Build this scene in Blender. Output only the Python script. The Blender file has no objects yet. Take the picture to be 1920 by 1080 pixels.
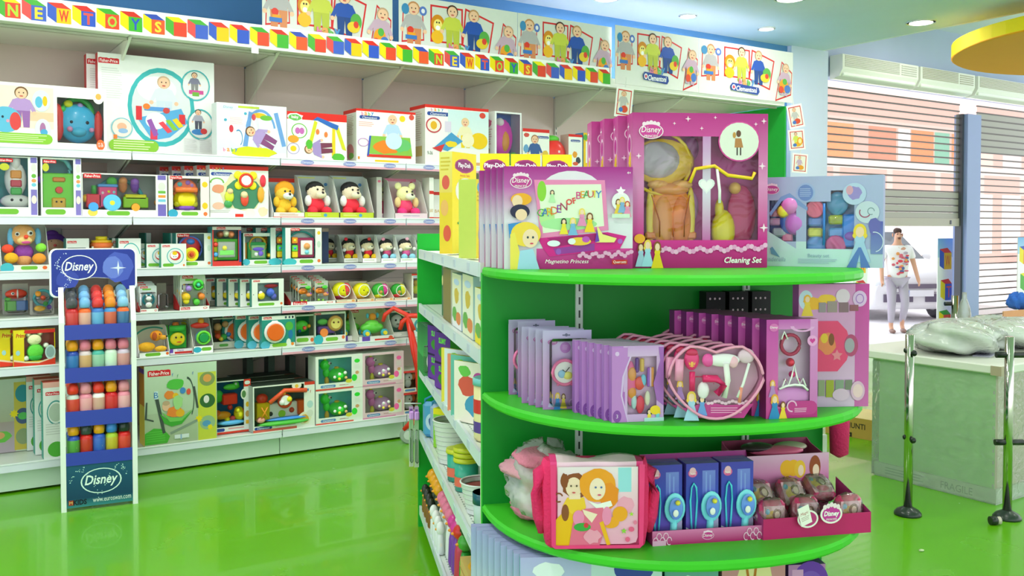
import bpy, math, random
from mathutils import Vector, Matrix
R = math.radians
random.seed(7)
sc = bpy.context.scene
COLL = sc.collection
# ---------------------------------------------------------------- camera, world, lights, exposure
F, YAW, PIT, CY, EYE = 1731.0, R(33.6), R(1.56), 475.0, 1.65
cam = bpy.data.cameras.new('camera'); cam.sensor_width = 36; cam.lens = F*36/1920
cam.shift_y = (CY-540)/1920; cam.clip_start = .05; cam.clip_end = 200
co = bpy.data.objects.new('camera', cam); COLL.objects.link(co)
co.location = (0, 0, EYE); co.rotation_euler = (math.pi/2-PIT, 0, -YAW); sc.camera = co
sc.view_settings.view_transform = 'Standard'; sc.view_settings.look = 'None'
sc.view_settings.gamma = 1; sc.view_settings.use_curve_mapping = False
sc.view_settings.exposure = 0.38
w = bpy.data.worlds.new('sky'); sc.world = w; w.use_nodes = True
bg = w.node_tree.nodes['Background']; bg.inputs[0].default_value = (.93, .97, 1, 1); bg.inputs[1].default_value = 1.55

def lin(h):
    if not isinstance(h, str): return h
    h = h.lstrip('#')
    if len(h) == 3: h = ''.join(a+a for a in h)
    o = []
    for i in (0, 2, 4):
        c = int(h[i:i+2], 16)/255
        o.append(c/12.92 if c <= .04045 else ((c+.055)/1.055)**2.4)
    return tuple(o)

sun = bpy.data.lights.new('street_sun', 'SUN'); sun.energy = 4; sun.angle = R(3)
so = bpy.data.objects.new('street_sun', sun); COLL.objects.link(so); so.rotation_euler = (R(38), R(-20), R(20))

# lamp grid of the shop ceiling (those in the picture and the rest of the store)
CEIL = 3.78
def ray(x, y):
    a = (x-960)/F; b = -(y-CY)/F
    d = math.cos(PIT)+b*math.sin(PIT); z = -math.sin(PIT)+b*math.cos(PIT)
    c, s = math.cos(YAW), math.sin(YAW)
    return Vector((a*c+d*s, -a*s+d*c, z))
CAM = Vector((0, 0, EYE))
GA = R(21.95); gv = Vector((math.sin(GA), math.cos(GA), 0)); gu = Vector((math.cos(GA), -math.sin(GA), 0))
def onY(x, y, Y): r = ray(x, y); return CAM+r*(Y/r.y)
def onZ(x, y, z): r = ray(x, y); return CAM+r*((z-EYE)/r.z)
def onU(x, y, u): r = ray(x, y); return CAM+r*(u/r.dot(gu))
def onV(x, y, v): r = ray(x, y); return CAM+r*(v/r.dot(gv))
FW = Vector((math.sin(YAW), math.cos(YAW), 0))
def zat(P, x, y):                      # height at which pixel row y passes over ground point P
    r = ray(x, y); k = (P.x*FW.x+P.y*FW.y)/(r.x*FW.x+r.y*FW.y); return EYE+k*r.z
def G(u, v, z=0): return gu*u+gv*v+Vector((0, 0, z))

# ---------------------------------------------------------------- materials (colour comes from the surface's own attribute)
def mk(name, rough=.5, metal=0, coat=0, bump=0, bscale=40, spec=.5, var=0.0, vscale=6):
    m = bpy.data.materials.new(name); m.use_nodes = True; nt = m.node_tree; b = nt.nodes['Principled BSDF']
    a = nt.nodes.new('ShaderNodeAttribute'); a.attribute_name = 'Col'
    src = a.outputs['Color']
    if var:
        n = nt.nodes.new('ShaderNodeTexNoise'); n.inputs['Scale'].default_value = vscale; n.inputs['Detail'].default_value = 5
        tc = nt.nodes.new('ShaderNodeTexCoord'); nt.links.new(tc.outputs['Object'], n.inputs['Vector'])
        mr = nt.nodes.new('ShaderNodeMapRange'); mr.inputs['To Min'].default_value = 1-var; mr.inputs['To Max'].default_value = 1+var
        nt.links.new(n.outputs['Fac'], mr.inputs['Value'])
        mx = nt.nodes.new('ShaderNodeVectorMath'); mx.operation = 'SCALE'
        nt.links.new(src, mx.inputs[0]); nt.links.new(mr.outputs[0], mx.inputs['Scale']); src = mx.outputs[0]
    nt.links.new(src, b.inputs['Base Color'])
    b.inputs['Roughness'].default_value = rough; b.inputs['Metallic'].default_value = metal
    b.inputs['Coat Weight'].default_value = coat; b.inputs['Specular IOR Level'].default_value = spec
    if bump:
        n = nt.nodes.new('ShaderNodeTexNoise'); n.inputs['Scale'].default_value = bscale
        tc = nt.nodes.new('ShaderNodeTexCoord'); nt.links.new(tc.outputs['Object'], n.inputs['Vector'])
        bp = nt.nodes.new('ShaderNodeBump'); bp.inputs['Strength'].default_value = bump; bp.inputs['Distance'].default_value = .01
        nt.links.new(n.outputs['Fac'], bp.inputs['Height']); nt.links.new(bp.outputs[0], b.inputs['Normal'])
    return m
MT = {
 'print': mk('printed_card', .42, coat=.0, spec=.28, var=.03, vscale=30),
 'plastic': mk('plastic', .3, coat=.1, spec=.4),
 'cloth': mk('cloth', .85, bump=.4, bscale=120, var=.06, vscale=25),
 'vinyl': mk('vinyl', .35, coat=.1, spec=.4, bump=.35, bscale=14),
 'metal': mk('painted_metal', .35, spec=.5, var=.02),
 'chrome': mk('chrome', .12, metal=1),
 'wall': mk('wall_paint', .8, var=.04, vscale=3, bump=.05, bscale=60),
 'peg': mk('backboard', .2, var=.05, vscale=5),
 'green': mk('green_laminate', .42, spec=.3, var=.05, vscale=8),
 'kraft': mk('kraft_board', .8, var=.06, vscale=12),
 'road': mk('asphalt', .9, var=.1, vscale=10),
}
def floor_mat():
    m = mk('green_resin_floor', .2, coat=.25, var=.05, vscale=1.6); nt = m.node_tree; b = nt.nodes['Principled BSDF']
    n = nt.nodes.new('ShaderNodeTexNoise'); n.inputs['Scale'].default_value = 2.5; n.inputs['Detail'].default_value = 8
    tc = nt.nodes.new('ShaderNodeTexCoord'); nt.links.new(tc.outputs['Object'], n.inputs['Vector'])
    mr = nt.nodes.new('ShaderNodeMapRange'); mr.inputs['To Min'].default_value = .16; mr.inputs['To Max'].default_value = .34
    nt.links.new(n.outputs['Fac'], mr.inputs['Value']); nt.links.new(mr.outputs[0], b.inputs['Roughness'])
    return m
MT['floor'] = floor_mat()
def clear_mat(name, tint, gloss, rough=.06, bump=.0, milk=0.0, bs=9):
    m = bpy.data.materials.new(name); m.use_nodes = True; nt = m.node_tree; nt.nodes.clear()
    o = nt.nodes.new('ShaderNodeOutputMaterial'); t = nt.nodes.new('ShaderNodeBsdfTransparent'); t.inputs[0].default_value = (*tint, 1)
    g = nt.nodes.new('ShaderNodeBsdfGlossy'); g.inputs['Roughness'].default_value = rough
    mx = nt.nodes.new('ShaderNodeMixShader')
    fr = nt.nodes.new('ShaderNodeFresnel'); fr.inputs['IOR'].default_value = 1.45
    ad = nt.nodes.new('ShaderNodeMath'); ad.operation = 'ADD'; ad.inputs[1].default_value = gloss
    nt.links.new(fr.outputs[0], ad.inputs[0]); nt.links.new(ad.outputs[0], mx.inputs[0])
    base = t.outputs[0]
    if milk:
        df = nt.nodes.new('ShaderNodeBsdfDiffuse'); df.inputs[0].default_value = (.9, .95, .9, 1)
        m2 = nt.nodes.new('ShaderNodeMixShader'); m2.inputs[0].default_value = milk
        nt.links.new(base, m2.inputs[1]); nt.links.new(df.outputs[0], m2.inputs[2]); base = m2.outputs[0]
    nt.links.new(base, mx.inputs[1]); nt.links.new(g.outputs[0], mx.inputs[2]); nt.links.new(mx.outputs[0], o.inputs[0])
    if bump:
        n = nt.nodes.new('ShaderNodeTexNoise'); n.inputs['Scale'].default_value = bs; n.inputs['Distortion'].default_value = 1.2
        tc = nt.nodes.new('ShaderNodeTexCoord'); nt.links.new(tc.outputs['Object'], n.inputs['Vector'])
        bp = nt.nodes.new('ShaderNodeBump'); bp.inputs['Strength'].default_value = bump; bp.inputs['Distance'].default_value = .02
        nt.links.new(n.outputs['Fac'], bp.inputs['Height'])
        nt.links.new(bp.outputs[0], g.inputs['Normal']); nt.links.new(bp.outputs[0], fr.inputs['Normal'])
    return m
MT['film'] = clear_mat('clear_film', (.98, .98, .98), -.015)
MT['wrinkle'] = clear_mat('crumpled_clear_film', (.98, .98, .98), .0, .05, 1.0)
MT['wrap'] = clear_mat('stretch_wrap', (.97, .99, .97), .02, .2, .9, .25, 16)
MT['bagfilm'] = clear_mat('thin_plastic_bag', (.95, .97, .95), .04, .15, .9, .4, 14)
MT['cling'] = clear_mat('cling_bag', (.96, .96, .96), .03, .12, .9, .1, 22)
MT['slat'] = clear_mat('perforated_slat', (.66, .58, .56), -.03, .5, 0, .14)
def lamp_mat(name, c, s):
    m = bpy.data.materials.new(name); m.use_nodes = True; b = m.node_tree.nodes['Principled BSDF']
    b.inputs['Base Color'].default_value = (*c, 1); b.inputs['Emission Color'].default_value = (*c, 1); b.inputs['Emission Strength'].default_value = s
    return m
MT['lamp'] = lamp_mat('downlight_glow', (1, .98, .94), 12)

# ---------------------------------------------------------------- mesh collector
class M:
    def __init__(s, mat='print'):
        s.v = []; s.f = []; s.c = []; s.m = []; s.s = []; s.mat = mat; s.T = Matrix.Identity(4); s.gain = 1
    def vs(s, pts):
        b = len(s.v); T = s.T
        s.v += [tuple(T @ Vector(p)) for p in pts]; return b
    def fa(s, idx, col, smooth=False, mat=None):
        s.f.append(tuple(idx)); s.c.append(col if s.gain == 1 or isinstance(col, list) else tuple(min(.92, x*s.gain+.004) for x in col)); s.m.append(mat or s.mat); s.s.append(smooth)
    def poly(s, pts, col, mat=None):
        b = s.vs(pts); s.fa(range(b, b+len(pts)), lin(col), False, mat)
    def quadg(s, pts, cols, mat=None):     # colour printed with a blend between its corners
        b = s.vs(pts); s.fa(range(b, b+4), [lin(c) for c in cols], False, mat)
    def box(s, x0, x1, y0, y1, z0, z1, col, mat=None, cols=None, bev=0):
        cols = cols or {}
        if bev:
            b_ = min(bev, (x1-x0)*.45, (y1-y0)*.45, (z1-z0)*.45); P = []
            for z, o in ((z0, b_), (z0+b_, 0), (z1-b_, 0), (z1, b_)):
                a0, a1, c0, c1 = x0+o, x1-o, y0+o, y1-o; q = b_ if o == 0 else 0
                P.append([(a0+q, c0, z), (a1-q, c0, z), (a1, c0+q, z), (a1, c1-q, z), (a1-q, c1, z), (a0+q, c1, z), (a0, c1-q, z), (a0, c0+q, z)])
            s.loft(P, col, mat=mat, smooth=False, close=True); return
        b = s.vs([(x0, y0, z0), (x1, y0, z0), (x1, y1, z0), (x0, y1, z0), (x0, y0, z1), (x1, y0, z1), (x1, y1, z1), (x0, y1, z1)])
        for k, q in (('bottom', (3, 2, 1, 0)), ('top', (4, 5, 6, 7)), ('front', (0, 1, 5, 4)), ('right', (1, 2, 6, 5)), ('back', (2, 3, 7, 6)), ('left', (3, 0, 4, 7))):
            if cols.get(k, 1) is None: continue
            s.fa([b+i for i in q], lin(cols.get(k, col)), False, mat)
    def loft(s, rings, col, mat=None, smooth=True, close=True, cap=True):
        n = len(rings[0]); bs = [s.vs(r) for r in rings]; cl = col if isinstance(col, list) else [col]*(len(rings)-1)
        for i in range(len(rings)-1):
            c = lin(cl[min(i, len(cl)-1)])
            for j in range(n if close else n-1):
                k = (j+1) % n; s.fa((bs[i]+j, bs[i]+k, bs[i+1]+k, bs[i+1]+j), c, smooth, mat)
        if cap and close:
            s.fa([bs[0]+j for j in reversed(range(n))], lin(cl[0]), False, mat); s.fa([bs[-1]+j for j in range(n)], lin(cl[-1]), False, mat)
    def lathe(s, prof, col, c=(0, 0, 0), n=16, mat=None, axis='z', smooth=True, cap=True):
        rings = []
        for r, h in prof:
            ring = []
            for k in range(n):
                a = 2*math.pi*k/n; p, q = r*math.cos(a), r*math.sin(a)
                ring.append((c[0]+p, c[1]+q, c[2]+h) if axis == 'z' else ((c[0]+p, c[1]-h, c[2]+q) if axis == 'y' else (c[0]+h, c[1]+p, c[2]+q)))
            rings.append(ring)
        s.loft(rings, col, mat, smooth, True, cap)
    def ell(s, c, r, col, n=14, m=9, mat=None):
        prof = [(max(1e-4, math.sin(math.pi*i/m)), -math.cos(math.pi*i/m)) for i in range(m+1)]
        s.loft([[(c[0]+r[0]*p*math.cos(2*math.pi*k/n), c[1]+r[1]*p*math.sin(2*math.pi*k/n), c[2]+r[2]*h) for k in range(n)] for p, h in prof], col, mat, True, True, False)
    def tube(s, pts, r, col, n=8, mat=None, closed=False):
        pts = [Vector(p) for p in pts]; rings = []; N = len(pts); rr = r if isinstance(r, list) else [r]*N
        up = Vector((0, 0, 1))
        for i, p in enumerate(pts):
            a = pts[(i-1) % N] if (closed or i > 0) else p; b = pts[(i+1) % N] if (closed or i < N-1) else p
            t = (b-a).normalized(); x = t.cross(up)
            if x.length < .15: x = t.cross(Vector((0, 1, 0)))
            x.normalize(); y = t.cross(x).normalized()
            rings.append([tuple(p+x*(rr[i]*math.cos(2*math.pi*k/n))+y*(rr[i]*math.sin(2*math.pi*k/n))) for k in range(n)])
        if closed: rings.append(rings[0])
        s.loft(rings, col, mat, True, True, not closed)
    def torus(s, c, Rr, r, col, n=20, axis='y', mat=None, sz=1.0):
        pts = []
        for k in range(n):
            a = 2*math.pi*k/n; p, q = Rr*math.cos(a), Rr*sz*math.sin(a)
            pts.append((c[0]+p, c[1], c[2]+q) if axis == 'y' else ((c[0]+p, c[1]+q, c[2]) if axis == 'z' else (c[0], c[1]+p, c[2]+q)))
        s.tube(pts, r, col, 6, mat, True)
    def prism(s, pts, y0, y1, col, side=None, mat=None):    # outline in x,z given depth along y
        n = len(pts); a = s.vs([(x, y0, z) for x, z in pts]); b = s.vs([(x, y1, z) for x, z in pts]); c = lin(col); sd = lin(side or col)
        s.fa(range(a, a+n), c, False, mat); s.fa(reversed(range(b, b+n)), c, False, mat)
        for i in range(n): j = (i+1) % n; s.fa((a+i, b+i, b+j, a+j), sd, False, mat)
    def build(s, name, parent=None, loc=None, rz=0, label=None):
        me = bpy.data.meshes.new(name); me.from_pydata(s.v, [], s.f)
        names = sorted(set(s.m)); 
        for n in names: me.materials.append(MT[n])
        ix = {n: i for i, n in enumerate(names)}
        me.polygons.foreach_set('material_index', [ix[m] for m in s.m]); me.polygons.foreach_set('use_smooth', s.s)
        at = me.color_attributes.new('Col', 'FLOAT_COLOR', 'CORNER'); fl = []
        for f, c in zip(s.f, s.c):
            if isinstance(c, list):
                for q in c: fl += [q[0], q[1], q[2], 1]
            else: fl += [c[0], c[1], c[2], 1]*len(f)
        at.data.foreach_set('color', fl); me.update()
        o = bpy.data.objects.new(name, me); COLL.objects.link(o)
        if parent: o.parent = parent
        if loc is not None: o.location = loc
        if rz: o.rotation_euler = (0, 0, rz)
        if label: o['label'] = label
        return o
def empty(name, loc=(0, 0, 0), rz=0):
    o = bpy.data.objects.new(name, None); COLL.objects.link(o); o.empty_display_size = .05
    o.location = loc; o.rotation_euler = (0, 0, rz); return o
def tag(o, label, cat, group=None, kind=None):
    o['label'] = label; o['category'] = cat
    if group: o['group'] = group
    if kind: o['kind'] = kind
    return o
def struct(o, label=None, cat=None):
    o['kind'] = 'structure'
    if label: o['label'] = label
    if cat: o['category'] = cat
    return o
def dup(root, loc, rz=None, label=None, group=None):
    r = root.copy(); COLL.objects.link(r); r.location = loc
    if rz is not None: r.rotation_euler = (0, 0, rz)
    if label: r['label'] = label
    if group: r['group'] = group
    for ch in list(root.children):
        c = ch.copy(); COLL.objects.link(c); c.parent = r
        for g2 in list(ch.children):
            d = g2.copy(); COLL.objects.link(d); d.parent = c
    return r

# ---------------------------------------------------------------- lettering and printing
_T = {}
def glyphs(txt, shear=0, bold=0):
    k = (txt, shear, bold)
    if k in _T: return _T[k]
    cu = bpy.data.curves.new('t', 'FONT'); cu.body = txt; cu.shear = shear; cu.resolution_u = 2; cu.offset = bold
    cu.fill_mode = 'FRONT' if hasattr(cu, 'fill_mode') else cu.fill_mode
    ob = bpy.data.objects.new('t', cu); me = ob.to_mesh()
    v = [(p.co.x, p.co.y) for p in me.vertices]; f = [tuple(p.vertices) for p in me.polygons]
    ob.to_mesh_clear(); bpy.data.objects.remove(ob); bpy.data.curves.remove(cu)
    if not v: _T[k] = ([], [], 1); return _T[k]
    x0 = min(p[0] for p in v); x1 = max(p[0] for p in v); y0 = min(p[1] for p in v); y1 = max(p[1] for p in v)
    h = y1-y0
    _T[k] = ([((x-x0)/h, (y-y0)/h) for x, y in v], f, (x1-x0)/h); return _T[k]
EPS = .00014
class Face:       # a printable rectangle: origin o, edge vectors r (to the right) and t (up)
    def __init__(s, m, o, r, t, mat=None):
        s.m = m; s.o = Vector(o); s.r = Vector(r); s.t = Vector(t); s.n = s.r.cross(s.t).normalized(); s.k = 1; s.mat = mat
        s.W = s.r.length; s.H = s.t.length; s.a = s.H/s.W
    def P(s, x, y): return tuple(s.o+s.r*x+s.t*y+s.n*(EPS*s.k))
    def poly(s, pts, c): s.m.poly([s.P(*p) for p in pts], c, s.mat); s.k += 1
    def rect(s, x0, y0, x1, y1, c): s.poly([(x0, y0), (x1, y0), (x1, y1), (x0, y1)], c)
    def grad(s, x0, y0, x1, y1, ct, cb): s.m.quadg([s.P(x0, y0), s.P(x1, y0), s.P(x1, y1), s.P(x0, y1)], [cb, cb, ct, ct], s.mat); s.k += 1
    def ell(s, cx, cy, rx, ry, c, n=22): s.poly([(cx+rx*math.cos(6.2832*k/n), cy+ry*math.sin(6.2832*k/n)) for k in range(n)], c)
    def ring(s, cx, cy, rx, ry, th, c, a0=0, a1=360, n=26):
        k1 = 1-th
        P = [(math.cos(R(a0+(a1-a0)*k/n)), math.sin(R(a0+(a1-a0)*k/n))) for k in range(n+1)]
        b = s.m.vs([s.P(cx+rx*x, cy+ry*y) for x, y in P]+[s.P(cx+rx*k1*x, cy+ry*k1*y) for x, y in P]); cl = lin(c)
        for i in range(n): s.m.fa((b+i, b+i+1, b+n+2+i, b+n+1+i), cl, False, s.mat)
        s.k += 1
    def text(s, txt, cx, cy, h, c, w=None, shear=0, bold=0, rot=0):     # centred; h is a share of the face height, w caps the width share
        v, f, wd = glyphs(txt, shear, bold)
        if not v: return
        H = h*s.H; W_ = wd*H
        if w and W_ > w*s.W: W_ = w*s.W
        ca, sa = math.cos(R(rot)), math.sin(R(rot)); pts = []
        for x, y in v:
            X = (x/wd-.5)*W_; Y = (y-.5)*H
            pts.append(s.P(cx+(X*ca-Y*sa)/s.W, cy+(X*sa+Y*ca)/s.H))
        b = s.m.vs(pts); cl = lin(c)
        for q in f: s.m.fa([b+i for i in q], cl, False, s.mat)
        s.k += 1
    def lines(s, x0, y0, x1, y1, n, c):      # small print too fine to read
        for i in range(n):
            y = y0+(y1-y0)*(i+.5)/n; s.rect(x0, y, x1-(x1-x0)*random.random()*.25, y+(y1-y0)/n*.4, c); s.k -= 1
        s.k += 1
    def heart(s, cx, cy, r, c, k=None):
        s.poly([(cx+r*s.a*(16*math.sin(t)**3)/16, cy+r*(13*math.cos(t)-5*math.cos(2*t)-2*math.cos(3*t)-math.cos(4*t))/16) for t in [6.2832*i/24 for i in range(24)]], c)
    def star(s, cx, cy, r, c, n=4, q=.3):
        s.poly([(cx+(r if i % 2 == 0 else r*q)*s.a*math.sin(3.14159*i/n), cy+(r if i % 2 == 0 else r*q)*math.cos(3.14159*i/n)) for i in range(2*n)], c)
    def blob(s, cx, cy, rx, ry, c, seed=0, j=.25, n=14):
        rn = random.Random(seed); s.poly([(cx+rx*(1-j*rn.random())*math.cos(6.2832*k/n), cy+ry*(1-j*rn.random())*math.sin(6.2832*k/n)) for k in range(n)], c)
    def kid(s, cx, cy, h, shirt='#a68fd0', hair='#7a4a2c', pants='#8a6bb8', lie=0, skin='#f2c3a2'):
        a = s.a; ca, sa = math.cos(R(lie)), math.sin(R(lie))
        def q(x, y): return (cx+(x*ca-y*sa)*h*a, cy+(x*sa+y*ca)*h)
        def pl(pts, c): s.poly([q(*p) for p in pts], c)
        def el(x, y, rx, ry, c, n=16): s.poly([q(x+rx*math.cos(6.2832*k/n), y+ry*math.sin(6.2832*k/n)) for k in range(n)], c)
        pl([(-.16, -.5), (-.02, -.5), (.01, -.1), (.04, -.5), (.18, -.5), (.2, 0), (-.18, 0)], pants)
        pl([(-.2, -.08), (.2, -.08), (.17, .2), (.07, .24), (-.07, .24), (-.17, .2)], shirt)
        pl([(-.19, .2), (-.1, .18), (-.25, -.12), (-.33, -.08)], shirt); pl([(.19, .2), (.1, .18), (.25, -.12), (.33, -.08)], shirt)
        el(-.29, -.13, .05, .05, skin); el(.29, -.13, .05, .05, skin)
        el(0, .37, .155, .155, hair); el(0, .35, .13, .135, skin)
        el(-.05, .37, .016, .02, '#40302a', 6); el(.05, .37, .016, .02, '#40302a', 6); el(0, .285, .045, .018, '#c8584e', 8)
    def oval_logo(s, cx, cy, rx, txt='Disney', fill='#c8409a', rim='#fff', tc='#fff', crown=True, sub=None):
        ry = rx/s.a*.62
        if crown:
            for i in range(5):
                x = (i-2)*.28; s.ell(cx+rx*x, cy+ry*(1.12-abs(x)*.35), rx*.17, ry*.3, '#f3d6ea', 8)
        s.ell(cx, cy, rx, ry, rim); s.ell(cx, cy, rx*.92, ry*.88, fill)
        s.text(txt, cx, cy+(ry*.12 if sub else 0), ry*1.0, tc, rx*1.6, .2)
        if sub: s.text(sub, cx, cy-ry*.62, ry*.3, tc, rx*1.1)
    def tab_logo(s, cx, cy, w, txt='Fisher-Price', fill='#d8232f', tc='#fff'):
        h = w/s.a*.27; n = 10
        top = [(cx+w/2-w*i/n, cy+h*(.45+.13*abs(math.sin(3.14*i/2.5)))) for i in range(n+1)]
        s.poly([(cx-w/2, cy-h*.5), (cx+w/2, cy-h*.5)]+top, fill); s.text(txt, cx, cy, h*.62, tc, w*.86, bold=.01)
    def pill(s, x0, y0, x1, y1, c):
        ry = (y1-y0)/2; rx = min(ry*s.a, (x1-x0)/2); P = []
        for k in range(7): t = -math.pi/2+math.pi*k/6; P.append((x1-rx+rx*math.cos(t), y0+ry+ry*math.sin(t)))
        for k in range(7): t = math.pi/2+math.pi*k/6; P.append((x0+rx+rx*math.cos(t), y0+ry+ry*math.sin(t)))
        s.poly(P, c)
def draw(f, ops):
    for q in ops:
        k, a = q[0], q[1:]
        {'r': f.rect, 'g': f.grad, 'e': f.ell, 'o': f.ring, 't': f.text, 'l': f.lines, 'h': f.heart, 's': f.star, 'b': f.blob, 'k': f.kid,
         'D': f.oval_logo, 'F': f.tab_logo, 'P': f.pill, 'p': f.poly}[k](*a)
def toy(m, ops, w, h, d, kf=.64):        # solid toy pieces; x,z in shares of the face, y in shares of the depth, sizes in shares of the height
    for q in ops:
        if q[0] == 'L':
            yl = q[4]*d if len(q) > 4 else -.004; m.tube([((px-.5)*w, yl, pz*h) for px, pz in q[1]], q[2]*h, q[3], 8, 'plastic'); continue
        k, x, z, y = q[0], (q[1]-.5)*w, q[2]*h, q[3]*d*kf; a = q[4:]
        if k == 'E': m.ell((x, y, z), (a[0]*h, a[2]*h, a[1]*h), a[3], mat='plastic')
        elif k == 'S': m.ell((x, y, z), (a[0]*h, a[0]*h, a[0]*h), a[1], mat='plastic')
        elif k == 'U': m.ell((x, y, z), (a[0]*h, a[2]*h, a[1]*h), a[3], mat='cloth')
        elif k == 'B': m.box(x-a[0]*h, x+a[0]*h, y-a[2]*h, y+a[2]*h, z-a[1]*h, z+a[1]*h, a[3], 'plastic', bev=.012*h+.002)
        elif k == 'D': m.lathe([(a[0]*h*.9, -a[1]*h), (a[0]*h, -a[1]*h*.5), (a[0]*h, a[1]*h*.6), (a[0]*h*.88, a[1]*h)], a[2], (x, y, z), 20, 'plastic', 'y')
        elif k == 'T': m.torus((x, y, z), a[0]*h, a[1]*h, a[2], mat='plastic')
        elif k == 'C': m.lathe([(a[0]*h, -a[1]*h), (a[0]*h, a[1]*h*.85), (a[0]*h*.85, a[1]*h)], a[2], (x, y, z), 16, 'plastic')
        elif k == 'K': m.lathe([(a[0]*h, -a[2]*h), (a[1]*h, a[2]*h)], a[3], (x, y, z), 16, 'plastic')
def face_eyes(x, z, y, s, c='#222'):
    return [('S', x-s, z, y, s*.28, c), ('S', x+s, z, y, s*.28, c)]

# ---------------------------------------------------------------- packaging
def carton(name, w, h, d, face='#fff', side='#eee', top=None, back=None, prints=(), wins=(), liner='#9a8f88', toys=(), left=(), film='film', right=None, toplid=()):
    root = empty(name); m = M('print'); x0, x1 = -w/2, w/2; top = top or side; bk = back or side
    m.box(x0, x1, 0, d, 0, h, face, cols={'front': None if wins else face, 'left': side, 'right': right or side, 'top': top, 'back': bk, 'bottom': side})
    if wins:
        xs = sorted({0, 1, *[q[0] for q in wins], *[q[2] for q in wins]}); ys = sorted({0, 1, *[q[1] for q in wins], *[q[3] for q in wins]})
        for i in range(len(xs)-1):
            for j in range(len(ys)-1):
                cx, cy = (xs[i]+xs[i+1])/2, (ys[j]+ys[j+1])/2
                if any(q[0] < cx < q[2] and q[1] < cy < q[3] for q in wins): continue
                m.poly([(x0+xs[i]*w, 0, ys[j]*h), (x0+xs[i+1]*w, 0, ys[j]*h), (x0+xs[i+1]*w, 0, ys[j+1]*h), (x0+xs[i]*w, 0, ys[j+1]*h)], face)
        ly = d*.82; m.gain = 1.45; m.poly([(x0+.001, ly, .001), (x1-.001, ly, .001), (x1-.001, ly, h-.001), (x0+.001, ly, h-.001)], liner); m.gain = 1
    draw(Face(m, (x0, 0, 0), (w, 0, 0), (0, 0, h)), prints)
    if left: draw(Face(m, (x0, d, 0), (0, -d, 0), (0, 0, h)), left)
    if toplid: draw(Face(m, (x0, 0, h), (w, 0, 0), (0, d, 0)), toplid)
    m.build('carton', root)
    if toys:
        t = M('plastic'); t.gain = 1.5; toy(t, toys, w, h, d); t.build('toy', root)
    if wins and film:
        fm = M(film)
        for q in wins: fm.poly([(x0+q[0]*w, .0015, q[1]*h), (x0+q[2]*w, .0015, q[1]*h), (x0+q[2]*w, .0015, q[3]*h), (x0+q[0]*w, .0015, q[3]*h)], '#fff')
        fm.build('clear_window', root)
    return root
def tray(name, w, h, d, back='#ddd', side='#eee', lip=.16, lipc='#fff', prints=(), lipp=(), toys=(), cut=.35, base=None):
    # open display tray: tall printed back, sloping cut sides, low printed front lip
    root = empty(name); m = M('print'); x0, x1 = -w/2, w/2; L = lip*h; t = .003
    m.box(x0, x1, d-t, d, 0, h, back, cols={'left': side, 'right': side, 'top': side, 'back': side})
    m.box(x0, x1, 0, t, 0, L, lipc); m.box(x0, x1, t, d-t, 0, t, base or lipc)
    for xx in (x0, x1-t):
        pr = [(xx, 0, 0), (xx, d, 0), (xx, d, h), (xx, d*(1-cut), h*.93), (xx, 0, L)]; a = m.vs(pr); b = m.vs([(p[0]+t, p[1], p[2]) for p in pr]); c = lin(side)
        m.fa(reversed(range(a, a+5)), c); m.fa(range(b, b+5), c)
        for i in range(5): j = (i+1) % 5; m.fa((a+i, a+j, b+j, b+i), c)
    draw(Face(m, (x0, d-t, 0), (w, 0, 0), (0, 0, h)), prints)
    draw(Face(m, (x0, 0, 0), (w, 0, 0), (0, 0, L)), lipp)
    m.build('display_tray', root)
    if toys: tm = M('plastic'); tm.gain = 1.3; toy(tm, toys, w, h, d, .95); tm.build('toy', root)
    return root
def card(name, w, h, d, face='#ddd', prints=(), toys=(), bub=(.1, .08, .9, .62), edge='#eee'):
    # blister pack: backing card with rounded corners, toy, clear bubble
    root = empty(name); m = M('print'); r = .06*h; P = []
    for cx, cz, a in ((w/2-r, r, -90), (w/2-r, h-r, 0), (-w/2+r, h-r, 90), (-w/2+r, r, 180)):
        for k in range(4): P.append((cx+r*math.cos(R(a+30*k)), cz+r*math.sin(R(a+30*k))))
    m.prism(P, d-.002, d, face, edge)
    draw(Face(m, (-w/2, d-.002, 0), (w, 0, 0), (0, 0, h)), prints); m.build('backing_card', root)
    if toys: tm = M('plastic'); tm.gain = 1.3; toy(tm, toys, w, h, d); tm.build('toy', root)
    b = M('film'); b.box(-w/2+bub[0]*w, -w/2+bub[2]*w, 0, d-.003, bub[1]*h, bub[3]*h, '#fff', bev=.01); b.build('blister_bubble', root)
    return root
ORD = ['', 'second', 'third', 'fourth', 'fifth', 'sixth', 'seventh', 'eighth', 'ninth', 'tenth', 'eleventh', 'twelfth']
def row_back(root, n, step, short, group, rz):
    """n more copies standing behind root; step is a world vector"""
    root['group'] = group
    for i in range(1, n+1):
        dup(root, root.location+step*i, rz, '%s, %s from the front' % (short, ORD[i]), group)
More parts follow.
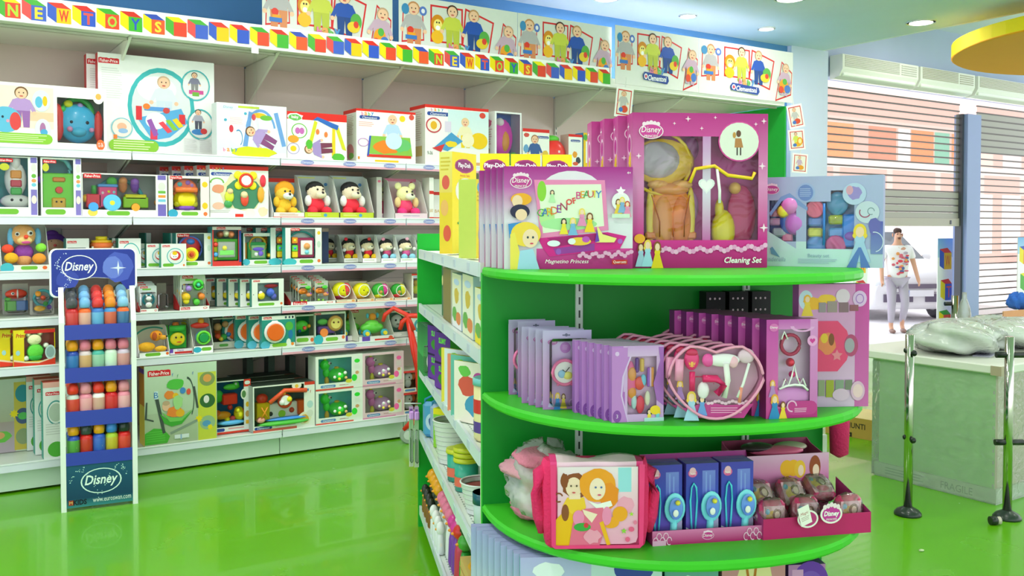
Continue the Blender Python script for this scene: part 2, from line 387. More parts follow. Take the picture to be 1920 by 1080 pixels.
# ---------------------------------------------------------------- the room
YF, YB = 6.416, 7.24            # front edge and backboard of the long wall shelving
XE = 7.65                       # its far end
YS = 8.0                        # street wall with the roller shutters
m = M('floor'); m.box(-6, 17, -5, YS, -.1, 0, '#66b40e'); struct(m.build('floor'), 'glossy bright green resin floor', 'floor')
XC = onZ(1640, 77, CEIL).x
m = M('wall'); m.box(-6, XC-.04, -5, YS, CEIL, CEIL+.1, '#d2dcec'); m.box(XC-.04, XC, -5, YS, CEIL-.002, 4.6, '#eef0f6'); m.box(XC, 17, -5, YS+.2, 4.6, 4.7, '#dfe6f0'); struct(m.build('ceiling'), 'pale blue green ceiling', 'ceiling')
m = M('wall'); m.box(-6, 8.95, YB+.03, YB+.3, 0, CEIL, '#4f86c0'); struct(m.build('wall_back'), 'blue wall above the shelving', 'wall')
xp = onY(1549, 93, YB).x
m = M('wall'); m.box(8.7, xp, YB-.03, YS+.2, 0, CEIL, '#cfd8f2'); struct(m.build('column'), 'pale blue column beside the roller shutter', 'column')
def xs(px): return onY(px, 300, YS).x
xm0, xm1 = xs(1807), xs(1832)
m = M('wall'); m.box(xp, 17, YS, YS+.2, onY(1600, 150, YS).z, 4.6, '#b4c0dc'); struct(m.build('wall_street'), 'blue grey wall strip above the shutters', 'wall')
m = M('metal'); m.box(xm0, xm1, YS-.06, YS+.16, 0, 3.4, '#8f9ed2'); m.box(xm0-.05, xm0, YS+.0, YS+.1, 0, 3.4, '#4a4a55'); m.box(xm1, xm1+.07, YS, YS+.1, 0, 3.4, '#8b7d88')
struct(m.build('trim_1'), 'lilac steel post between the two shutters', 'post')

# downlights
def downlight(X, Y, r, label, power, light=True):
    t = empty('ceiling_spotlight', (X, Y, CEIL)); tag(t, label, 'ceiling light', 'recessed ceiling spotlights')
    a = M('metal'); a.lathe([(r*1.25, -.012), (r*1.25, 0), (r, -.0), (r, -.014)], '#f2f2f0', n=24, cap=False); a.build('trim_ring', t)
    b = M('lamp'); b.lathe([(r*.3, -.022), (r*.98, -.008)], '#ffffff', n=24); b.build('glowing_lens', t)
    if light:
        l = bpy.data.lights.new('spotlight_beam', 'AREA'); l.shape = 'DISK'; l.size = r*2; l.energy = power; l.color = (1, .97, .93)
        lo = bpy.data.objects.new('spotlight_beam', l); COLL.objects.link(lo); lo.parent = t; lo.location = (0, 0, -.035)
for (px, py, r, lb) in ((1137, -4, .1, 'round ceiling spotlight cut by the top edge above the middle posters'), (1290, 29, .075, 'small round ceiling spotlight above the poster row end'),
        (1437, 53, .075, 'small round ceiling spotlight closest to the blue column'), (1482, -4, .12, 'large round ceiling spotlight cut by the top edge'), (1727, 41, .115, 'large round ceiling spotlight beside the yellow ceiling disc')):
    p = onZ(px, py, CEIL); downlight(p.x, p.y, r, lb  , 11)
k = 0
for X, Y in ((-1.6, 3.2), (.6, 3.9), (2.4, 4.3), (.2, 1.2), (2.6, 1.5), (4.6, 2.6), (7.2, 2.6), (-1.5, 4.9), (.9, 5.0), (2.9, 5.0), (9.0, 1.6), (11.5, 6.6)):
    l = bpy.data.lights.new('ceiling_lamp_light', 'AREA'); l.shape = 'DISK'; l.size = .35; l.energy = 17; l.color = (1, .97, .93)
    lo = bpy.data.objects.new('ceiling_lamp_light', l); COLL.objects.link(lo); lo.location = (X, Y, CEIL-.03 if X < 9.4 else 4.5)
# yellow ceiling disc
m = M('wall'); m.lathe([(1.8, 0), (1.8, .13)], '#fce000', n=64, smooth=False); m.lathe([(1.78, -.012), (1.8, .0)], '#ffa800', n=64); m.lathe([(.001, -.012), (1.78, -.0121)], '#ffa000', n=64, cap=False)
m.lathe([(.03, .13), (.03, .3)], '#ddd', (-.7, .4, 0), 8); m.lathe([(.03, .13), (.03, .3)], '#ddd', (.7, -.4, 0), 8)
tag(m.build('ceiling_disc', loc=(10.45, 4.2, CEIL-.3)), 'large orange yellow disc hanging under the ceiling', 'ceiling disc')

# air conditioners over the shutters
ZAC = onY(1600, 152, YS-.1).z
def aircon(x0, x1, label, vent='#c9c7bd'):
    t = empty('air_conditioner', ((x0+x1)/2, YS-.22, ZAC)); w_ = x1-x0; tag(t, label, 'air conditioner', 'air conditioners above the shutters')
    m = M('plastic'); m.prism([(0, 0), (0, 0)], 0, 0, '#fff') if 0 else None
    P = [(0, .31), (-.0, .12), (.05, .03), (.14, 0), (.2, 0), (.2, .31)]
    a = m.vs([(-w_/2, y, z) for y, z in P]); b = m.vs([(w_/2, y, z) for y, z in P]); c = lin('#efeee6')
    m.fa(range(a, a+6), c); m.fa(reversed(range(b, b+6)), c)
    for i in range(6): j = (i+1) % 6; m.fa((a+i, b+i, b+j, a+j), c)
    m.build('housing', t)
    g = M('plastic')
    for i in range(7): g.box(-w_/2+.05, w_/2-.45, -.008, .0, .15+i*.023, .162+i*.023, vent)
    for i in range(5): g.box(w_/2-.4, w_/2-.05, -.008, .0, .15+i*.03, .162+i*.03, vent)
    g.build('vent_grille', t)
    g = M('plastic'); g.box(-w_/2+.04, w_/2-.04, .015, .05, .03, .075, '#fbfbf6', bev=.01); g.build('air_flap', t)
aircon(xs(1552), xs(1694), 'white wall air conditioner directly beside the blue column'); aircon(xs(1698), xs(1800), 'white wall air conditioner above the open doorway', '#b5b09a')
aircon(xs(1806), xs(1925), 'white wall air conditioner partly behind the yellow disc', '#b5b09a')

# roller shutters
def shutter(x0, x1, zb, label, opaque_from, opaque_to, name='roller_shutter'):
    t = empty(name, ((x0+x1)/2, YS+.06, 0)); w_ = x1-x0; tag(t, label, 'roller shutter', 'roller shutters of the shop front')
    a = M('slat'); b = M('metal'); n = int((ZAC-.12-zb)/.103)
    for i in range(n):
        z = zb+.12+i*.103
        if z+.1 > ZAC: break
        op = opaque_from <= z < opaque_to
        
        if op: b.box(-w_/2, w_/2, -.012, .0, z, z+.083, '#a9a39d')
        else: a.poly([(-w_/2, -.006, z), (w_/2, -.006, z), (w_/2, -.006, z+.085), (-w_/2, -.006, z+.085)], '#cabdbb')
    a.build('perforated_slats', t)
    for i in range(n+1):
        z = zb+.12+i*.103; b.box(-w_/2, w_/2, -.018, .006, z-.018, z+.002, '#5c5450')
    b.build('slat_joints', t)
    c = M('metal'); c.box(-w_/2, w_/2, -.03, .03, zb, zb+.12, '#b5aaa2'); c.box(w_/2-.25, w_/2-.22, -.04, -.03, zb+.03, zb+.09, '#4a4a66'); c.build('bottom_bar', t)
shutter(xp+.01, xm0-.05, 1.68, 'half raised see-through shutter over the open doorway', 1.7, 2.2)
shutter(xm1+.07, 19.5, .05, 'lowered slatted shutter right of the lilac post', 2.75, 3.4)

# street
m = M('road'); m.box(4, 60, YS, 60, -.2, -.02, '#e9e6ea'); struct(m.build('street_ground'), 'sunlit pale street outside', 'street')
m = M('wall'); Y0 = 24.0; m.box(20, 62, Y0, Y0+1, -.02, 9, '#c8a298')
fa = Face(m, (20, Y0, 0), (42, 0, 0), (0, 0, 9))
for px0, px1, c in ((1548, 1600, '#f08a58'), (1628, 1680, '#b87860'), (1684, 1706, '#f3e9ea'), (1708, 1750, '#f47a44'), (1752, 1780, '#6aa890'), (1784, 1806, '#f08050'), (1836, 1862, '#e7bfb4'), (1880, 1915, '#c9c1c2')):
    u0, u1 = (onY(px0, 300, Y0).x-20)/42, (onY(px1, 300, Y0).x-20)/42; fa.rect(u0, .50, u1, .66, c); fa.rect(u0, .05, u1, .36, '#e6dcd8')
for i in range(12): fa.rect(.02+i*.085, .36, .03+i*.085, .5, '#cdbab4')
fa.rect(0, .66, 1, .69, '#c9b0a8'); fa.rect(0, .46, 1, .5, '#d8cbc6')
m.build('street_building'); tag(bpy.data.objects['street_building'], 'pale building with orange panels seen through the shutter', 'building')

# ---------------------------------------------------------------- long wall shelving, one bay built and copied
ZS = [2.150, 1.725, 1.385, 1.092, .792, .197]
def bay(w_, pink, label, green_end=False):
    t = empty('shelving_bay', (0, YF, 0)); tag(t, label, 'shelving bay', 'white shelving bays along the wall')
    D = YB-YF
    m = M('peg'); m.box(.024, w_-.003, D-.02, D-.001, .1, 2.92, '#d6c2b8'); 
    for z in [.8+i*.42 for i in range(5)]: m.box(.012, w_-.012, D-.0215, D-.02, z, z+.004, '#a89a92')
    m.build('back_panel', t)
    m = M('metal'); m.box(.001, .023, D-.045, D, 0, 2.9, '#d9d6cc')
    for i in range(52): m.box(.008, .016, D-.047, D-.044, .3+i*.05, .325+i*.05, '#4d4744')
    m.build('slotted_upright', t)
    for k_, z in enumerate(ZS):
        base = k_ == 5
        m = M('metal'); m.box(.003, w_-.003, .012, D-.05, z-.03, z-.004, '#e9ede6')
        if not base:
            for xb in (.012, w_-.012):
                P = [(.06, z-.03), (D-.05, z-.03), (D-.05, z-.2)]
                a = m.vs([(xb-.006, y, zz) for y, zz in P]); b = m.vs([(xb+.006, y, zz) for y, zz in P]); c = lin('#dcdcd0')
                m.fa(range(a, a+3), c); m.fa(range(b, b+3), c)
                for i in range(3): j = (i+1) % 3; m.fa((a+i, a+j, b+j, b+i), c)
        sh = m.build('shelf', t)
        r = M('plastic'); r.box(.004, w_-.004, 0, .012, z-.052, z+.001, '#e4e8f4'); r.box(.004, w_-.004, -.004, .0, z-.005, z+.003, '#f6f8fc')
        if pink and not base:
            r.box(.006, w_-.006, -.003, .0, z-.052, z-.036, '#e8a9bd')
            f = Face(r, (0, -.004, z-.052), (w_, 0, 0), (0, 0, .053))
            for q in range(3): f.ell((.2+q*.33), .55, .05, .35, '#8b93cf'); f.text('Clementoni', .2+q*.33, .55, .32, '#eef', .085)
        r.build('price_rail', sh)
    m = M('metal'); m.box(.003, w_-.003, .06, .075, .015, .145, '#cfe3d2'); m.build('kick_plate', t)
    m = M('metal'); m.box(.002, w_-.002, .013, D-.001, 2.912, 2.93, '#eceee2'); m.box(.002, w_-.002, 0, .012, 2.91, 2.99, '#f2f4ee')
    for xb in (.012,):
        P = [(.05, 2.91), (D-.04, 2.91), (D-.04, 2.62), (D-.08, 2.62)]
        a = m.vs([(xb-.008, y, zz) for y, zz in P]); b = m.vs([(xb+.008, y, zz) for y, zz in P]); c = lin('#e2e4d4')
        m.fa(range(a, a+4), c); m.fa(range(b, b+4), c)
        for i in range(4): j = (i+1) % 4; m.fa((a+i, a+j, b+j, b+i), c)
    m.box(.002, w_-.002, .1, .13, 2.895, 2.91, '#b9b7a8')
    m.build('canopy_shelf', t)
    return t
b0 = bay(1, False, 'white shelving bay at the left behind the bottle stand'); b0.location.x = .279
b1 = dup(b0, (1.279, YF, 0), 0, 'white shelving bay with the big baby swing box on its base')
b2 = bay(1, True, 'white bay with pink shelf edges, directly left of the green turtle boxes'); b2.location.x = 2.279
bl = ['white bay with pink shelf edges behind the red trolley handle', 'white shelving bay behind the yellow modelling dough boxes', 'white shelving bay behind the tall princess costume boxes']
for i in range(3): dup(b2, (3.279+i, YF, 0), 0, bl[i])
b6 = bay(1.365, True, 'last white shelving bay ending at the green side board'); b6.location.x = 6.279
bn = dup(b0, (-.721, YF, 0), 0, 'white shelving bay outside the left edge')
m = M('green'); m.box(XE, XE+.02, YF, YB, 0, 2.91, '#22b040'); tag(m.build('end_board'), 'bright green side board closing the wall shelving', 'side board')

# letter cube header strips
CUBE = [('#4fae3a', '#f2e400', '#e8452a', 'N', '#b8d838'), ('#e8504e', '#4cae3c', '#3f62c8', 'E', '#f4d23a'), ('#3a5ec8', '#e23a2c', '#f6c400', 'W', '#e2402a'), ('#f4dc00', '#e02c24', '#3058c8', 'T', '#e8544a'),
        ('#f4dc00', '#3fa830', '#e84a28', 'O', '#a8d040'), ('#f4dc00', '#d83020', '#44b030', 'Y', '#2a56c0'), ('#f4dc00', '#3350b8', '#ee5a28', 'S', '#f4d23a')]
def strip(X0, X1, xfirst, pitch, label, zc=2.995, hh=.165):
    t = M('print'); w_ = X1-X0; t.box(0, w_, -.006, 0, 0, hh, '#fdfdfb'); f = Face(t, (0, -.006, 0), (w_, 0, 0), (0, 0, hh))
    i = 0; x = xfirst
    while x < X1-.05:
        l, tp, fr, ch, tc = CUBE[i % 7]; i0 = i % 21
        c = (x-X0)/w_; s_ = .135/w_
        P = lambda a, b: (c+(a-.5)*s_, .12+b*.78)
        if x > X0+.05:
            f.poly([P(.0, .28), P(.38, .0), P(.38, .72), P(.0, .95)], l); f.poly([P(.38, .0), P(1, .0), P(1, .72), P(.38, .72)], fr); f.poly([P(.0, .95), P(.38, .72), P(1, .72), P(.62, .98)], tp)
            if i0 < 7: q = P(.69, .36); f.text(ch, q[0], q[1], .44, tc, s_*.42, bold=.03)
        i += 1; x += pitch
    tag(t.build('header_strip', loc=(X0, YF-.002, 2.912)), label, 'header strip', 'letter cube header strips')
xa, xb = onY(15, 20, YF).x, onY(817, 105, YF).x; pit = (xb-xa)/21
strip(-.2, xb-pit*.62, xa, pit, 'white header strip with NEWTOYS letter cubes starting at the left edge'); strip(xb-pit*.62, onY(1142, 140, YF).x, xb, pit, 'white header strip with NEWTOYS cubes ending beside the uncovered logo posters')

# baby photo posters standing on the canopy
def poster(px0, px1, label, i):
    X0, X1 = onY(px0, 60, YF+.03).x, onY(px1, 60, YF+.03).x; w_ = X1-X0; h = .52; m = M('print'); m.box(0, w_, 0, .006, 0, h, '#dde0dc')
    f = Face(m, (0, 0, 0), (w_, 0, 0), (0, 0, h)); f.grad(0, 0, 1, .4, '#dde0dc', '#ecece8')
    def frame(pts, c='#d8262c'):
        cx = sum(p[0] for p in pts)/4; cy = sum(p[1] for p in pts)/4
        f.poly(pts, c); f.poly([(cx+(x-cx)*.9, cy+(y-cy)*.9) for x, y in pts], '#d8dad4')
    frame([(.02, .3), (.2, .36), (.19, .86), (.03, .8)]); frame([(.25, .36), (.52, .36), (.52, .92), (.25, .92)]); frame([(.51, .36), (.74, .2), (.79, .78), (.54, .94)]); frame([(.8, .0), (.98, .15), (.99, .6), (.87, .8)])
    f.kid(.115, .58, .66, '#b5b1b5', '#c98a5a', '#d98a5a'); f.ell(.05, .8, .03, .08, '#3d8ac0'); f.ell(.19, .8, .03, .07, '#5878c8'); f.ell(.19, .8, .015, .035, '#e8e8f4'); f.ell(.09, .5, .025, .05, '#e03a2a'); f.rect(.05, .36, .14, .42, '#3c78c8'); f.rect(.07, .42, .13, .46, '#f0a020')
    f.ell(.31, .64, .055, .14, '#d88a10'); f.ell(.31, .62, .036, .09, '#f8e07a'); f.ell(.31, .58, .018, .035, '#fff'); f.ell(.305, .44, .05, .1, '#f4b820'); f.ell(.3, .66, .006, .015, '#222'); f.ell(.32, .66, .006, .015, '#222')
    f.kid(.43, .62, .64, '#c9cf48', '#4a2c1e', '#b8c040')
    f.kid(.61, .6, .64, '#2452b0', '#c09060', '#1f468c'); f.ell(.7, .5, .045, .12, '#58a848'); f.ell(.68, .42, .05, .08, '#e8c830'); f.ell(.7, .46, .02, .05, '#e04030')
    f.kid(.9, .44, .62, '#c8a8c0', '#c8a080', '#c8a8c0', -8); f.ell(.89, .32, .05, .13, '#f0a020'); f.ell(.93, .26, .035, .08, '#4878c8'); f.ell(.86, .24, .03, .07, '#e04a30'); f.ell(.9, .4, .025, .06, '#58b048')
    for q, (ch, c) in enumerate((('b', '#e07aa8'), ('a', '#f0a060'), ('b', '#6ab85a'), ('y', '#4a90d0'))): f.text(ch, .415+q*.045, .3, .13, c, bold=.04)
    f.poly([(.31, .2), (.32, .12), (.6, .08), (.62, .14), (.61, .22), (.33, .26)], '#2c4a9c'); f.ell(.345, .18, .02, .05, '#fff'); f.ell(.345, .18, .012, .03, '#c83a5a'); f.text('Clementoni', .48, .165, .1, '#fff', .22, .15, .02)
    tag(m.build('baby_poster', loc=(X0, YF+.03 if i < 3 else YF-.02, 2.932 if i < 3 else 2.945)), label, 'poster', 'baby photo posters above the header')
for i, (a, b, l) in enumerate(((492, 736, 'baby photo poster cut by the top edge, leftmost of the row'), (748, 970, 'baby photo poster standing behind the letters NEW of the header strip'), (971, 1147, 'baby photo poster above the TOYS letter cubes'),
        (1147, 1303, 'baby photo poster right after the header strip ends, logo uncovered'), (1304, 1480, 'baby photo poster at the end over the green side board'))): poster(a, b, l, i)
# photo cards on strings
def photo_card(px, py, w_, h, Y, label, tilt, tall):
    p = onY(px, py, Y); m = M('print'); m.box(-w_/2, w_/2, 0, .003, -h/2, h/2, '#fbfaf6'); f = Face(m, (-w_/2, 0, -h/2), (w_, 0, 0), (0, 0, h))
    f.rect(.1, .08, .9, .92, '#d8403a'); f.rect(.15, .12, .85, .88, '#f2ece0')
    sh, ha, ob = {0: ('#c5c2c0', '#c98a5a', '#e05030'), 1: ('#d6de58', '#4a2c1e', '#f0b020'), 2: ('#d0b0c8', '#c8a080', '#f0a020')}[tall]
    f.kid(.45, .55, .62, sh, ha, sh); f.ell(.55, .28, .2, .12, ob); f.ell(.35, .25, .12, .08, '#4878c8')
    if tall == 1: f.ell(.68, .42, .17, .2, '#f0a818'); f.ell(.68, .42, .1, .12, '#f8e8a0')
    m.box(-.004, .004, .001, .004, h/2, h/2+.09, '#e8e8e8')
    o = m.build('photo_card', loc=p); o.rotation_euler = (0, tilt, R(-14)); tag(o, label, 'photo card', 'hanging baby photo cards')
photo_card(1170, 192, .17, .27, YF-.06, 'small white photo card hanging from the canopy beside the costume boxes', R(6), 0)
photo_card(1492, 218, .19, .24, YF-.06, 'topmost of the three photo cards hanging by the column', R(-12), 0)
photo_card(1494, 262, .2, .21, YF-.065, 'middle photo card with a yellow lion, hanging by the column', R(-6), 1)
photo_card(1500, 306, .19, .2, YF-.07, 'lowest of the three photo cards hanging by the column', R(3), 2)

# clear plastic strip hanging from the canopy
p = onY(478, 92, YF-.01); m = M('film'); m.box(-.012, .012, 0, .002, -.55, 0, '#fff'); m.box(-.025, .025, -.002, .004, -.03, .02, '#f4f4f4', 'plastic')
tag(m.build('hanging_plastic_strip', loc=p), 'thin clear plastic strip hanging from the header above the baby gym box', 'plastic strip')
# ---------------------------------------------------------------- green island shelving with rounded end shelves (frame gu, gv)
RG = -GA
UL, UR, VN, VF = .525, 1.78, 3.07, 5.06
UC = 1.155; SH, SB = .63, .66
t = empty('island_shelving', G(UC, VN), RG); tag(t, 'green and white island shelving unit with rounded green end shelves', 'shelving unit')
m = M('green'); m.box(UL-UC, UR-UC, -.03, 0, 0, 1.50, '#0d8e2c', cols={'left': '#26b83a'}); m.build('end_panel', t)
m = M('green'); m.box(UL-UC-.01, UR-UC, VF-VN, VF-VN+.03, 0, 1.62, '#16ac34'); m.build('end_panel', t)
m = M('green'); m.box(-.015, .015, 0, VF-VN, 0, 1.5, '#1da838'); m.build('spine_panel', t)
GZ = [1.53, 1.235, .885, .537, .118]
for i, z in enumerate(GZ):
    for s_ in (-1, 1):
        L = (UC-UL); x0, x1 = (-L, -.02) if s_ < 0 else (.02, UR-UC)
        m = M('metal'); m.box(x0+.01, x1, .02, VF-VN-.01, z-.03, z-.004, '#edf3ee'); xe = x0 if s_ < 0 else x1
        if s_ < 0:
            for q in range(60): m.box(xe+.03, xe+.036, .05+q*.032, .066+q*.032, z-.004, z-.0035, '#9aa8a0')
        sh = m.build('shelf', t)
        r = M('plastic'); r.box(xe-.006, xe+.006, .012, VF-VN-.01, z-.045, z+.004, '#dfe8ee')
        for q in range(5): r.box(xe-.0075, xe-.006, .2+q*.36, .26+q*.36, z-.035, z-.005, '#c9d2e4')
        r.box(xe, xe+.04, .008, .02, z-.06, z+.004, '#e6ece8'); r.build('price_rail', sh)
# rounded end shelves
def dshape(a, b, n=28, e=2.25):
    P = []
    for k in range(n+1):
        th = math.pi*k/n; c, s_ = math.cos(th), math.sin(th)
        P.append((-a*math.copysign(abs(c)**(2/e), c), -.03-b*abs(s_)**(2/e)))
    return P
EZ = [1.52, 1.10, .72, .13]
for i, z in enumerate(EZ):
    m = M('green'); P = dshape(SH, SB); q = .008; rings = []
    for zz, o in ((z-.03, .99), (z-.022, 1), (z-.008, 1), (z, .99)): rings.append([(x*o, -.03+(y+.03)*o, zz) for x, y in P])
    m.loft(rings, '#44c62e', smooth=False)
    m.build('rounded_shelf', t)
for uu in (.859, 1.473):
    m = M('metal'); m.box(uu-UC-.012, uu-UC+.012, -.042, -.03, .1, 1.5, '#dfe6e2')
    for q in range(30): m.box(uu-UC-.003, uu-UC+.003, -.0425, -.0415, .13+q*.045, .155+q*.045, '#26382c')
    m.build('slotted_upright', t)
m = M('green'); m.box(-.5, .5, -.5, -.03, 0, .1, '#1f9e34'); m.build('plinth', t)
# ---------------------------------------------------------------- goods on the wall shelving
FP = lambda x, y, w=.2: ('F', x, y, w)
CL = lambda x, y, w=.3: ('P', x-w/2, y-.035, x+w/2, y+.035, '#2c4a9c')
def clem(x, y, w=.3): return [('P', x-w/2, y-.03, x+w/2, y+.035, '#2c4a9c'), ('t', 'Clementoni', x, y, .045, '#ffffff', w*.85, .15)]
def baby(x, y, s=.07, p=.055): return [('t', c, x+i*p, y, s, q, None, 0, .03) for i, (c, q) in enumerate((('b', '#e07aa8'), ('a', '#f0a060'), ('b', '#6ab85a'), ('y', '#4a90d0')))]
def wb(kind, name, label, px0, px1, yt, row, yb=None, dy=.02, d=.14, grp=None, cat='toy box', n=0, gap=None, short=None, dx=0, **kw):
    zs = ZS[row]; xm = (px0+px1)/2
    Y = onZ(xm, yb, zs).y if yb else YF+dy
    Y = max(YF+.004, min(Y, YB-.03-d*(n+1)))
    X0, X1 = onY(px0, yt, Y).x, onY(px1, yt, Y).x; h = zat(Vector((onY(xm, yt, Y).x, Y, 0)), xm, yt)-zs
    lo = (row < 5 and (ZS[row-1] if row else 2.9)-.055-zs) or 9
    h = max(.05, min(h, lo))
    r = kind(name, (X1-X0), h, d, **kw); r.location = ((X0+X1)/2, Y, zs)
    tag(r, label, cat, grp)
    if n: row_back(r, n, Vector((dx, (gap or d+.004), 0)), short or label, grp or short or label, 0)
    return r
S = 'display tray'
# --- row 0, top shelf of goods
wb(carton, 'elephant_ride_toy_box', 'wide white box showing a blue elephant ride-on toy with red ears', -30, 199, 159, 0, d=.3, face='#f6f2ee', side='#e9e6e2',
   wins=[(.58, .1, .975, .82)], liner='#b9b4a6', prints=[('r', 0, .3, .55, .95, '#ecdcd0'), ('r', .0, .42, .55, .56, '#e8c8a8'), ('k', .29, .62, .62, '#b793cf', '#7a5636', '#9a68ae'), ('e', .16, .42, .13, .2, '#63b8dc'), ('e', .24, .4, .045, .14, '#e04848'), ('e', .14, .46, .01, .02, '#234'), ('e', .18, .4, .012, .025, '#e89ab8'),
   ('e', .45, .74, .075, .17, '#dcebea'), ('e', .43, .72, .03, .09, '#63b8dc'), ('e', .48, .74, .02, .08, '#f2c020'), ('e', .46, .3, .065, .16, '#dfe9ea'), ('e', .46, .3, .025, .1, '#b074a8'), ('e', .47, .25, .03, .05, '#50a8d8'),
   ('P', .0, .06, .54, .22, '#8cc63a'), ('l', .03, .08, .5, .2, 4, '#d7ecb0'), ('e', .93, .87, .05, .12, '#f4f4ee'), ('e', .93, .87, .025, .05, '#e8b058'), ('o', .99, .12, .001, .001, .5, '#fff'), ('e', .945, .09, .035, .085, '#ee6a2c'), ('t', '12-36', .945, .09, .07, '#fff', .045)],
   toys=[('E', .77, .44, .5, .3, .32, .17, '#3aa4d0'), ('E', .77, .3, .32, .13, .09, .12, '#46acd4'), ('E', .6, .44, .35, .09, .3, .05, '#e62e26'), ('E', .945, .4, .35, .07, .26, .05, '#e62e26'), ('E', .585, .44, .3, .045, .2, .03, '#c81f20'), ('S', .71, .45, .24, .036, '#10141c'), ('S', .84, .45, .24, .036, '#10141c'), ('S', .69, .33, .12, .045, '#e88ab0'), ('S', .875, .33, .12, .04, '#e88ab0'),
   ('T', .77, .62, .5, .22, .05, '#2f9a3c'), ('E', .69, .75, .4, .07, .06, .05, '#f4cc1c'), ('S', .64, .66, .4, .05, '#3aa840'), ('S', .79, .73, .4, .045, '#a890d8')])
r = wb(carton, 'activity_table_box', 'tall white box with big teal ring picture of a baby activity table', 183, 401, 108, 0, dy=.33, d=.09, face='#f4f5f4', side='#c8232a', top='#e8e4e0', n=1, gap=.1, short='tall white box with big teal ring picture', grp='teal ring activity table boxes', dx=-.055,
   prints=[('F', .09, .925, .17), ('l', .03, .55, .2, .86, 14, '#dcdedd'), ('o', .53, .5, .29, .4, .12, '#3fb6bc'), ('e', .53, .5, .255, .35, '#dfe7e8'), ('e', .49, .68, .17, .13, '#f6f8f8'), ('k', .55, .6, .42, '#dce8ec', '#c9a98c', '#cfdcea'), ('p', [(.32, .38), (.7, .5), (.76, .36), (.6, .2), (.45, .16)], '#5aaade'), ('r', .31, .36, .36, .5, '#e0343c'), ('r', .68, .34, .735, .44, '#e0343c'), ('r', .43, .17, .49, .33, '#e0405c'), ('e', .48, .36, .09, .085, '#fafafa'),
   ('p', [(.4, .36), (.44, .38), (.5, .22), (.46, .2)], '#9a58b0'), ('p', [(.5, .34), (.54, .36), (.62, .26), (.58, .24)], '#e84858'), ('p', [(.56, .37), (.6, .38), (.67, .28), (.63, .27)], '#8cc63a'), ('p', [(.62, .38), (.66, .4), (.72, .32), (.68, .3)], '#f4d020'), ('r', .38, .46, .6, .5, '#5a9ade'), ('e', .4, .5, .03, .03, '#f08030'), ('e', .57, .47, .03, .03, '#d04848'),
   ('o', .83, .75, .13, .16, .08, '#3fb6bc'), ('e', .83, .75, .115, .143, '#e4ebe8'), ('k', .82, .78, .2, '#7a7a92', '#3a2a22', '#888'), ('r', .77, .66, .9, .7, '#d05098'), ('r', .8, .64, .86, .68, '#70b040'), ('o', .87, .35, .12, .16, .08, '#3fb6bc'), ('e', .87, .35, .105, .14, '#eef0ee'), ('k', .85, .4, .2, '#aab', '#3a2a22', '#556'), ('e', .85, .27, .06, .03, '#4a8ad0'), ('e', .9, .28, .03, .03, '#e0484a'), ('o', .19, .27, .09, .1, .08, '#7ac8d8'), ('e', .19, .27, .08, .09, '#f2e6da'), ('e', .19, .28, .04, .04, '#f0b898'), ('e', .2, .24, .04, .025, '#90b8e0'),
   ('P', .08, .04, .5, .155, '#8cc63a'), ('l', .12, .05, .46, .145, 4, '#dff0b8'), ('r', .12, .16, .15, .2, '#f08030'), ('l', .72, .06, .84, .2, 8, '#e2e2e2'), ('l', .86, .06, .97, .2, 8, '#e2e2e2')])
wb(carton, 'baby_gym_box', 'pale blue white box picturing a baby under a blue play gym', 406, 537, 196, 0, d=.12, face='#eef3f4', side='#e6eaea',
   prints=[('g', 0, .1, 1, .85, '#f2f6f6', '#dfe9f2'), ('P', .04, .86, .28, .97, '#dfeef0'), ('t', 'Disney', .16, .915, .06, '#6a9ac8', .18, .2), ('r', .3, .92, .6, .96, '#c6d83c'), ('e', .36, .5, .22, .3, '#f6f8f8'), ('o', .62, .5, .22, .42, .13, '#6f9fdc', 10, 170), ('p', [(.36, .2), (.43, .2), (.5, .85), (.45, .87)], '#6f9fdc'), ('p', [(.93, .22), (.99, .24), (.87, .88), (.81, .86)], '#6f9fdc'), ('e', .6, .8, .1, .05, '#f0c020'), ('e', .7, .76, .09, .05, '#70b840'), ('e', .52, .76, .03, .06, '#e04858'), ('l', .18, .6, .38, .74, 5, '#f0c8c8'),
   ('k', .62, .38, .62, '#b39ad4', '#6a4830', '#8a4a80', 62), ('b', .5, .09, .38, .12, '#d8d81c', 3), ('e', .13, .09, .08, .06, '#fff'), ('e', .2, .52, .03, .07, '#d83848'), ('o', .3, .35, .06, .16, .15, '#4a90c8', -60, 120), ('e', .12, .68, .02, .025, '#48a8c8'), ('e', .4, .82, .02, .025, '#48a8c8'), *baby(.1, .12)])
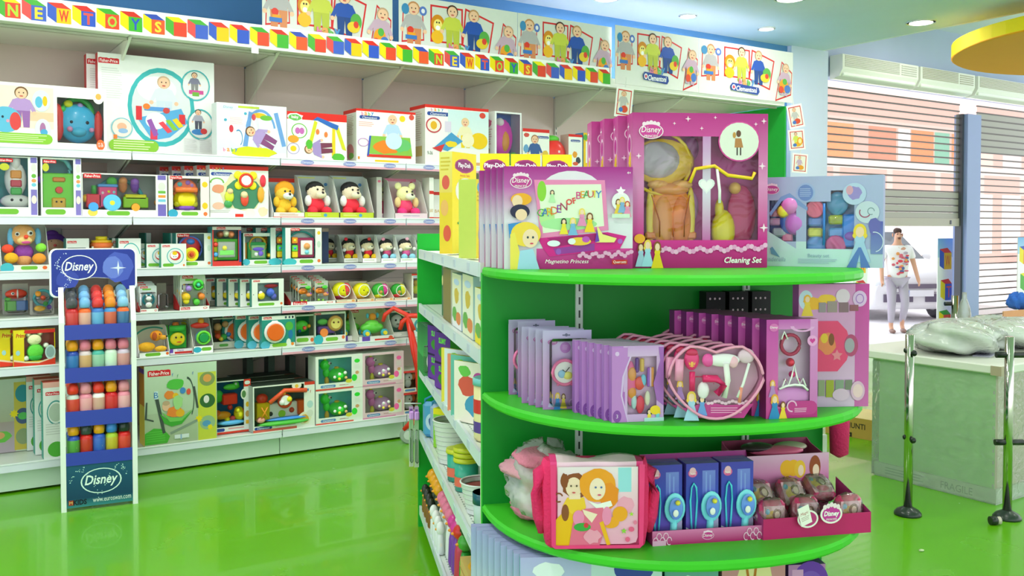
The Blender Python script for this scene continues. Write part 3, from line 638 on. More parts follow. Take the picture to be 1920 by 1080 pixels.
wb(carton, 'play_arch_box', 'red topped box picturing a baby under a yellow blue play arch', 538, 650, 212, 0, d=.12, face='#f3f3ee', side='#d8cfc4', prints=[('r', 0, .84, 1, 1, '#e0281e'), ('b', .13, .88, .15, .1, '#fff', 2), ('b', .13, .88, .12, .075, '#6ab85a', 5), ('t', 'baby', .13, .88, .08, '#f7e6ef', .2, 0, .03), ('o', .2, .6, .13, .16, .12, '#6ab848'), ('e', .2, .6, .105, .13, '#f2f5ee'), ('e', .17, .6, .04, .07, '#c868b8'), ('e', .24, .6, .04, .07, '#c868b8'), ('e', .1, .42, .09, .08, '#f2a030'), ('o', .1, .22, .1, .12, .1, '#9a88c8'), ('e', .1, .22, .05, .06, '#f4c820'),
   ('p', [(.34, .3), (.4, .3), (.5, .8), (.45, .84)], '#d8d428'), ('p', [(.74, .1), (.8, .1), (.8, .7), (.75, .7)], '#e8cc20'), ('p', [(.92, .25), (.99, .22), (.86, .72), (.8, .7)], '#d8d428'), ('p', [(.42, .84), (.5, .92), (.86, .76), (.84, .66), (.74, .7), (.5, .84)], '#2f68c0'), ('k', .52, .24, .62, '#a890cc', '#8a5a3c', '#7c3a54', 95), ('b', .36, .32, .06, .12, '#58b838', 4), ('b', .85, .07, .12, .1, '#58b838', 7), ('e', .5, .6, .03, .06, '#f08040'), ('e', .64, .55, .03, .06, '#f08040')])
wb(carton, 'play_mat_box', 'white box with baby in pale blue crawling on a play mat', 668, 779, 207, 0, dy=.015, d=.24, face='#f6f6f2', side='#e4e4da', top='#d8261c', left=[('r', 0, .93, 1, 1, '#d83028'), ('l', .2, .5, .8, .9, 12, '#c8b8a8'), ('e', .5, .2, .3, .15, '#d08088'), ('e', .6, .12, .2, .06, '#70b048')],
   prints=[('r', 0, .955, 1, 1, '#e0281e'), *baby(.1, .91), *clem(.22, .84, .34), ('l', .04, .66, .3, .76, 3, '#f0b0a8'), ('e', .93, .9, .045, .055, '#e05040'), ('e', .77, .86, .05, .06, '#f0d020'), ('k', .6, .6, .62, '#b9d4f2', '#e8c8a8', '#b9d4f2'), ('p', [(.2, .16), (.94, .14), (.9, .5), (.24, .5)], '#8cc048'), ('b', .5, .3, .28, .14, '#f08420', 3), ('b', .75, .34, .18, .14, '#6ac070', 8), ('e', .62, .42, .14, .16, '#cfe0f4'), ('r', .17, .1, .92, .15, '#e0341e'), ('p', [(.17, .12), (.21, .5), (.24, .5), (.2, .12)], '#3a5ac0'), ('o', .11, .37, .09, .08, .15, '#c888d0'), ('r', .3, .01, .7, .05, '#f2c428'), ('r', .02, .05, .05, .1, '#e09030')])
wb(carton, 'play_blanket_box', 'large white box picturing a blond baby in yellow trousers', 797, 916, 200, 0, dy=.015, d=.26, face='#f6f6f2', side='#e6e4da', top='#d8261c', left=[('r', 0, .94, 1, 1, '#d83028'), ('l', .2, .4, .8, .9, 14, '#cbbcae'), ('r', .2, .15, .8, .32, '#c8b070')],
   prints=[('r', 0, .95, 1, 1, '#e0281e'), *baby(.1, .92, .05), *clem(.2, .85, .34), ('g', .35, .3, 1, .94, '#cfe6ee', '#e9f2f0'), ('e', .9, .88, .05, .05, '#e04838'), ('e', .13, .66, .12, .13, '#c84858'), ('e', .13, .66, .1, .105, '#f3ead8'), ('e', .13, .66, .05, .07, '#e8b020'), ('r', .3, .56, .4, .74, '#ded2ea'), ('k', .62, .56, .5, '#f2e6c0', '#e8cc90', '#f0cc10'), ('e', .84, .44, .14, .14, '#f4c810'), ('e', .66, .44, .1, .12, '#f6e8c8'), ('p', [(.14, .3), (.4, .56), (.58, .42), (.34, .24)], '#4a9ad0'), ('p', [(.1, .28), (.3, .36), (.24, .22)], '#d83838'), ('b', .4, .36, .1, .06, '#f0d028', 4), ('t', '9-36', .07, .2, .06, '#666', .08), ('r', .3, .02, .9, .07, '#e0a878')])
wb(carton, 'purple_toy_box', 'deep blue box with purple toy, between white baby boxes', 928, 978, 210, 0, dy=.03, d=.2, face='#eeeef2', side='#f4f4f4', wins=[(.06, .05, .94, .97)], liner='#3a62a8', toys=[('E', .42, .55, .5, .22, .34, .1, '#c836a8'), ('E', .45, .5, .3, .1, .2, .06, '#f08a2c'), ('S', .3, .82, .4, .08, '#fff'), ('E', .8, .16, .4, .12, .14, .06, '#58b848')], left=[('k', .5, .2, .3, '#58a', '#432', '#a8c'), ('b', .5, .8, .3, .08, '#d86a9a', 2), ('l', .2, .4, .8, .7, 7, '#e0b8c8')])
wb(carton, 'toddler_toy_box', 'red topped box picturing a child in dark blue', 980, 1030, 242, 0, dy=.03, d=.12, face='#f4f4f0', side='#ddd', prints=[('r', 0, .92, 1, 1, '#e0281e'), ('b', .14, .84, .12, .06, '#d85048', 3), *clem(.76, .8, .44), ('k', .45, .48, .72, '#3b5f9e', '#a8704a', '#3b5f9e'), ('b', .85, .38, .14, .12, '#e8c048', 5), ('e', .84, .28, .1, .06, '#4888c8'), ('b', .12, .5, .1, .12, '#6aa0d0', 8)])
wb(tray, 'red_teapot_toy_tray', 'open tray holding a red round toy with green top', 1031, 1056, 250, 0, dy=.04, d=.12, back='#d4c4bc', toys=[('E', .5, .45, .5, .4, .42, .25, '#e0302c'), ('E', .4, .86, .5, .25, .1, .14, '#5ab83c'), ('S', .6, .5, .2, .14, '#f0b8c0')])
wb(carton, 'small_white_toy_box', 'small white box with tiny doodles beside the red round toy', 1066, 1092, 252, 0, dy=.02, d=.12, face='#f5f5f2', side='#c8a8a0', prints=[('r', 0, .93, 1, 1, '#e0281e'), *clem(.5, .82, .7), ('b', .45, .45, .2, .1, '#f0a030', 3), ('b', .7, .3, .2, .1, '#404850', 5), ('e', .5, .2, .2, .05, '#e06040')])
wb(carton, 'yellow_drawing_toy_box', 'box with yellow framed drawing board toy and two eyes', 1094, 1130, 250, 0, dy=.02, d=.12, face='#f2c41c', side='#4a90c8', prints=[('r', .12, .22, .95, .78, '#f4f2ea'), ('e', .5, .5, .1, .1, '#d06048'), ('e', .3, .9, .1, .07, '#fff'), ('e', .55, .9, .1, .07, '#fff'), ('e', .3, .9, .04, .03, '#222'), ('e', .55, .9, .04, .03, '#222'), ('e', .1, .88, .1, .08, '#5ab040'), ('r', .1, .04, .9, .12, '#e8682c')])
# --- row 1
band = [('r', .84, 0, 1, 1, '#efeff4'), ('r', .855, .02, .985, .45, '#8a7cc8'), ('e', .92, .82, .055, .07, '#dfe8d8'), ('e', .92, .68, .05, .035, '#70b848'), ('e', .92, .6, .05, .03, '#f09a60'), ('e', .92, .53, .05, .03, '#78c8e0'), ('e', .92, .28, .055, .07, '#f2e8da'), ('r', .855, .9, .985, .99, '#7a70c0')]
G_ = ('P', .1, .03, .6, .12, '#76bb3a')
wb(carton, 'musical_phone_box', 'teal box with a white smiling bottle shaped toy, cut by left edge', -22, 70, 293, 1, d=.17, face='#eef2ee', side='#d8ddda', wins=[(.02, .15, .8, .98)], liner='#3f9aa0', prints=[*band, ('F', .34, .93, .3), G_, ('e', .32, .82, .1, .06, '#c8c838')],
   toys=[('E', .56, .62, .5, .17, .3, .1, '#e9ecea'), ('C', .56, .86, .5, .08, .12, '#dfe3e2'), ('B', .56, .7, .2, .085, .07, .02, '#f0882a'), ('B', .56, .55, .2, .085, .06, .02, '#b83848'), ('B', .56, .42, .2, .085, .06, .02, '#3aa048'), ('E', .56, .25, .4, .24, .12, .1, '#f6f6f6'), *face_eyes(.56, .27, .12, .09), ('E', .1, .35, .4, .1, .25, .08, '#6a58b8')])
wb(carton, 'green_guitar_toy_box', 'box with a bright green musical toy and smiling orange button', 76, 152, 296, 1, d=.17, face='#f0f2ee', side='#cfd6d2', wins=[(.04, .15, .8, .97)], liner='#52909a', prints=[*band, ('F', .22, .93, .32), ('e', .12, .83, .08, .07, '#c8c838'), G_],
   toys=[('B', .44, .44, .4, .25, .3, .06, '#6ac22c'), ('B', .45, .63, .18, .1, .04, .03, '#ee7a24'), ('D', .45, .45, .18, .06, .04, '#e0402a'), ('B', .44, .23, .18, .11, .09, .03, '#eaa022'), ('T', .44, .8, .5, .2, .04, '#58a8b4'), ('S', .08, .62, .5, .09, '#7a4ab0'), *face_eyes(.44, .25, .06, .06)])
wb(carton, 'musical_train_box', 'wide box with a red blue toy train and yellow green carriage', 153, 313, 326, 1, d=.17, face='#f0f0ec', side='#cfd2cc', wins=[(.01, .16, .86, .97)], liner='#8c9492', prints=[('r', .87, 0, 1, 1, '#efeff4'), ('r', .885, .02, .985, .3, '#7a6cc0'), ('r', .885, .88, .985, .99, '#7a6cc0'), ('e', .935, .72, .045, .1, '#dfe8d8'), ('r', .89, .56, .98, .62, '#70b848'), ('r', .89, .46, .98, .52, '#f09a40'), ('r', .89, .36, .98, .42, '#78c8e0'), ('P', .28, .03, .55, .13, '#76bb3a'), ('e', .12, .1, .055, .09, '#e8d458'), ('F', .12, .93, .2)],
   toys=[('L', [(.12, .4), (.2, .66), (.33, .84), (.45, .88), (.58, .84), (.7, .66), (.78, .4)], .05, '#3a9ca8', .72), ('B', .14, .36, .4, .16, .16, .12, '#e02a38'), ('C', .15, .62, .4, .06, .1, '#3a9a3c'), ('B', .3, .46, .4, .2, .24, .12, '#e03a78'), ('B', .3, .72, .4, .22, .035, .14, '#4a90d8'), ('D', .345, .32, .1, .2, .05, '#4fa4de'), ('D', .345, .32, .04, .06, .03, '#f0d020'), ('D', .13, .22, .1, .11, .05, '#3a8ad8'), ('B', .63, .34, .4, .28, .13, .1, '#8cc22c'), ('B', .63, .47, .4, .24, .06, .1, '#f2d21c'), ('D', .62, .22, .1, .1, .04, '#f08a24'), ('S', .06, .42, .4, .1, '#f0a020'), ('D', .9, .34, .4, .08, .06, '#f08a50'),
   ('U', .36, .82, .5, .12, .12, .1, '#4ca83c'), ('U', .49, .74, .5, .1, .18, .1, '#b8703c'), ('S', .49, .84, .45, .1, '#c88048'), ('U', .63, .74, .5, .1, .18, .1, '#6a3aa0'), ('S', .63, .82, .45, .1, '#8a58b8'), ('S', .24, .55, .15, .04, '#fff'), ('S', .31, .58, .15, .04, '#f0d020'), ('S', .37, .57, .15, .04, '#78c8e0')])
wb(carton, 'yellow_pot_toy_box', 'small box with a smiling yellow pot toy and orange lid', 316, 392, 330, 1, d=.16, face='#f0ede6', side='#d8d4cc', wins=[(.1, .17, .78, .94)], liner='#a39c94', prints=[('F', .18, .95, .3), ('e', .89, .8, .07, .07, '#f2c828'), ('e', .89, .28, .07, .08, '#f2c828'), ('P', .3, .04, .72, .13, '#76bb3a'), ('e', .1, .09, .12, .1, '#3aa8c8'), ('e', .9, .08, .05, .05, '#f07a40')],
   toys=[('E', .44, .42, .4, .3, .26, .2, '#f2bc12'), ('D', .44, .64, .4, .3, .03, '#e8622c'), ('C', .44, .66, .4, .3, .06, '#e8642a'), ('E', .44, .22, .4, .27, .09, .2, '#6a3aa0'), ('E', .24, .32, .25, .1, .09, .08, '#f5c624'), ('E', .64, .32, .25, .1, .09, .08, '#f5c624'), ('S', .44, .47, .1, .05, '#d03c2c'), *face_eyes(.44, .54, .12, .08), ('S', .3, .8, .5, .09, '#48a8b0'), ('S', .5, .84, .5, .09, '#8a60b8'), ('S', .6, .78, .5, .08, '#9a78c0')])
wb(carton, 'flower_mobile_box', 'large red topped box with sunflower mirror mobile toy', 393, 503, 311, 1, dy=.05, d=.1, face='#eef0ee', side='#dcd9d4', top='#d8322a', n=4, gap=.1, short='large red topped box with sunflower mobile', grp='sunflower mobile boxes', dx=-.06,
   prints=[('r', 0, .92, 1, 1, '#e02c20'), *baby(.06, .93, .05), *clem(.2, .83, .36), ('b', .56, .5, .42, .42, '#e6ddb0', 11, .2, 20), ('b', .58, .45, .34, .36, '#4a8a6a', 4), ('b', .14, .55, .12, .1, '#e89a78', 6), ('o', .12, .66, .12, .1, .2, '#78b848', 0, 180), ('e', .14, .22, .1, .07, '#f0c0a8'), ('r', .42, .01, .56, .07, '#e0342a'), ('b', .68, .09, .1, .1, '#f0ece0', 5), ('b', .9, .12, .1, .1, '#f0dcb8', 2), ('l', .0, .08, .35, .14, 2, '#c8c8c0')],
   toys=[('E', .6, .72, -.12, .16, .16, .03, '#f4c012'), ('E', .47, .82, -.08, .08, .08, .02, '#f4c012'), ('E', .73, .82, -.08, .08, .08, .02, '#f4c012'), ('E', .48, .62, -.08, .08, .08, .02, '#f4c012'), ('E', .72, .62, -.08, .08, .08, .02, '#f4c012'), ('T', .6, .72, -.3, .12, .025, '#e0301c'), ('D', .6, .72, -.3, .1, .01, '#cfd8da'), ('E', .58, .36, -.1, .08, .14, .04, '#c8402c'), ('S', .57, .44, -.14, .07, '#e8b890'), ('E', .32, .4, -.1, .09, .12, .04, '#b8c02c'), ('S', .33, .5, -.14, .06, '#e0b080'), ('E', .86, .45, -.1, .07, .16, .04, '#f09024'), ('E', .9, .72, -.1, .06, .12, .03, '#c8283c'), ('E', .3, .26, -.1, .08, .08, .04, '#3a8a4c')])
def plush(fur, body, muzzle, ear=None, cap=None, feet=None, hands=None):
    o = [('U', .47, .6, .5, .22, .2, .17, fur), ('U', .47, .3, .5, .2, .2, .16, body), ('U', .53, .54, .2, .13, .09, .1, muzzle), ('S', .55, .58, .08, .035, '#2a1c1c'), ('S', .44, .66, .22, .025, '#222'), ('S', .6, .66, .22, .025, '#222'),
         ('U', .3, .16, .25, .12, .11, .14, feet or body), ('U', .7, .16, .25, .12, .11, .14, feet or body), ('U', .22, .4, .4, .08, .13, .08, hands or body), ('U', .76, .4, .4, .08, .13, .08, hands or body)]
    if ear: o += [('U', .26, .8, .5, .09, .09, .06, ear), ('U', .68, .8, .5, .09, .09, .06, ear)]
    if cap: o += [('U', .46, .68, .58, .225, .18, .18, cap)]
    return o
T_ = dict(side='#e9e9e6', lip=.13, d=.2)
wb(tray, 'lion_plush_tray', 'open tray with an orange lion plush, red topped card', 512, 571, 332, 1, back='#5a9ac0', lipc='#f0ece4', prints=[('r', 0, .9, 1, 1, '#e02c20'), ('g', 0, .3, 1, .9, '#bcd6e2', '#4a98a8'), *clem(.8, .8, .3)], lipp=[('r', 0, 0, 1, .2, '#e04428'), ('l', .2, .3, .8, .8, 3, '#c88060')], cat='plush toy', toys=[('U', .5, .68, .5, .26, .24, .12, '#ee9218'), *plush('#f6b43c', '#f4b02a', '#fff'), ('U', .8, .1, .2, .13, .09, .1, '#8cc22c')], **T_)
for i, (a, b, l) in enumerate(((570, 636, 'red suited plush doll tray beside the lion plush'), (637, 701, 'red suited plush doll tray nearer the pink bear'))):
    wb(tray, 'plush_doll_tray', l, a, b, 327+i, 1, back='#b9c4cc', lipc='#c2d234', cat='plush toy', grp='red suited plush dolls', prints=[('g', 0, .2, 1, .98, '#c6cdd0', '#9fb2c4'), ('l', .1, .9, .6, .97, 1, '#dfe27a'), ('e', .9, .8, .05, .04, '#4a80c0')], lipp=[('e', .6, .5, .05, .3, '#4aa0d0'), ('l', .1, .3, .5, .8, 2, '#eef09a')],
       toys=plush('#f0c8b0', '#d8283c', '#f3d0b8', cap='#17161a', hands='#f4f4f4'), **T_)
wb(tray, 'pink_bear_tray', 'pink edged tray with a cream bear in a pink suit', 740, 802, 333, 1, back='#d9bcc8', lipc='#efd5e0', cat='plush toy', n=1, dx=-.1, gap=.22, short='pink edged cream bear tray', grp='pink bear trays', prints=[('r', 0, .93, 1, 1, '#d87a9c'), ('e', .85, .88, .06, .05, '#c03050')], lipp=clem(.5, .5, .5), toys=plush('#ecd6a0', '#e0406a', '#f6e6c4', '#ecd6a0', feet='#e8307a', hands='#efc088'), **T_)
wb(carton, 'grey_backed_toy_box', 'grey sided toy box in the gap before the pink bear', 706, 716, 332, 1, dy=.1, d=.3, face='#c8c4c0', side='#b0aaa6', prints=[('e', .5, .9, .3, .03, '#d86a8a')])
for i, (x, y) in enumerate(((805, 333), (811, 336))):
    wb(carton, 'tall_red_edged_box', ['tall white box with red bands just past the pink bear', 'tall white box with red bands, half hidden by the yellow boxes'][i], x, x+8+i*18, y, 1, dy=.06+.14*i, d=.12, face='#f2f0ec', side='#e2ded8', prints=[('r', 0, .6, 1, .68, '#d83028'), ('r', 0, 0, 1, .04, '#d83028'), ('t', 'BABY', .5, .2, .08, '#c89a28', .8)])
# --- row 2
YEL = [('e', .92, .86, .045, .05, '#f2c828'), ('e', .92, .55, .05, .09, '#cfe0d0'), ('e', .92, .1, .045, .045, '#f07a40')]
wb(tray, 'puppy_plush_tray', 'open tray with a puppy plush, blue ears and purple checked body', 1, 92, 419, 2, 508, back='#c9cec8', lipc='#ece8e0', lip=.13, d=.22, cat='plush toy', prints=[('g', 0, .2, 1, 1, '#d8dcd4', '#a8b8b0')], lipp=[('P', .4, .2, .75, .8, '#76bb3a'), ('e', .9, .5, .05, .3, '#ee6a2c'), ('e', .12, .5, .14, .9, '#4ab8c8')],
   toys=[('U', .5, .78, .5, .25, .24, .2, '#d9a066'), ('U', .24, .72, .5, .07, .22, .07, '#6aaad8'), ('U', .8, .74, .5, .07, .2, .07, '#6aaad8'), ('U', .5, .66, .2, .15, .09, .1, '#e8b878'), ('S', .52, .74, .05, .045, '#e03820'), ('U', .52, .62, .1, .09, .035, .04, '#c04888'), ('S', .36, .8, .25, .05, '#fff'), ('S', .35, .8, .18, .028, '#222'), ('S', .62, .82, .25, .06, '#fff'), ('S', .63, .82, .17, .03, '#222'), ('U', .5, .4, .5, .2, .18, .15, '#8a3fa0'), ('U', .16, .48, .35, .12, .1, .1, '#e8442c'), ('U', .85, .5, .3, .11, .1, .09, '#7cc83c'), ('U', .22, .28, .2, .14, .12, .1, '#f2a01c'), ('U', .8, .26, .2, .14, .12, .1, '#f08a2a'), ('U', .5, .22, .4, .16, .12, .12, '#c89058')])
wb(tray, 'monkey_plush_tray', 'open tray with a purple furred monkey plush beside the puppy', 80, 122, 427, 2, 500, dy=.1, back='#c9cec8', lip=.13, d=.2, cat='plush toy', toys=[('U', .5, .62, .5, .34, .26, .18, '#5e2f94'), ('U', .5, .82, .5, .16, .12, .1, '#6a38a0'), ('U', .54, .55, .15, .24, .16, .12, '#e0b08c'), ('S', .4, .64, .08, .035, '#222'), ('S', .66, .64, .08, .035, '#222'), ('S', .54, .55, -.02, .04, '#d85858'), ('U', .5, .25, .5, .25, .2, .15, '#7a48b0'), ('U', .05, .4, .2, .14, .12, .1, '#70c040')])
wb(carton, 'small_teal_toy_box', 'low grey teal box between the monkey plush and drum toy', 124, 167, 447, 2, dy=.1, d=.12, face='#e8ece8', side='#3a8a84', wins=[(.05, .1, .85, .7)], liner='#4a6a78', prints=[FP(.25, .88, .4)], toys=[('S', .4, .4, .4, .2, '#6a58a8'), ('S', .65, .4, .4, .18, '#c05878')])
wb(carton, 'drum_toy_box', 'box topped by an orange yellow drum toy behind the display header', 172, 213, 462, 2, dy=.12, d=.18, face='#e9e4da', side='#c8b8a0', cat='toy box', toys=[('D', .5, .8, .3, .3, .03, '#f07a30'), ('C', .5, 1.05, .4, .5, .12, '#ea6230'), ('C', .5, 1.22, .4, .45, .06, '#f2a020'), ('C', .5, 1.36, .4, .25, .09, '#f4b81c')])
wb(carton, 'white_ring_toy_box', 'white box with thin teal ring right behind the display header', 222, 264, 447, 2, dy=.08, d=.1, face='#eef0ee', side='#2c8a74', n=3, gap=.11, dx=-.02, short='white box with thin teal ring', grp='thin teal ring boxes', prints=[FP(.25, .87, .4), ('o', .55, .4, .42, .45, .08, '#4ab8b8', 10, 170), ('e', .55, .35, .2, .2, '#e6e0d8')])
wb(carton, 'teal_spine_box', 'narrow teal spined box, tallest behind the little red circle box', 318, 329, 437, 2, dy=.2, d=.2, face='#cfe0d8', side='#2f9a86', prints=[('r', 0, 0, .2, 1, '#2f8a80')], n=1, gap=.24, dx=-.11, short='narrow teal spined box', grp='narrow teal boxes')
wb(carton, 'teether_toy_box', 'small white box with a red and yellow toy in a teal circle', 302, 349, 457, 2, 502, d=.06, face='#f1f3ee', side='#2f9a86', n=4, gap=.085, dx=-.075, short='small white teether box with teal side', grp='teal sided teether boxes',
   prints=[FP(.2, .9, .3), ('o', .56, .48, .34, .34, .1, '#58b8c0'), ('e', .56, .48, .3, .3, '#eaf2ec'), ('e', .56, .5, .22, .2, '#d83a3a'), ('e', .52, .52, .16, .15, '#fff'), ('e', .54, .6, .1, .08, '#f2c81c'), ('e', .5, .46, .02, .02, '#222'), ('e', .58, .46, .02, .02, '#222'), ('P', .06, .05, .5, .18, '#70b838'), ('e', .9, .1, .04, .045, '#f07a40')])
wb(carton, 'busy_house_toy_box', 'box with a rounded red blue house toy and orange flower dial', 330, 397, 437, 2, 500, dy=.06, d=.12, face='#eef0ea', side='#3a9a92', wins=[(.04, .17, .78, .98)], liner='#6a9aa0', prints=[FP(.2, .93, .34), *YEL, ('P', .1, .04, .6, .14, '#76bb3a')], toys=[('E', .42, .55, .4, .3, .34, .1, '#d82a34'), ('E', .42, .74, .25, .13, .1, .08, '#3a78d0'), ('D', .42, .36, .12, .22, .05, '#f2c41c'), ('D', .42, .36, .03, .12, .04, '#ee7a20'), ('S', .42, .36, -.05, .07, '#b83a20'), ('T', .42, .55, .4, .34, .035, '#4a68c8')])
wb(carton, 'picture_book_toy_box', 'red edged box with a green framed toy picture book', 398, 452, 425, 2, 499, dy=.06, d=.12, face='#d8403a', side='#4a9aa0', wins=[(.04, .13, .9, .92)], liner='#7a8a90', prints=[('r', 0, .92, 1, 1, '#e8e0dc'), FP(.3, .96, .3), ('r', .92, .1, 1, .9, '#3a4a9a')], toys=[('B', .5, .42, .3, .3, .27, .03, '#58b040'), ('B', .5, .42, .12, .22, .2, .02, '#e6efe6'), ('B', .5, .34, .02, .18, .06, .01, '#70c060'), ('S', .42, .46, .0, .06, '#f0c040'), ('B', .12, .42, .3, .05, .28, .04, '#f0c020'), ('S', .12, .55, .2, .07, '#e03a30'), ('S', .12, .3, .2, .07, '#4a90d0'), ('S', .3, .8, .3, .09, '#8a4a30'), ('S', .5, .83, .3, .09, '#e8c8a8'), ('S', .68, .8, .3, .09, '#c87850')])
wb(carton, 'peekaboo_book_toy_box', 'white box with a teal orange toy book showing a purple picture', 456, 512, 437, 2, 497, dy=.06, d=.12, face='#eef2ee', side='#2fa098', wins=[(.06, .17, .95, .9)], liner='#b8c8c0', prints=[FP(.18, .94, .28), ('P', .35, .04, .8, .14, '#76bb3a'), ('e', .1, .1, .12, .1, '#4ab8c8'), ('e', .93, .1, .04, .045, '#f07a40')], toys=[('B', .48, .44, .3, .3, .28, .04, '#3aa060'), ('B', .5, .42, .1, .22, .2, .02, '#a8d8a0'), ('E', .5, .5, .0, .18, .06, .02, '#5a4ab0'), ('S', .58, .36, .0, .08, '#6a50b8'), ('S', .42, .34, .0, .06, '#e8e8f0'), ('T', .5, .62, .25, .26, .035, '#f09a28'), ('B', .1, .44, .3, .04, .26, .04, '#f07a28'), ('S', .88, .3, .2, .08, '#f2a81c')])
wb(carton, 'teal_learning_toy_box', 'large box with a pink and orange learning board toy, teal sides', 535, 603, 427, 2, 500, d=.07, face='#f2f4f0', side='#2aa8a4', n=5, gap=.1, dx=-.075, short='large teal sided learning board box', grp='teal sided learning boxes', wins=[(.14, .17, .82, .97)], liner='#bfe0dc', prints=[FP(.27, .95, .25), *YEL, ('P', .38, .04, .76, .14, '#76bb3a'), ('e', .12, .08, .18, .1, '#4ac0cc')], toys=[('T', .48, .5, .8, .4, .03, '#2a9a9a'), ('B', .56, .46, .4, .25, .27, .03, '#d83a78'), ('B', .58, .46, .1, .17, .2, .02, '#f0e4ea'), ('S', .58, .5, -.1, .09, '#f08a50'), ('S', .58, .34, -.1, .06, '#70b8e0'), ('B', .26, .66, .3, .09, .09, .05, '#f07a24'), ('B', .26, .45, .3, .09, .09, .05, '#5ab848'), ('B', .26, .28, .3, .09, .09, .05, '#f0b020'), ('S', .26, .66, .1, .04, '#f4e030'), ('S', .26, .45, .1, .04, '#4a80d0')])
wb(carton, 'dark_blue_toy_box', 'dark blue edged box hidden behind the large learning box', 604, 616, 428, 2, dy=.3, d=.2, face='#3a4a78', side='#6a5a58', prints=[('r', .0, .9, 1, 1, '#c8a8a0')])
minis = [('#f0c8a8', '#17161a', '#f2b41c', '#f2b41c', '#d8283c', 'red bow'), ('#f0c8a8', '#17161a', '#f2b41c', '#f2b41c', '#c83a3a', 'red cap'), ('#f0c8a8', '#17161a', '#8ac4ee', '#c84a78', '#e08aa8', 'pink bow'), ('#f0c8a8', '#17161a', '#8ac4ee', '#d85a98', '#e8a0b8', 'rosy suit')]
for i, (a, b, l) in enumerate(((644, 679, 'small doll tray with yellow feet, beside the empty grey trays'), (679, 714, 'small doll tray with yellow feet and tall red tuft'), (714, 750, 'small doll tray with pale blue feet and pink bow'), (750, 786, 'small doll tray with pale blue feet, against the green island board'), (787, 812, 'small blue doll tray half hidden behind the green island board'))):
    s_ = minis[min(i, 3)]
    wb(tray, 'small_doll_tray', l, a, b, 440, 2, 492, back='#cfd4d4', side='#dfe2de', lip=.15, d=.13, cat='plush toy', grp='small plush doll trays', prints=[('g', 0, .2, 1, .96, '#dfe2e2', '#b8c4c8')], lipp=[('l', .1, .3, .8, .7, 1, '#b8c8a0')], n=2 if i == 0 else 0, gap=.17, dx=-.1, short='small doll tray with yellow feet',
       toys=[('U', .45, .58, .5, .24, .2, .17, s_[0]), ('U', .45, .66, .58, .25, .2, .18, s_[1]), ('U', .52, .54, .25, .14, .08, .1, '#f6d6bc'), ('S', .56, .57, .12, .03, '#1c1418'), ('U', .5, .34, .5, .16, .15, .13, s_[3] if i > 1 else '#d8283c'), ('U', .3, .2, .2, .13, .11, .07, s_[2]), ('U', .72, .2, .2, .13, .11, .07, s_[2]), ('U', .25 if i % 2 == 0 else .5, .84, .35, .07, .06, .05, s_[4]), ('S', .85, .48, .3, .07, '#fff'), ('S', .14, .45, .3, .07, '#fff')])
# --- row 3
wb(card, 'fish_toy_card', 'blister card with a red striped fish and blue squares', 6, 55, 533, 3, 591, d=.08, face='#c2bfb8', cat='toy card', toys=[('E', .5, .68, .5, .32, .16, .07, '#d8402c'), ('S', .36, .7, .1, .05, '#fff'), ('S', .36, .7, .0, .03, '#222'), ('E', .55, .68, .3, .03, .15, .08, '#f2e8e0'), ('B', .28, .3, .5, .17, .16, .06, '#5aa83c'), ('B', .72, .3, .5, .17, .16, .06, '#4a78b8'), ('E', .18, .52, .5, .1, .06, .05, '#58b040')], prints=[('g', 0, .5, 1, 1, '#c8c0b4', '#8aa8a8')])
wb(card, 'arc_toy_card', 'grey blister card with an orange toy arc, beside the fish card', 58, 104, 537, 3, 592, d=.08, face='#b8b4ae', cat='toy card', toys=[('T', .5, .6, .5, .26, .06, '#3a8a98'), ('S', .3, .75, .4, .1, '#ee8a28'), ('S', .5, .6, .4, .09, '#d85038'), ('E', .36, .25, .4, .18, .1, .06, '#e8a41c'), ('S', .6, .4, .4, .08, '#4aa850'), ('S', .75, .28, .4, .08, '#6a4a9a')], prints=[('g', 0, .5, 1, 1, '#c0b8b0', '#90989a')])
wb(card, 'green_rattle_card', 'pale blister card with green rattle seen above the bottle racks', 188, 246, 545, 3, 597, dy=.05, d=.08, face='#dfe0dc', cat='toy card', toys=[('S', .4, .5, .5, .17, '#3aa83c'), ('S', .7, .45, .5, .12, '#f0b020'), ('S', .45, .7, .5, .1, '#70c040')], prints=[FP(.3, .9, .4)])
def ctray(lab, px0, px1, yt, yb, cards, side='#c8282c', d=.16, lip=.26, n=0, big=0, short=None):
    r = wb(tray, 'blister_card_tray', lab, px0, px1, yt, 3, yb, back='#dfe2dc', side=side, lip=lip, lipc='#f8f8f4', d=d, cut=.2, cat='toy display', lipp=[('F', .2, .5, .3), ('e', .85, .5, .07, .28, '#d8282c'), ('e', .85, .5, .05, .2, '#f8e0dc')], base='#bbb')
    return r
def cards_in(r, cards, w, h, dep, grp, base):
    for i, (fx, fn, ops, face, lb) in enumerate(cards):
        c = card('toy_card', w, h, .035, face=face, toys=ops, prints=[FP(.3, .93, .42), ('P', .2, .82, .7, .88, '#70b838'), ('g', 0, 0, 1, .78, face, '#a9b8b0')], bub=(.06, .06, .94, .74)); c.location = r.location+Vector((fx, .01, .006)); tag(c, lb, 'toy card', grp)
        if fn: row_back(c, fn, Vector((-.004, .042, .012)), (grp[:-1]+(', left stack' if 'left stack' in lb else ', right stack' if 'right stack' in lb else '')), grp, 0)
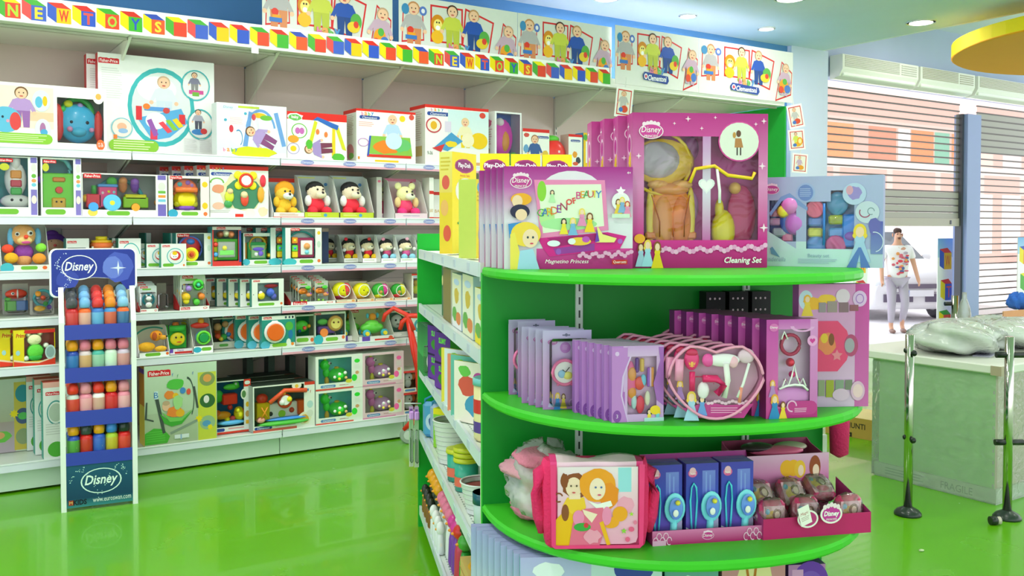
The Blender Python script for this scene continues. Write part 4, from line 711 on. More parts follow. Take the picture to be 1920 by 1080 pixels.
r = ctray('white fronted card tray of the white teddy teether', 262, 297, 560, 587, 1); cards_in(r, [(0, 2, [('T', .5, .45, .4, .2, .05, '#3a9ab0'), ('U', .5, .5, .3, .12, .1, .08, '#e9edf0'), ('U', .5, .25, .3, .14, .12, .08, '#e2e6ea'), ('S', .38, .62, .3, .05, '#e9edf0'), ('S', .62, .62, .3, .05, '#e9edf0')], '#cfd8d8', 'teether card with a white teddy inside a teal ring')], .115, .17, .16, 'white teddy teether cards', 0)
r = ctray('red sided card tray holding the green flower rattles', 336, 393, 553, 582, 1); cards_in(r, [(0, 3, [('T', .68, .7, .4, .12, .05, '#48c040'), ('S', .68, .7, .3, .06, '#3ab8a0'), ('S', .3, .6, .4, .09, '#9a7ac8'), ('S', .2, .36, .3, .12, '#f2b01c'), ('S', .2, .24, .3, .09, '#f0c828'), ('S', .8, .36, .3, .1, '#f07a2c'), ('S', .6, .2, .3, .1, '#50b83c')], '#d2dcc8', 'card with green flower and yellow rattles in the red sided tray')], .17, .235, .2, 'green flower rattle cards', 0)
wb(card, 'grey_toy_card', 'grey toothed looking card pile left of the red sided tray', 300, 318, 532, 3, 582, dy=.15, d=.1, face='#a8a09a', cat='toy card', prints=[('g', 0, 0, 1, 1, '#b8b0a8', '#8a8480')], n=3, gap=.12, dx=-.05, short='grey backed card in the dim gap', grp='grey backed cards')
wb(card, 'orange_fish_card', 'card with orange toy behind the green flower rattles', 392, 409, 521, 3, dy=.35, d=.07, face='#c0beb6', cat='toy card', toys=[('S', .5, .55, .4, .2, '#e8902c'), ('S', .5, .3, .4, .14, '#4a9a50')], grp=None)
wb(tray, 'low_grey_card_tray', 'low grey tray with one blue parrot toy card', 394, 446, 560, 3, dy=.3, d=.2, back='#a9a69e', lip=.7, lipc='#aaa69e', side='#9a968e', cat='toy display', lipp=[('e', .82, .5, .07, .24, '#b8283c')])
wb(card, 'parrot_toy_card', 'grey card with purple parrot and yellow chick toy', 411, 445, 527, 3, dy=.34, d=.06, face='#b4bab6', cat='toy card', toys=[('E', .36, .55, .4, .22, .16, .06, '#3a50a8'), ('S', .65, .5, .3, .12, '#f0e0a0'), ('S', .5, .3, .3, .08, '#e8a028'), ('E', .25, .4, .4, .1, .16, .05, '#7a3a98')])
wb(carton, 'ball_chain_toy_box', 'white box with yellow ball and blue spring toy, teal sides', 472, 532, 523, 3, 575, d=.05, face='#eef1ec', side='#2f9486', n=5, gap=.075, dx=-.06, short='white teal sided spring toy box', grp='spring toy boxes', wins=[(.18, .2, .84, .86)], liner='#9ab0b8', prints=[FP(.15, .93, .2), ('P', .2, .04, .7, .14, '#76bb3a'), ('e', .92, .1, .04, .045, '#f07a40'), ('e', .05, .45, .015, .02, '#888')], toys=[('S', .3, .4, .3, .14, '#f2b81c'), ('S', .28, .5, .2, .08, '#f0e8d8'), ('S', .58, .5, .3, .16, '#3a58b8'), ('S', .68, .36, .3, .12, '#4a50a8'), ('E', .62, .74, .4, .26, .07, .05, '#c83848'), ('T', .58, .48, .1, .1, .02, '#8ab0e8')])
r = ctray('wide red sided tray holding the orange elephant rattles', 545, 631, 548, 574, 2)
cards_in(r, [(dx_, 3, [('E', .3, .55, .4, .22, .13, .06, '#f07a24'), ('E', .66, .7, .4, .14, .1, .06, '#50b83c'), ('E', .7, .4, .3, .16, .1, .06, '#e88a5a'), ('E', .82, .45, .2, .06, .05, .05, '#8a50a8'), ('S', .2, .16, .3, .06, '#8cc83c'), ('S', .5, .14, .3, .06, '#8cc83c'), ('E', .4, .36, .4, .18, .1, .05, '#a9a9a4')], '#c6ccc0', lb) for dx_, lb in ((-.055, 'card with orange elephant rattle, left stack of the wide tray'), (.075, 'card with orange elephant rattle, right stack of the wide tray'))], .105, .165, .2, 'orange elephant rattle cards', 0)
for i, (a, b, l) in enumerate(((629, 668, 'boxed ball with a big yellow dotted patch and red edge'), (669, 703, 'boxed ball showing almost only its yellow dotted patch'), (703, 739, 'boxed ball with green and pink patches'), (739, 771, 'boxed ball with green top, nearest the duck box'))):
    c1, c2, c3 = [('#f2d40c', '#e0404a', '#8a2840'), ('#f2d40c', '#f2d40c', '#c8a020'), ('#3aa83c', '#e0409a', '#d8d42c'), ('#2f9a34', '#d8d42c', '#d8383c')][i]
    wb(tray, 'fabric_ball_box', l, a, b, 528+i, 3, 574-i*2, back='#d8c8b8', side='#efe4d4', lip=.16, lipc='#f0dfc8', d=.15, cut=.1, cat='ball', grp='boxed fabric balls', lipp=[('r', 0, 0, 1, .25, '#e88a60'), ('e', .85, .6, .08, .3, '#f0a860'), ('l', .1, .4, .6, .8, 1, '#c8a890')],
       toys=[('U', .46, .55, .6, .42, .4, .36, c1), ('U', .68, .6, .55, .22, .32, .38, c2), ('U', .4, .28, .6, .25, .14, .36, c3), ('T', .46, .56, .12, .3, .025, '#f8f4e8'), *( [('S', .35, .6, -.1, .04, '#7a6a18'), ('S', .55, .5, -.1, .04, '#7a6a18')] if i < 2 else [('S', .26, .5, -.1, .1, '#b88a40')])])
wb(carton, 'duck_toy_box', 'tall box with a yellow duck beside the fabric balls', 772, 796, 513, 3, dy=.05, d=.15, face='#f0ece4', side='#d8d0c8', prints=[('r', 0, .93, 1, 1, '#e03020'), ('P', .1, .84, .9, .91, '#a8b8d8')], wins=[(.12, .05, .95, .82)], liner='#c8b8a8', toys=[('S', .5, .62, .4, .13, '#f2a01c'), ('E', .5, .36, .4, .2, .18, .15, '#f4c41c'), ('S', .62, .62, .1, .05, '#e8502c')])
# --- row 4
wb(carton, 'teddy_rattle_box', 'yellow and red box with a green bellied teddy', 25, 103, 618, 4, 688, d=.05, face='#f2d81c', side='#e8cc30', n=4, gap=.07, dx=-.07, short='yellow red teddy box', grp='yellow red teddy boxes', wins=[(.25, .14, .98, .95)], liner='#9a4038', prints=[('r', .26, .9, .999, .999, '#d83028'), ('p', [(.0, 0), (1, 0), (1, .2), (.6, .08), (.3, .1), (0, .16)], '#e84028'), ('p', [(.0, .15), (.3, .09), (.6, .07), (1, .2), (1, .24), (.6, .11), (.3, .13), (0, .2)], '#f4d8b8'), ('b', .17, .85, .14, .12, '#f2e02c', 2), ('t', 'Primi', .17, .85, .11, '#c82820', .22, .1, .03), ('e', .88, .36, .13, .2, '#c8e0e0'), ('e', .88, .36, .1, .15, '#9ab8b8'), ('e', .1, .38, .05, .07, '#a8d8e0')],
   toys=[('U', .5, .72, .5, .19, .16, .14, '#d8cfa0'), ('S', .36, .86, .5, .07, '#d8cfa0'), ('S', .64, .88, .5, .07, '#d8cfa0'), ('S', .5, .68, .15, .05, '#8a6a40'), ('U', .52, .4, .5, .22, .22, .14, '#58b83c'), ('U', .52, .24, .3, .18, .1, .1, '#2f9a38'), ('S', .3, .22, .4, .08, '#e8e0c0'), ('S', .78, .55, .4, .08, '#e8e0c0')])
wb(tray, 'puppy_toy_tray', 'open tray with an orange puppy lying down', 260, 318, 613, 4, 670, back='#c9cabc', side='#eee', lip=.16, d=.14, cat='toy display', prints=[('o', .6, .4, .7, .55, .1, '#3a9a8c', 60, 170)], lipp=[('P', .2, .2, .7, .9, '#76bb3a'), ('e', .92, .6, .05, .3, '#ee6a2c')], toys=[('U', .62, .68, .4, .2, .18, .12, '#f08a1c'), ('U', .82, .62, .25, .12, .08, .08, '#f49a2c'), ('S', .92, .66, .1, .03, '#222'), ('U', .52, .68, .1, .08, .14, .04, '#a84a18'), ('U', .3, .32, .4, .28, .16, .14, '#f2a01c'), ('U', .75, .24, .3, .2, .1, .1, '#f4a828'), ('S', .7, .74, .15, .025, '#222')])
wb(tray, 'lantern_toy_tray', 'open tray with a green lantern toy and smiling yellow face', 310, 366, 601, 4, 664, dy=.05, back='#c8ccc0', side='#e6e6e0', lip=.16, lipc='#e8e4e8', d=.18, cat='toy display', prints=[('e', .85, .85, .1, .1, '#c8c030')], lipp=[('r', .0, .3, .25, 1, '#6a48b0'), ('r', .3, .1, .9, .5, '#c8302c'), ('t', 'New', .5, .75, .4, '#6a48b0', .3)], toys=[('B', .44, .45, .5, .28, .3, .14, '#30a038'), ('E', .44, .44, .2, .22, .2, .06, '#f4c41c'), ('S', .36, .5, .05, .03, '#222'), ('S', .54, .5, .05, .03, '#222'), ('E', .46, .36, .02, .08, .02, .02, '#b84020'), ('C', .44, .76, .5, .3, .08, '#38b040'), ('S', .44, .86, .5, .1, '#f0702c'), ('L', [(.1, .6), (.1, .85), (.25, .98), (.65, .98), (.78, .85), (.78, .6)], .018, '#3a3a48')])
wb(tray, 'ring_toy_tray', 'open tray with a blue green ring toy under a red duck', 362, 400, 594, 4, 662, dy=.06, back='#d4d6ce', side='#e6e6e0', lip=.2, d=.16, cat='toy display', lipp=[('P', .4, .3, .9, .8, '#76bb3a'), ('e', .2, .5, .2, .4, '#3ab0c8')], toys=[('D', .55, .42, .3, .2, .06, '#4a9ad0'), ('T', .55, .42, .15, .17, .04, '#6ac83c'), ('D', .55, .42, .1, .13, .04, '#1f8a48'), ('E', .45, .76, .4, .26, .09, .09, '#d8302c'), ('S', .5, .88, .4, .09, '#f08a28')])
wb(carton, 'dim_window_toy_box', 'larger dim box with mouse-brown and green toys set back', 399, 456, 596, 4, dy=.2, d=.14, face='#c8cabc', side='#9aa89a', wins=[(.0, .22, .7, .97)], liner='#5a5048', prints=[('P', .2, .06, .5, .15, '#5aa04a'), ('e', .85, .86, .06, .07, '#d8a838'), ('e', .85, .3, .06, .07, '#d8983a'), ('e', .85, .14, .06, .06, '#e08a38')], toys=[('S', .2, .7, .4, .13, '#c89868'), ('S', .45, .78, .4, .11, '#b88a60'), ('S', .2, .4, .4, .1, '#c8482c'), ('S', .4, .36, .4, .11, '#3a9a48'), ('S', .56, .44, .4, .09, '#3a78b8'), ('S', .3, .3, .3, .08, '#e8b030')])
wb(carton, 'orange_disc_toy_box', 'box with a large flat orange disc toy, teal sides', 491, 553, 592, 4, 652, d=.06, face='#e8eee4', side='#2fa0a0', n=4, gap=.08, dx=-.07, short='teal sided orange disc box', grp='orange disc toy boxes', prints=[('r', 0, .14, 1, .88, '#2f9488'), FP(.17, .94, .24), ('e', .72, .94, .03, .04, '#456'), ('e', .83, .94, .03, .04, '#456'), ('e', .93, .94, .03, .04, '#223'), ('P', .3, .03, .75, .14, '#8cc63a'), ('e', .1, .1, .14, .13, '#58b8d0'), ('e', .92, .1, .045, .05, '#f08a30'), ('e', .8, .16, .07, .11, '#e8f0e4'), ('e', .82, .66, .12, .14, '#58b048'), ('e', .86, .4, .07, .14, '#2a78b0')],
   toys=[('D', .37, .5, -.3, .34, .03, '#eef2f0'), ('D', .37, .5, -.7, .27, .02, '#f05a1c'), ('B', .37, .82, -.3, .1, .04, .02, '#e8f0ee')])
wb(carton, 'green_pedal_toy_box', 'box with green toy just right of the orange disc box', 554, 589, 590, 4, dy=.1, d=.12, face='#dfe6d8', side='#c8d0c0', wins=[(.03, .28, .97, .95)], liner='#1f7a4a', prints=[('P', .05, .08, .7, .22, '#76bb3a'), ('e', .88, .14, .09, .07, '#ee7a40')], toys=[('E', .4, .6, .4, .25, .2, .1, '#50c03c'), ('S', .5, .55, .1, .07, '#d84838'), ('S', .75, .6, .2, .07, '#e89828'), ('S', .25, .45, .2, .06, '#2a5a9a')])
wb(carton, 'sun_wheel_toy_box', 'box with a purple toy and smiling orange sun wheel', 590, 648, 585, 4, dy=.08, d=.12, face='#e2e6da', side='#b8c0a8', wins=[(.03, .24, .97, .93)], liner='#2a6a6a', prints=[FP(.1, .95, .2), ('P', .35, .06, .75, .18, '#76bb3a'), ('e', .12, .12, .15, .16, '#3ab0b8'), ('e', .92, .16, .05, .06, '#ee7a40')], toys=[('D', .68, .62, .2, .26, .05, '#e89a3c'), ('D', .68, .62, .05, .18, .04, '#f2b860'), ('S', .6, .66, -.1, .03, '#5a3018'), ('S', .75, .66, -.1, .03, '#5a3018'), ('B', .4, .42, .4, .28, .12, .08, '#6a3aa0'), ('D', .3, .34, .1, .14, .05, '#f0702c'), ('E', .3, .68, .4, .18, .1, .08, '#58c048')])
wb(tray, 'puppy_car_tray', 'tray with a green toy car driven by an orange puppy', 672, 739, 582, 4, 641, back='#c2c494', side='#dde0d0', lip=.16, lipc='#e9e6e6', d=.18, cut=.3, cat='toy display', n=2, gap=.12, dx=-.13, short='green toy car tray', grp='green toy car trays', prints=[FP(.15, .93, .24), ('e', .85, .92, .1, .1, '#a8a868')], lipp=[('r', .1, 0, .32, 1, '#6a48b0'), ('r', .45, .05, 1, .4, '#d8382c'), ('e', .9, .5, .06, .4, '#e05a3c')],
   toys=[('E', .5, .4, .5, .42, .2, .2, '#58b83c'), ('E', .5, .52, .5, .26, .14, .16, '#6ac848'), ('D', .26, .24, .15, .13, .05, '#3aa0b8'), ('D', .26, .24, .05, .07, .04, '#f2c020'), ('D', .76, .24, .15, .13, .05, '#3aa0b8'), ('D', .76, .24, .05, .07, .04, '#f2c020'), ('U', .52, .76, .5, .12, .12, .1, '#f0882c'), ('U', .38, .8, .5, .05, .09, .05, '#4aa0b8'), ('U', .66, .8, .5, .05, .09, .05, '#4aa0b8'), ('S', .54, .72, .1, .03, '#222')])
wb(carton, 'grey_elephant_toy_box', 'box with a grey round faced toy behind the trolley handle', 728, 770, 583, 4, dy=.12, d=.14, face='#d0d2c8', side='#a8b0a0', wins=[(.05, .2, .95, .95)], liner='#4a8a70', prints=[('e', .4, .1, .2, .06, '#e8e8e0')], toys=[('U', .45, .6, .4, .25, .26, .14, '#c8ccc8'), ('S', .35, .65, .05, .04, '#222'), ('S', .58, .65, .05, .04, '#222'), ('E', .45, .5, .05, .08, .03, .03, '#5a5a58')])
wb(carton, 'pale_teal_toy_box', 'pale box with teal toy squeezed beside the trolley handle', 770, 800, 590, 4, dy=.06, d=.14, face='#dfe6e2', side='#a8b8b0', prints=[('e', .5, .5, .3, .3, '#48a0a8'), ('e', .5, .5, .15, .15, '#e8f0e8'), ('e', .85, .12, .08, .06, '#ee7a40')])
# --- row 5, base shelf
wb(carton, 'green_swing_box', 'large grey green box with yellow strip of round pictures at far left', -60, 61, 712, 5, 850, d=.14, face='#c3ccb6', side='#c8c89a', prints=[('g', 0, .4, 1, 1, '#c6d0c2', '#a9aa8c'), ('g', 0, 0, .72, .42, '#a89890', '#b8a8b4'), ('r', .7, .02, .97, .95, '#c8b44a'), ('e', .84, .79, .12, .12, '#2f8a98'), ('e', .84, .48, .12, .11, '#4a5a80'), ('e', .84, .48, .08, .05, '#5ab85a'), ('e', .84, .2, .12, .11, '#8a9a70'), ('b', .42, .22, .26, .1, '#6ab848', 4), ('e', .45, .24, .1, .05, '#d8a068'), ('s', .7, .52, .06, '#f2d820', 8, .6), ('l', .0, .88, .4, .95, 2, '#8a9a80')])
wb(carton, 'teal_sided_toy_box', 'tall white box with teal side and logo, partly behind the bottle stand', 80, 128, 716, 5, 863, d=.1, face='#e8ece8', side='#2f9a8a', top='#e0584c', n=3, gap=.16, dx=-.03, short='tall white teal sided box', grp='tall teal sided boxes', prints=[('r', 0, .93, 1, 1, '#e8b0a4'), FP(.38, .85, .55), ('o', .5, .6, .36, .16, .12, '#4a9a98'), ('e', .5, .6, .28, .12, '#b8c8b8'), ('l', .1, .3, .7, .46, 5, '#d0d4d0'), ('e', .5, .12, .34, .1, '#58b040')], left=[('l', .2, .2, .8, .9, 18, '#3ab0a0')])
wb(carton, 'baby_swing_box', 'large pale green box picturing a green baby swing, on the base shelf', 270, 406, 682, 5, 842, dy=.01, d=.16, face='#c9d9c0', side='#d9c34a', top='#f0b0b0', cat='toy box', prints=[('g', 0, 0, 1, 1, '#c6dcc4', '#b4c4a4'), ('g', 0, .0, .72, .4, '#b4c4a8', '#a9b898'), ('F', .2, .9, .31), ('r', .73, .0, .99, .87, '#ccd148'), ('e', .865, .78, .11, .09, '#8a9a60'), ('e', .865, .79, .06, .05, '#e8a058'), ('e', .865, .5, .11, .09, '#3a6a3a'), ('e', .85, .52, .04, .05, '#e8e0e0'), ('e', .865, .22, .11, .09, '#9ab890'), ('e', .85, .21, .06, .04, '#5a9ac8'), ('s', .74, .28, .05, '#f2d820', 8, .6), ('s', .9, .16, .04, '#f2d820', 8, .6),
   ('p', [(.0, .02), (.3, .02), (.34, .1), (.25, .2), (.12, .22), (0, .16)], '#4fae3c'), ('l', .02, .04, .28, .18, 5, '#5fc04a'), ('p', [(.14, .58), (.19, .58), (.28, .15), (.24, .14)], '#4a5450'), ('p', [(.0, .34), (.02, .55), (.04, .55), (.03, .35), (.12, .32), (.12, .3)], '#4a5450'), ('p', [(.34, .15), (.72, .28), (.72, .25), (.35, .12)], '#8a9a8c'), ('o', .58, .55, .1, .28, .1, '#3f5248', -50, 90), ('p', [(.66, .7), (.69, .7), (.74, .42), (.71, .42)], '#4a5450'),
   ('b', .42, .75, .14, .08, '#5ac04c', 6), ('b', .33, .62, .08, .06, '#f08a3c', 3), ('e', .42, .6, .04, .04, '#f0c030'), ('e', .52, .66, .04, .04, '#4a8ad0'), ('e', .6, .64, .03, .04, '#e85848'), ('r', .13, .58, .18, .68, '#cfe8f0'), ('t', 'B', .155, .63, .07, '#3a78c0'), ('p', [(.2, .4), (.32, .3), (.5, .28), (.68, .42), (.6, .34), (.5, .24), (.36, .22), (.26, .27)], '#48a83c'), ('p', [(.22, .42), (.34, .34), (.5, .32), (.66, .42), (.5, .28), (.34, .28)], '#78c860'), ('e', .29, .48, .055, .06, '#f0c0a0'), ('e', .29, .52, .05, .03, '#c8a888'), ('b', .4, .4, .12, .08, '#f2883c', 9), ('e', .48, .38, .06, .05, '#f0b030'), ('b', .45, .52, .08, .1, '#a8d890', 2),
   ('r', .4, .06, .6, .11, '#dfe6ea'), ('r', .48, .045, .5, .11, '#9ab8d8'), ('t', 'f', .38, .87, .04, '#3a68b8'), ('t', 'f', .45, .85, .04, '#4a9a58'), ('t', 'f', .66, .87, .04, '#3a68b8')], left=[('r', 0, .5, 1, 1, '#c8802c'), ('r', .0, .9, 1, .96, '#6a3a98')])
wb(carton, 'bath_toys_box', 'box with red green crocodile and yellow duck bath toys on blue', 404, 470, 713, 5, 812, dy=.05, d=.16, face='#dfe6e0', side='#6aa8b0', top='#2a3a34', wins=[(.0, .13, .8, .98)], liner='#1f6a9a', prints=[('r', .8, .86, 1, 1, '#e0402c'), ('r', .0, .0, 1, .04, '#d8402c'), ('P', .0, .05, .25, .11, '#2c4a9c'), ('l', .35, .05, .8, .11, 1, '#d89a9a'), ('e', .8, .72, .09, .1, '#e8eee0'), ('e', .8, .72, .06, .07, '#5a8a50'), ('e', .9, .52, .05, .05, '#e8b828'), ('e', .9, .34, .06, .06, '#c89a58'), ('r', .85, .15, .96, .22, '#e8b028'), ('P', .82, .9, .98, .97, '#e8ece8')],
   toys=[('E', .5, .86, .4, .16, .06, .06, '#4ab83c'), ('S', .62, .9, .35, .06, '#4ab83c'), ('S', .6, .92, .2, .025, '#fff'), ('B', .42, .64, .35, .14, .1, .08, '#e02f24'), ('S', .36, .68, .2, .025, '#fff'), ('S', .5, .62, .2, .025, '#fff'), ('E', .12, .7, .4, .1, .12, .05, '#3aa83c'), ('E', .7, .34, .35, .1, .14, .1, '#f2c41c'), ('S', .64, .42, .2, .06, '#f2c41c'), ('E', .8, .34, .3, .05, .1, .06, '#e02f24'), ('E', .22, .34, .3, .16, .08, .08, '#f08a1c'), ('S', .08, .38, .3, .07, '#ee6a1c'), ('E', .45, .2, .2, .28, .05, .1, '#4a9ad0'), ('S', .35, .26, .2, .05, '#f2c41c'), ('S', .5, .27, .2, .05, '#e04858'), ('S', .44, .48, .3, .05, '#b83030')])
wb(carton, 'farmhouse_toy_box', 'box with a red roofed farmhouse toy and yellow door', 474, 590, 720, 5, 806, dy=.04, d=.2, face='#e9ece4', side='#b8c8c4', top='#39443c', n=2, gap=.21, short='red roofed farmhouse toy box', grp='farmhouse toy boxes', wins=[(.02, .14, .82, .97)], liner='#6a8478', prints=[('r', .83, .93, 1, 1, '#d8402c'), ('r', 0, .0, .7, .06, '#dd6a5a'), ('P', .02, .06, .3, .12, '#2c4a9c'), ('t', 'Clementoni', .16, .09, .04, '#fff', .22), ('l', .35, .07, .68, .12, 1, '#c88ab0'), ('b', .83, .2, .12, .16, '#e9e2c0', 4), ('b', .83, .2, .08, .1, '#d8a040', 5), ('e', .92, .5, .05, .08, '#b8d8d8'), ('e', .92, .3, .05, .08, '#d8dcd0'), ('r', .87, .8, .9, .85, '#4a88c0'), ('t', 'f', .93, .78, .06, '#c05050'), ('P', .62, .88, .78, 1, '#e9e8d8'), ('e', .7, .93, .03, .04, '#e8c040')],
   toys=[('B', .18, .42, .4, .14, .2, .1, '#f2b41c'), ('L', [(.13, .3), (.23, .54)], .014, '#d8801c'), ('L', [(.23, .3), (.13, .54)], .014, '#d8801c'), ('E', .18, .7, .4, .13, .11, .1, '#dd3a24'), ('B', .5, .38, .5, .36, .2, .1, '#e4e2d8'), ('L', [(.26, .62), (.5, .86), (.86, .82)], .05, '#e04a24'), ('D', .52, .62, .15, .16, .04, '#e0482c'), ('D', .52, .64, .08, .11, .04, '#f0e8d8'), ('S', .46, .6, .0, .06, '#fff'), ('S', .58, .66, .0, .06, '#f2c41c'), ('S', .5, .8, .1, .05, '#f0902c'), ('B', .8, .45, .3, .1, .16, .1, '#c85020'), ('D', .48, .34, .25, .08, .03, '#8ab838'), ('E', .55, .24, .15, .5, .04, .12, '#3a80d0'), ('E', .5, .16, .1, .6, .06, .14, '#4aa83c'), ('E', .13, .26, .1, .1, .07, .06, '#ee8a80'), ('S', .3, .36, .25, .05, '#2a2a30'), ('S', .64, .4, .25, .06, '#b84028')])
def turtle(c, shell, label, px0, px1, yt, zb, yb, wf, grp, hat='#f0a02c'):
    r = wb(carton, 'turtle_toy_box', label, px0, px1, yt, 5, yb, dy=.06, d=.15, face='#e9eee6' if c[1] == '3' else '#e6c4d0', side='#dfe6dc', top='#e8eee6', cat='toy box', grp=grp, wins=[(.06, .2, .76, .93)], liner=wf,
       prints=[('r', .0, .0, .8, .05, '#e0584a' if c[1] == '3' else '#d890b0'), ('P', .1, .07, .42, .15, '#5a8ac0'), ('t', 'Clementoni', .26, .11, .05, '#fff', .28), ('l', .5, .07, .7, .14, 1, '#c8a0a0'), ('p', [(.62, .16), (.72, .2), (.8, .4), (.95, .5), (.95, .12), (.62, .12)], '#e4ecd8'), ('e', .7, .22, .07, .06, '#d8d040'), ('e', .82, .3, .06, .1, c), ('e', .88, .8, .06, .06, c), ('l', .82, .55, .95, .7, 5, '#e0e6dc'), ('e', .88, .45, .04, .05, '#d8a070')],
       toys=[('E', .52, .4, .5, .3, .22, .2, shell), ('E', .24, .72, .45, .15, .16, .13, c), ('E', .27, .5, .5, .1, .16, .1, c), ('S', .31, .78, .15, .05, '#f6fbf4'), ('S', .32, .78, .02, .026, '#222'), ('S', .5, .44, -.02, .05, '#f4f8f0'), ('S', .62, .47, -.02, .05, '#f4f8f0'), ('S', .5, .3, .02, .045, '#f0c040'), ('S', .64, .32, .02, .045, '#e8a070'), ('S', .4, .36, .02, .045, '#e8f0e8'), ('E', .26, .24, .3, .07, .14, .06, hat), ('E', .48, .62, .4, .08, .04, .06, hat), ('S', .24, .9, .4, .05, '#f0c81c')])
    return r
gt = turtle('#38d83c', '#3ad040', 'lower green toy turtle box, under its twin, on the base shelf', 592, 680, 730, 0, 799, '#6ad8e0', 'boxed green toy turtles')
pt = turtle('#ff6ab0', '#ff98d0', 'lower pink toy turtle box, under its twin, on the base shelf', 680, 757, 722, 0, 788, '#d0ecb8', 'boxed pink toy turtles', '#f0c030')
def hgt(r): return max((Vector(c)).z for ch in r.children for c in ch.bound_box if ch.name.startswith('carton'))
dup(gt, gt.location+Vector((0, 0, hgt(gt)+.002)), 0, 'upper green toy turtle box stacked on its twin')
dup(pt, pt.location+Vector((0, 0, hgt(pt)+.002)), 0, 'upper pink toy turtle box stacked on its twin')
pb = wb(carton, 'puppy_ball_toy_box', 'lower white toy puppy box, under its twin, right of pink turtles', 757, 800, 735, 5, 782, dy=.06, d=.24, face='#e8dccc', side='#d8dccc', grp='boxed white toy puppies', wins=[(.03, .2, .97, .9)], liner='#8a4a2c', prints=[('r', 0, .9, 1, 1, '#d83a34'), ('P', .05, .05, .5, .15, '#5a8ac0'), ('l', .55, .05, .9, .15, 2, '#c87a60')], toys=[('U', .36, .64, .45, .24, .2, .14, '#e9e8ec'), ('U', .58, .66, .4, .1, .16, .06, '#b8602c'), ('S', .28, .68, .08, .035, '#222'), ('U', .34, .36, .45, .18, .2, .14, '#dcdce2'), ('S', .78, .4, .4, .14, '#f29a3c'), ('S', .78, .62, .4, .11, '#f2b860')])
dup(pb, pb.location+Vector((0, 0, hgt(pb)+.002)), 0, 'upper white toy puppy box stacked on its twin')
for i in range(5):
    z = ZS[5]; r = carton('dim_tall_toy_box', .05, .5-.03*i, .1, face='#5a6a60', side='#3a4a44', top='#4a5a50'); r.location = (2.24+i*.17, YB-.22, z)
    tag(r, 'dark edged tall box at the back of the base shelf', 'toy box', 'dark edged boxes deep on the base shelf')
# ---------------------------------------------------------------- floor stand with drinking bottles
A = onZ(115, 962, 0); B = onZ(259, 944, 0); A.z = B.z = 0
ang = math.atan2(B.y-A.y, B.x-A.x); SW = (B-A).length; mid = (A+B)/2; SD = .34
ST = empty('bottle_display_stand', mid, ang); tag(ST, 'blue and white floor stand holding four rows of drinking bottles', 'display stand')
HT = zat(A, 109, 541); w2 = SW/2
def zpx(px, y): return zat(A, px, y)
zb = [(zpx(128, 639), zpx(128, 611)), (zpx(128, 720), zpx(128, 692)), (zpx(128, 803), zpx(128, 774)), (zpx(128, 876), zpx(128, 852))]
for s_ in (-1, 1):
    m = M('plastic'); x = s_*w2; x0, x1 = (x, x+.028) if s_ < 0 else (x-.028, x)
    zk = HT-.2; yk = SD*.0
    # front post, leaning back above the upper shelf
    P = [(0, 0), (0, zk), (.09, HT), (.12, HT), (.03, zk), (.03, 0)]
    a = m.vs([(x0, y, z) for y, z in P]); b = m.vs([(x1, y, z) for y, z in P]); c = lin('#eef4f0')
    m.fa((a, a+1, a+4, a+5), c); m.fa((a+1, a+2, a+3, a+4), c); m.fa((b, b+5, b+4, b+1), c); m.fa((b+1, b+4, b+3, b+2), c)
    for i in range(6): j = (i+1) % 6; m.fa((a+i, b+i, b+j, a+j), c)
    m.build('front_post', ST)
    m = M('film'); xx = x0+.004 if s_ < 0 else x1-.004; m.poly([(xx, .03, .02), (xx, SD, .02), (xx, SD, HT-.16), (xx, .12, HT-.03), (xx, .03, zk)], '#fff'); m.build('clear_side_panel', ST)
    m = M('plastic'); m.box(x0+.002, x0+.02, SD-.02, SD, 0, HT-.12, '#dfe8e4'); m.build('rear_post', ST)
m = M('print'); zt = zb[3][0]; m.box(-w2+.028, w2-.028, .004, .012, .02, zt, '#173a6a')
f = Face(m, (-w2+.028, .004, .02), (SW-.056, 0, 0), (0, 0, zt-.02)); f.grad(0, 0, 1, 1, '#1f5a78', '#123c5a'); f.grad(0, 0, 1, .2, '#174a66', '#3a8a8c')
rn = random.Random(4)
for i in range(70):
    t_ = rn.random(); f.k = 3; f.ell(.04+.9*t_, .15+.75*abs(math.sin(t_*5+.6))+rn.random()*.14-.07, .004+.007*rn.random(), .006+.009*rn.random(), '#b8e4e0', 6)
f.k = 5; f.ring(.52, .58, .31, .3, .07, '#d8f4ec'); f.text('Disney', .52, .58, .3, '#e4f8f2', .5, .25, .02)
f.text('KIDS', .2, .12, .13, '#12202c', .2, 0, .04); f.rect(.03, .06, .1, .18, '#a03828'); f.text('M', .065, .12, .07, '#f0d080'); f.text('www.euroswan.com', .68, .12, .08, '#e0f0ea', .58)
m.build('printed_base_panel', ST)
for i, (z0, z1) in enumerate(zb):
    m = M('plastic'); m.box(-w2+.028, w2-.028, .0, .006, z0, z1, '#2c3fae'); m.box(-w2+.03, w2-.03, .0065, SD-.01, z1-.037, z1-.031, '#32409a'); m.build('shelf_tray', ST)
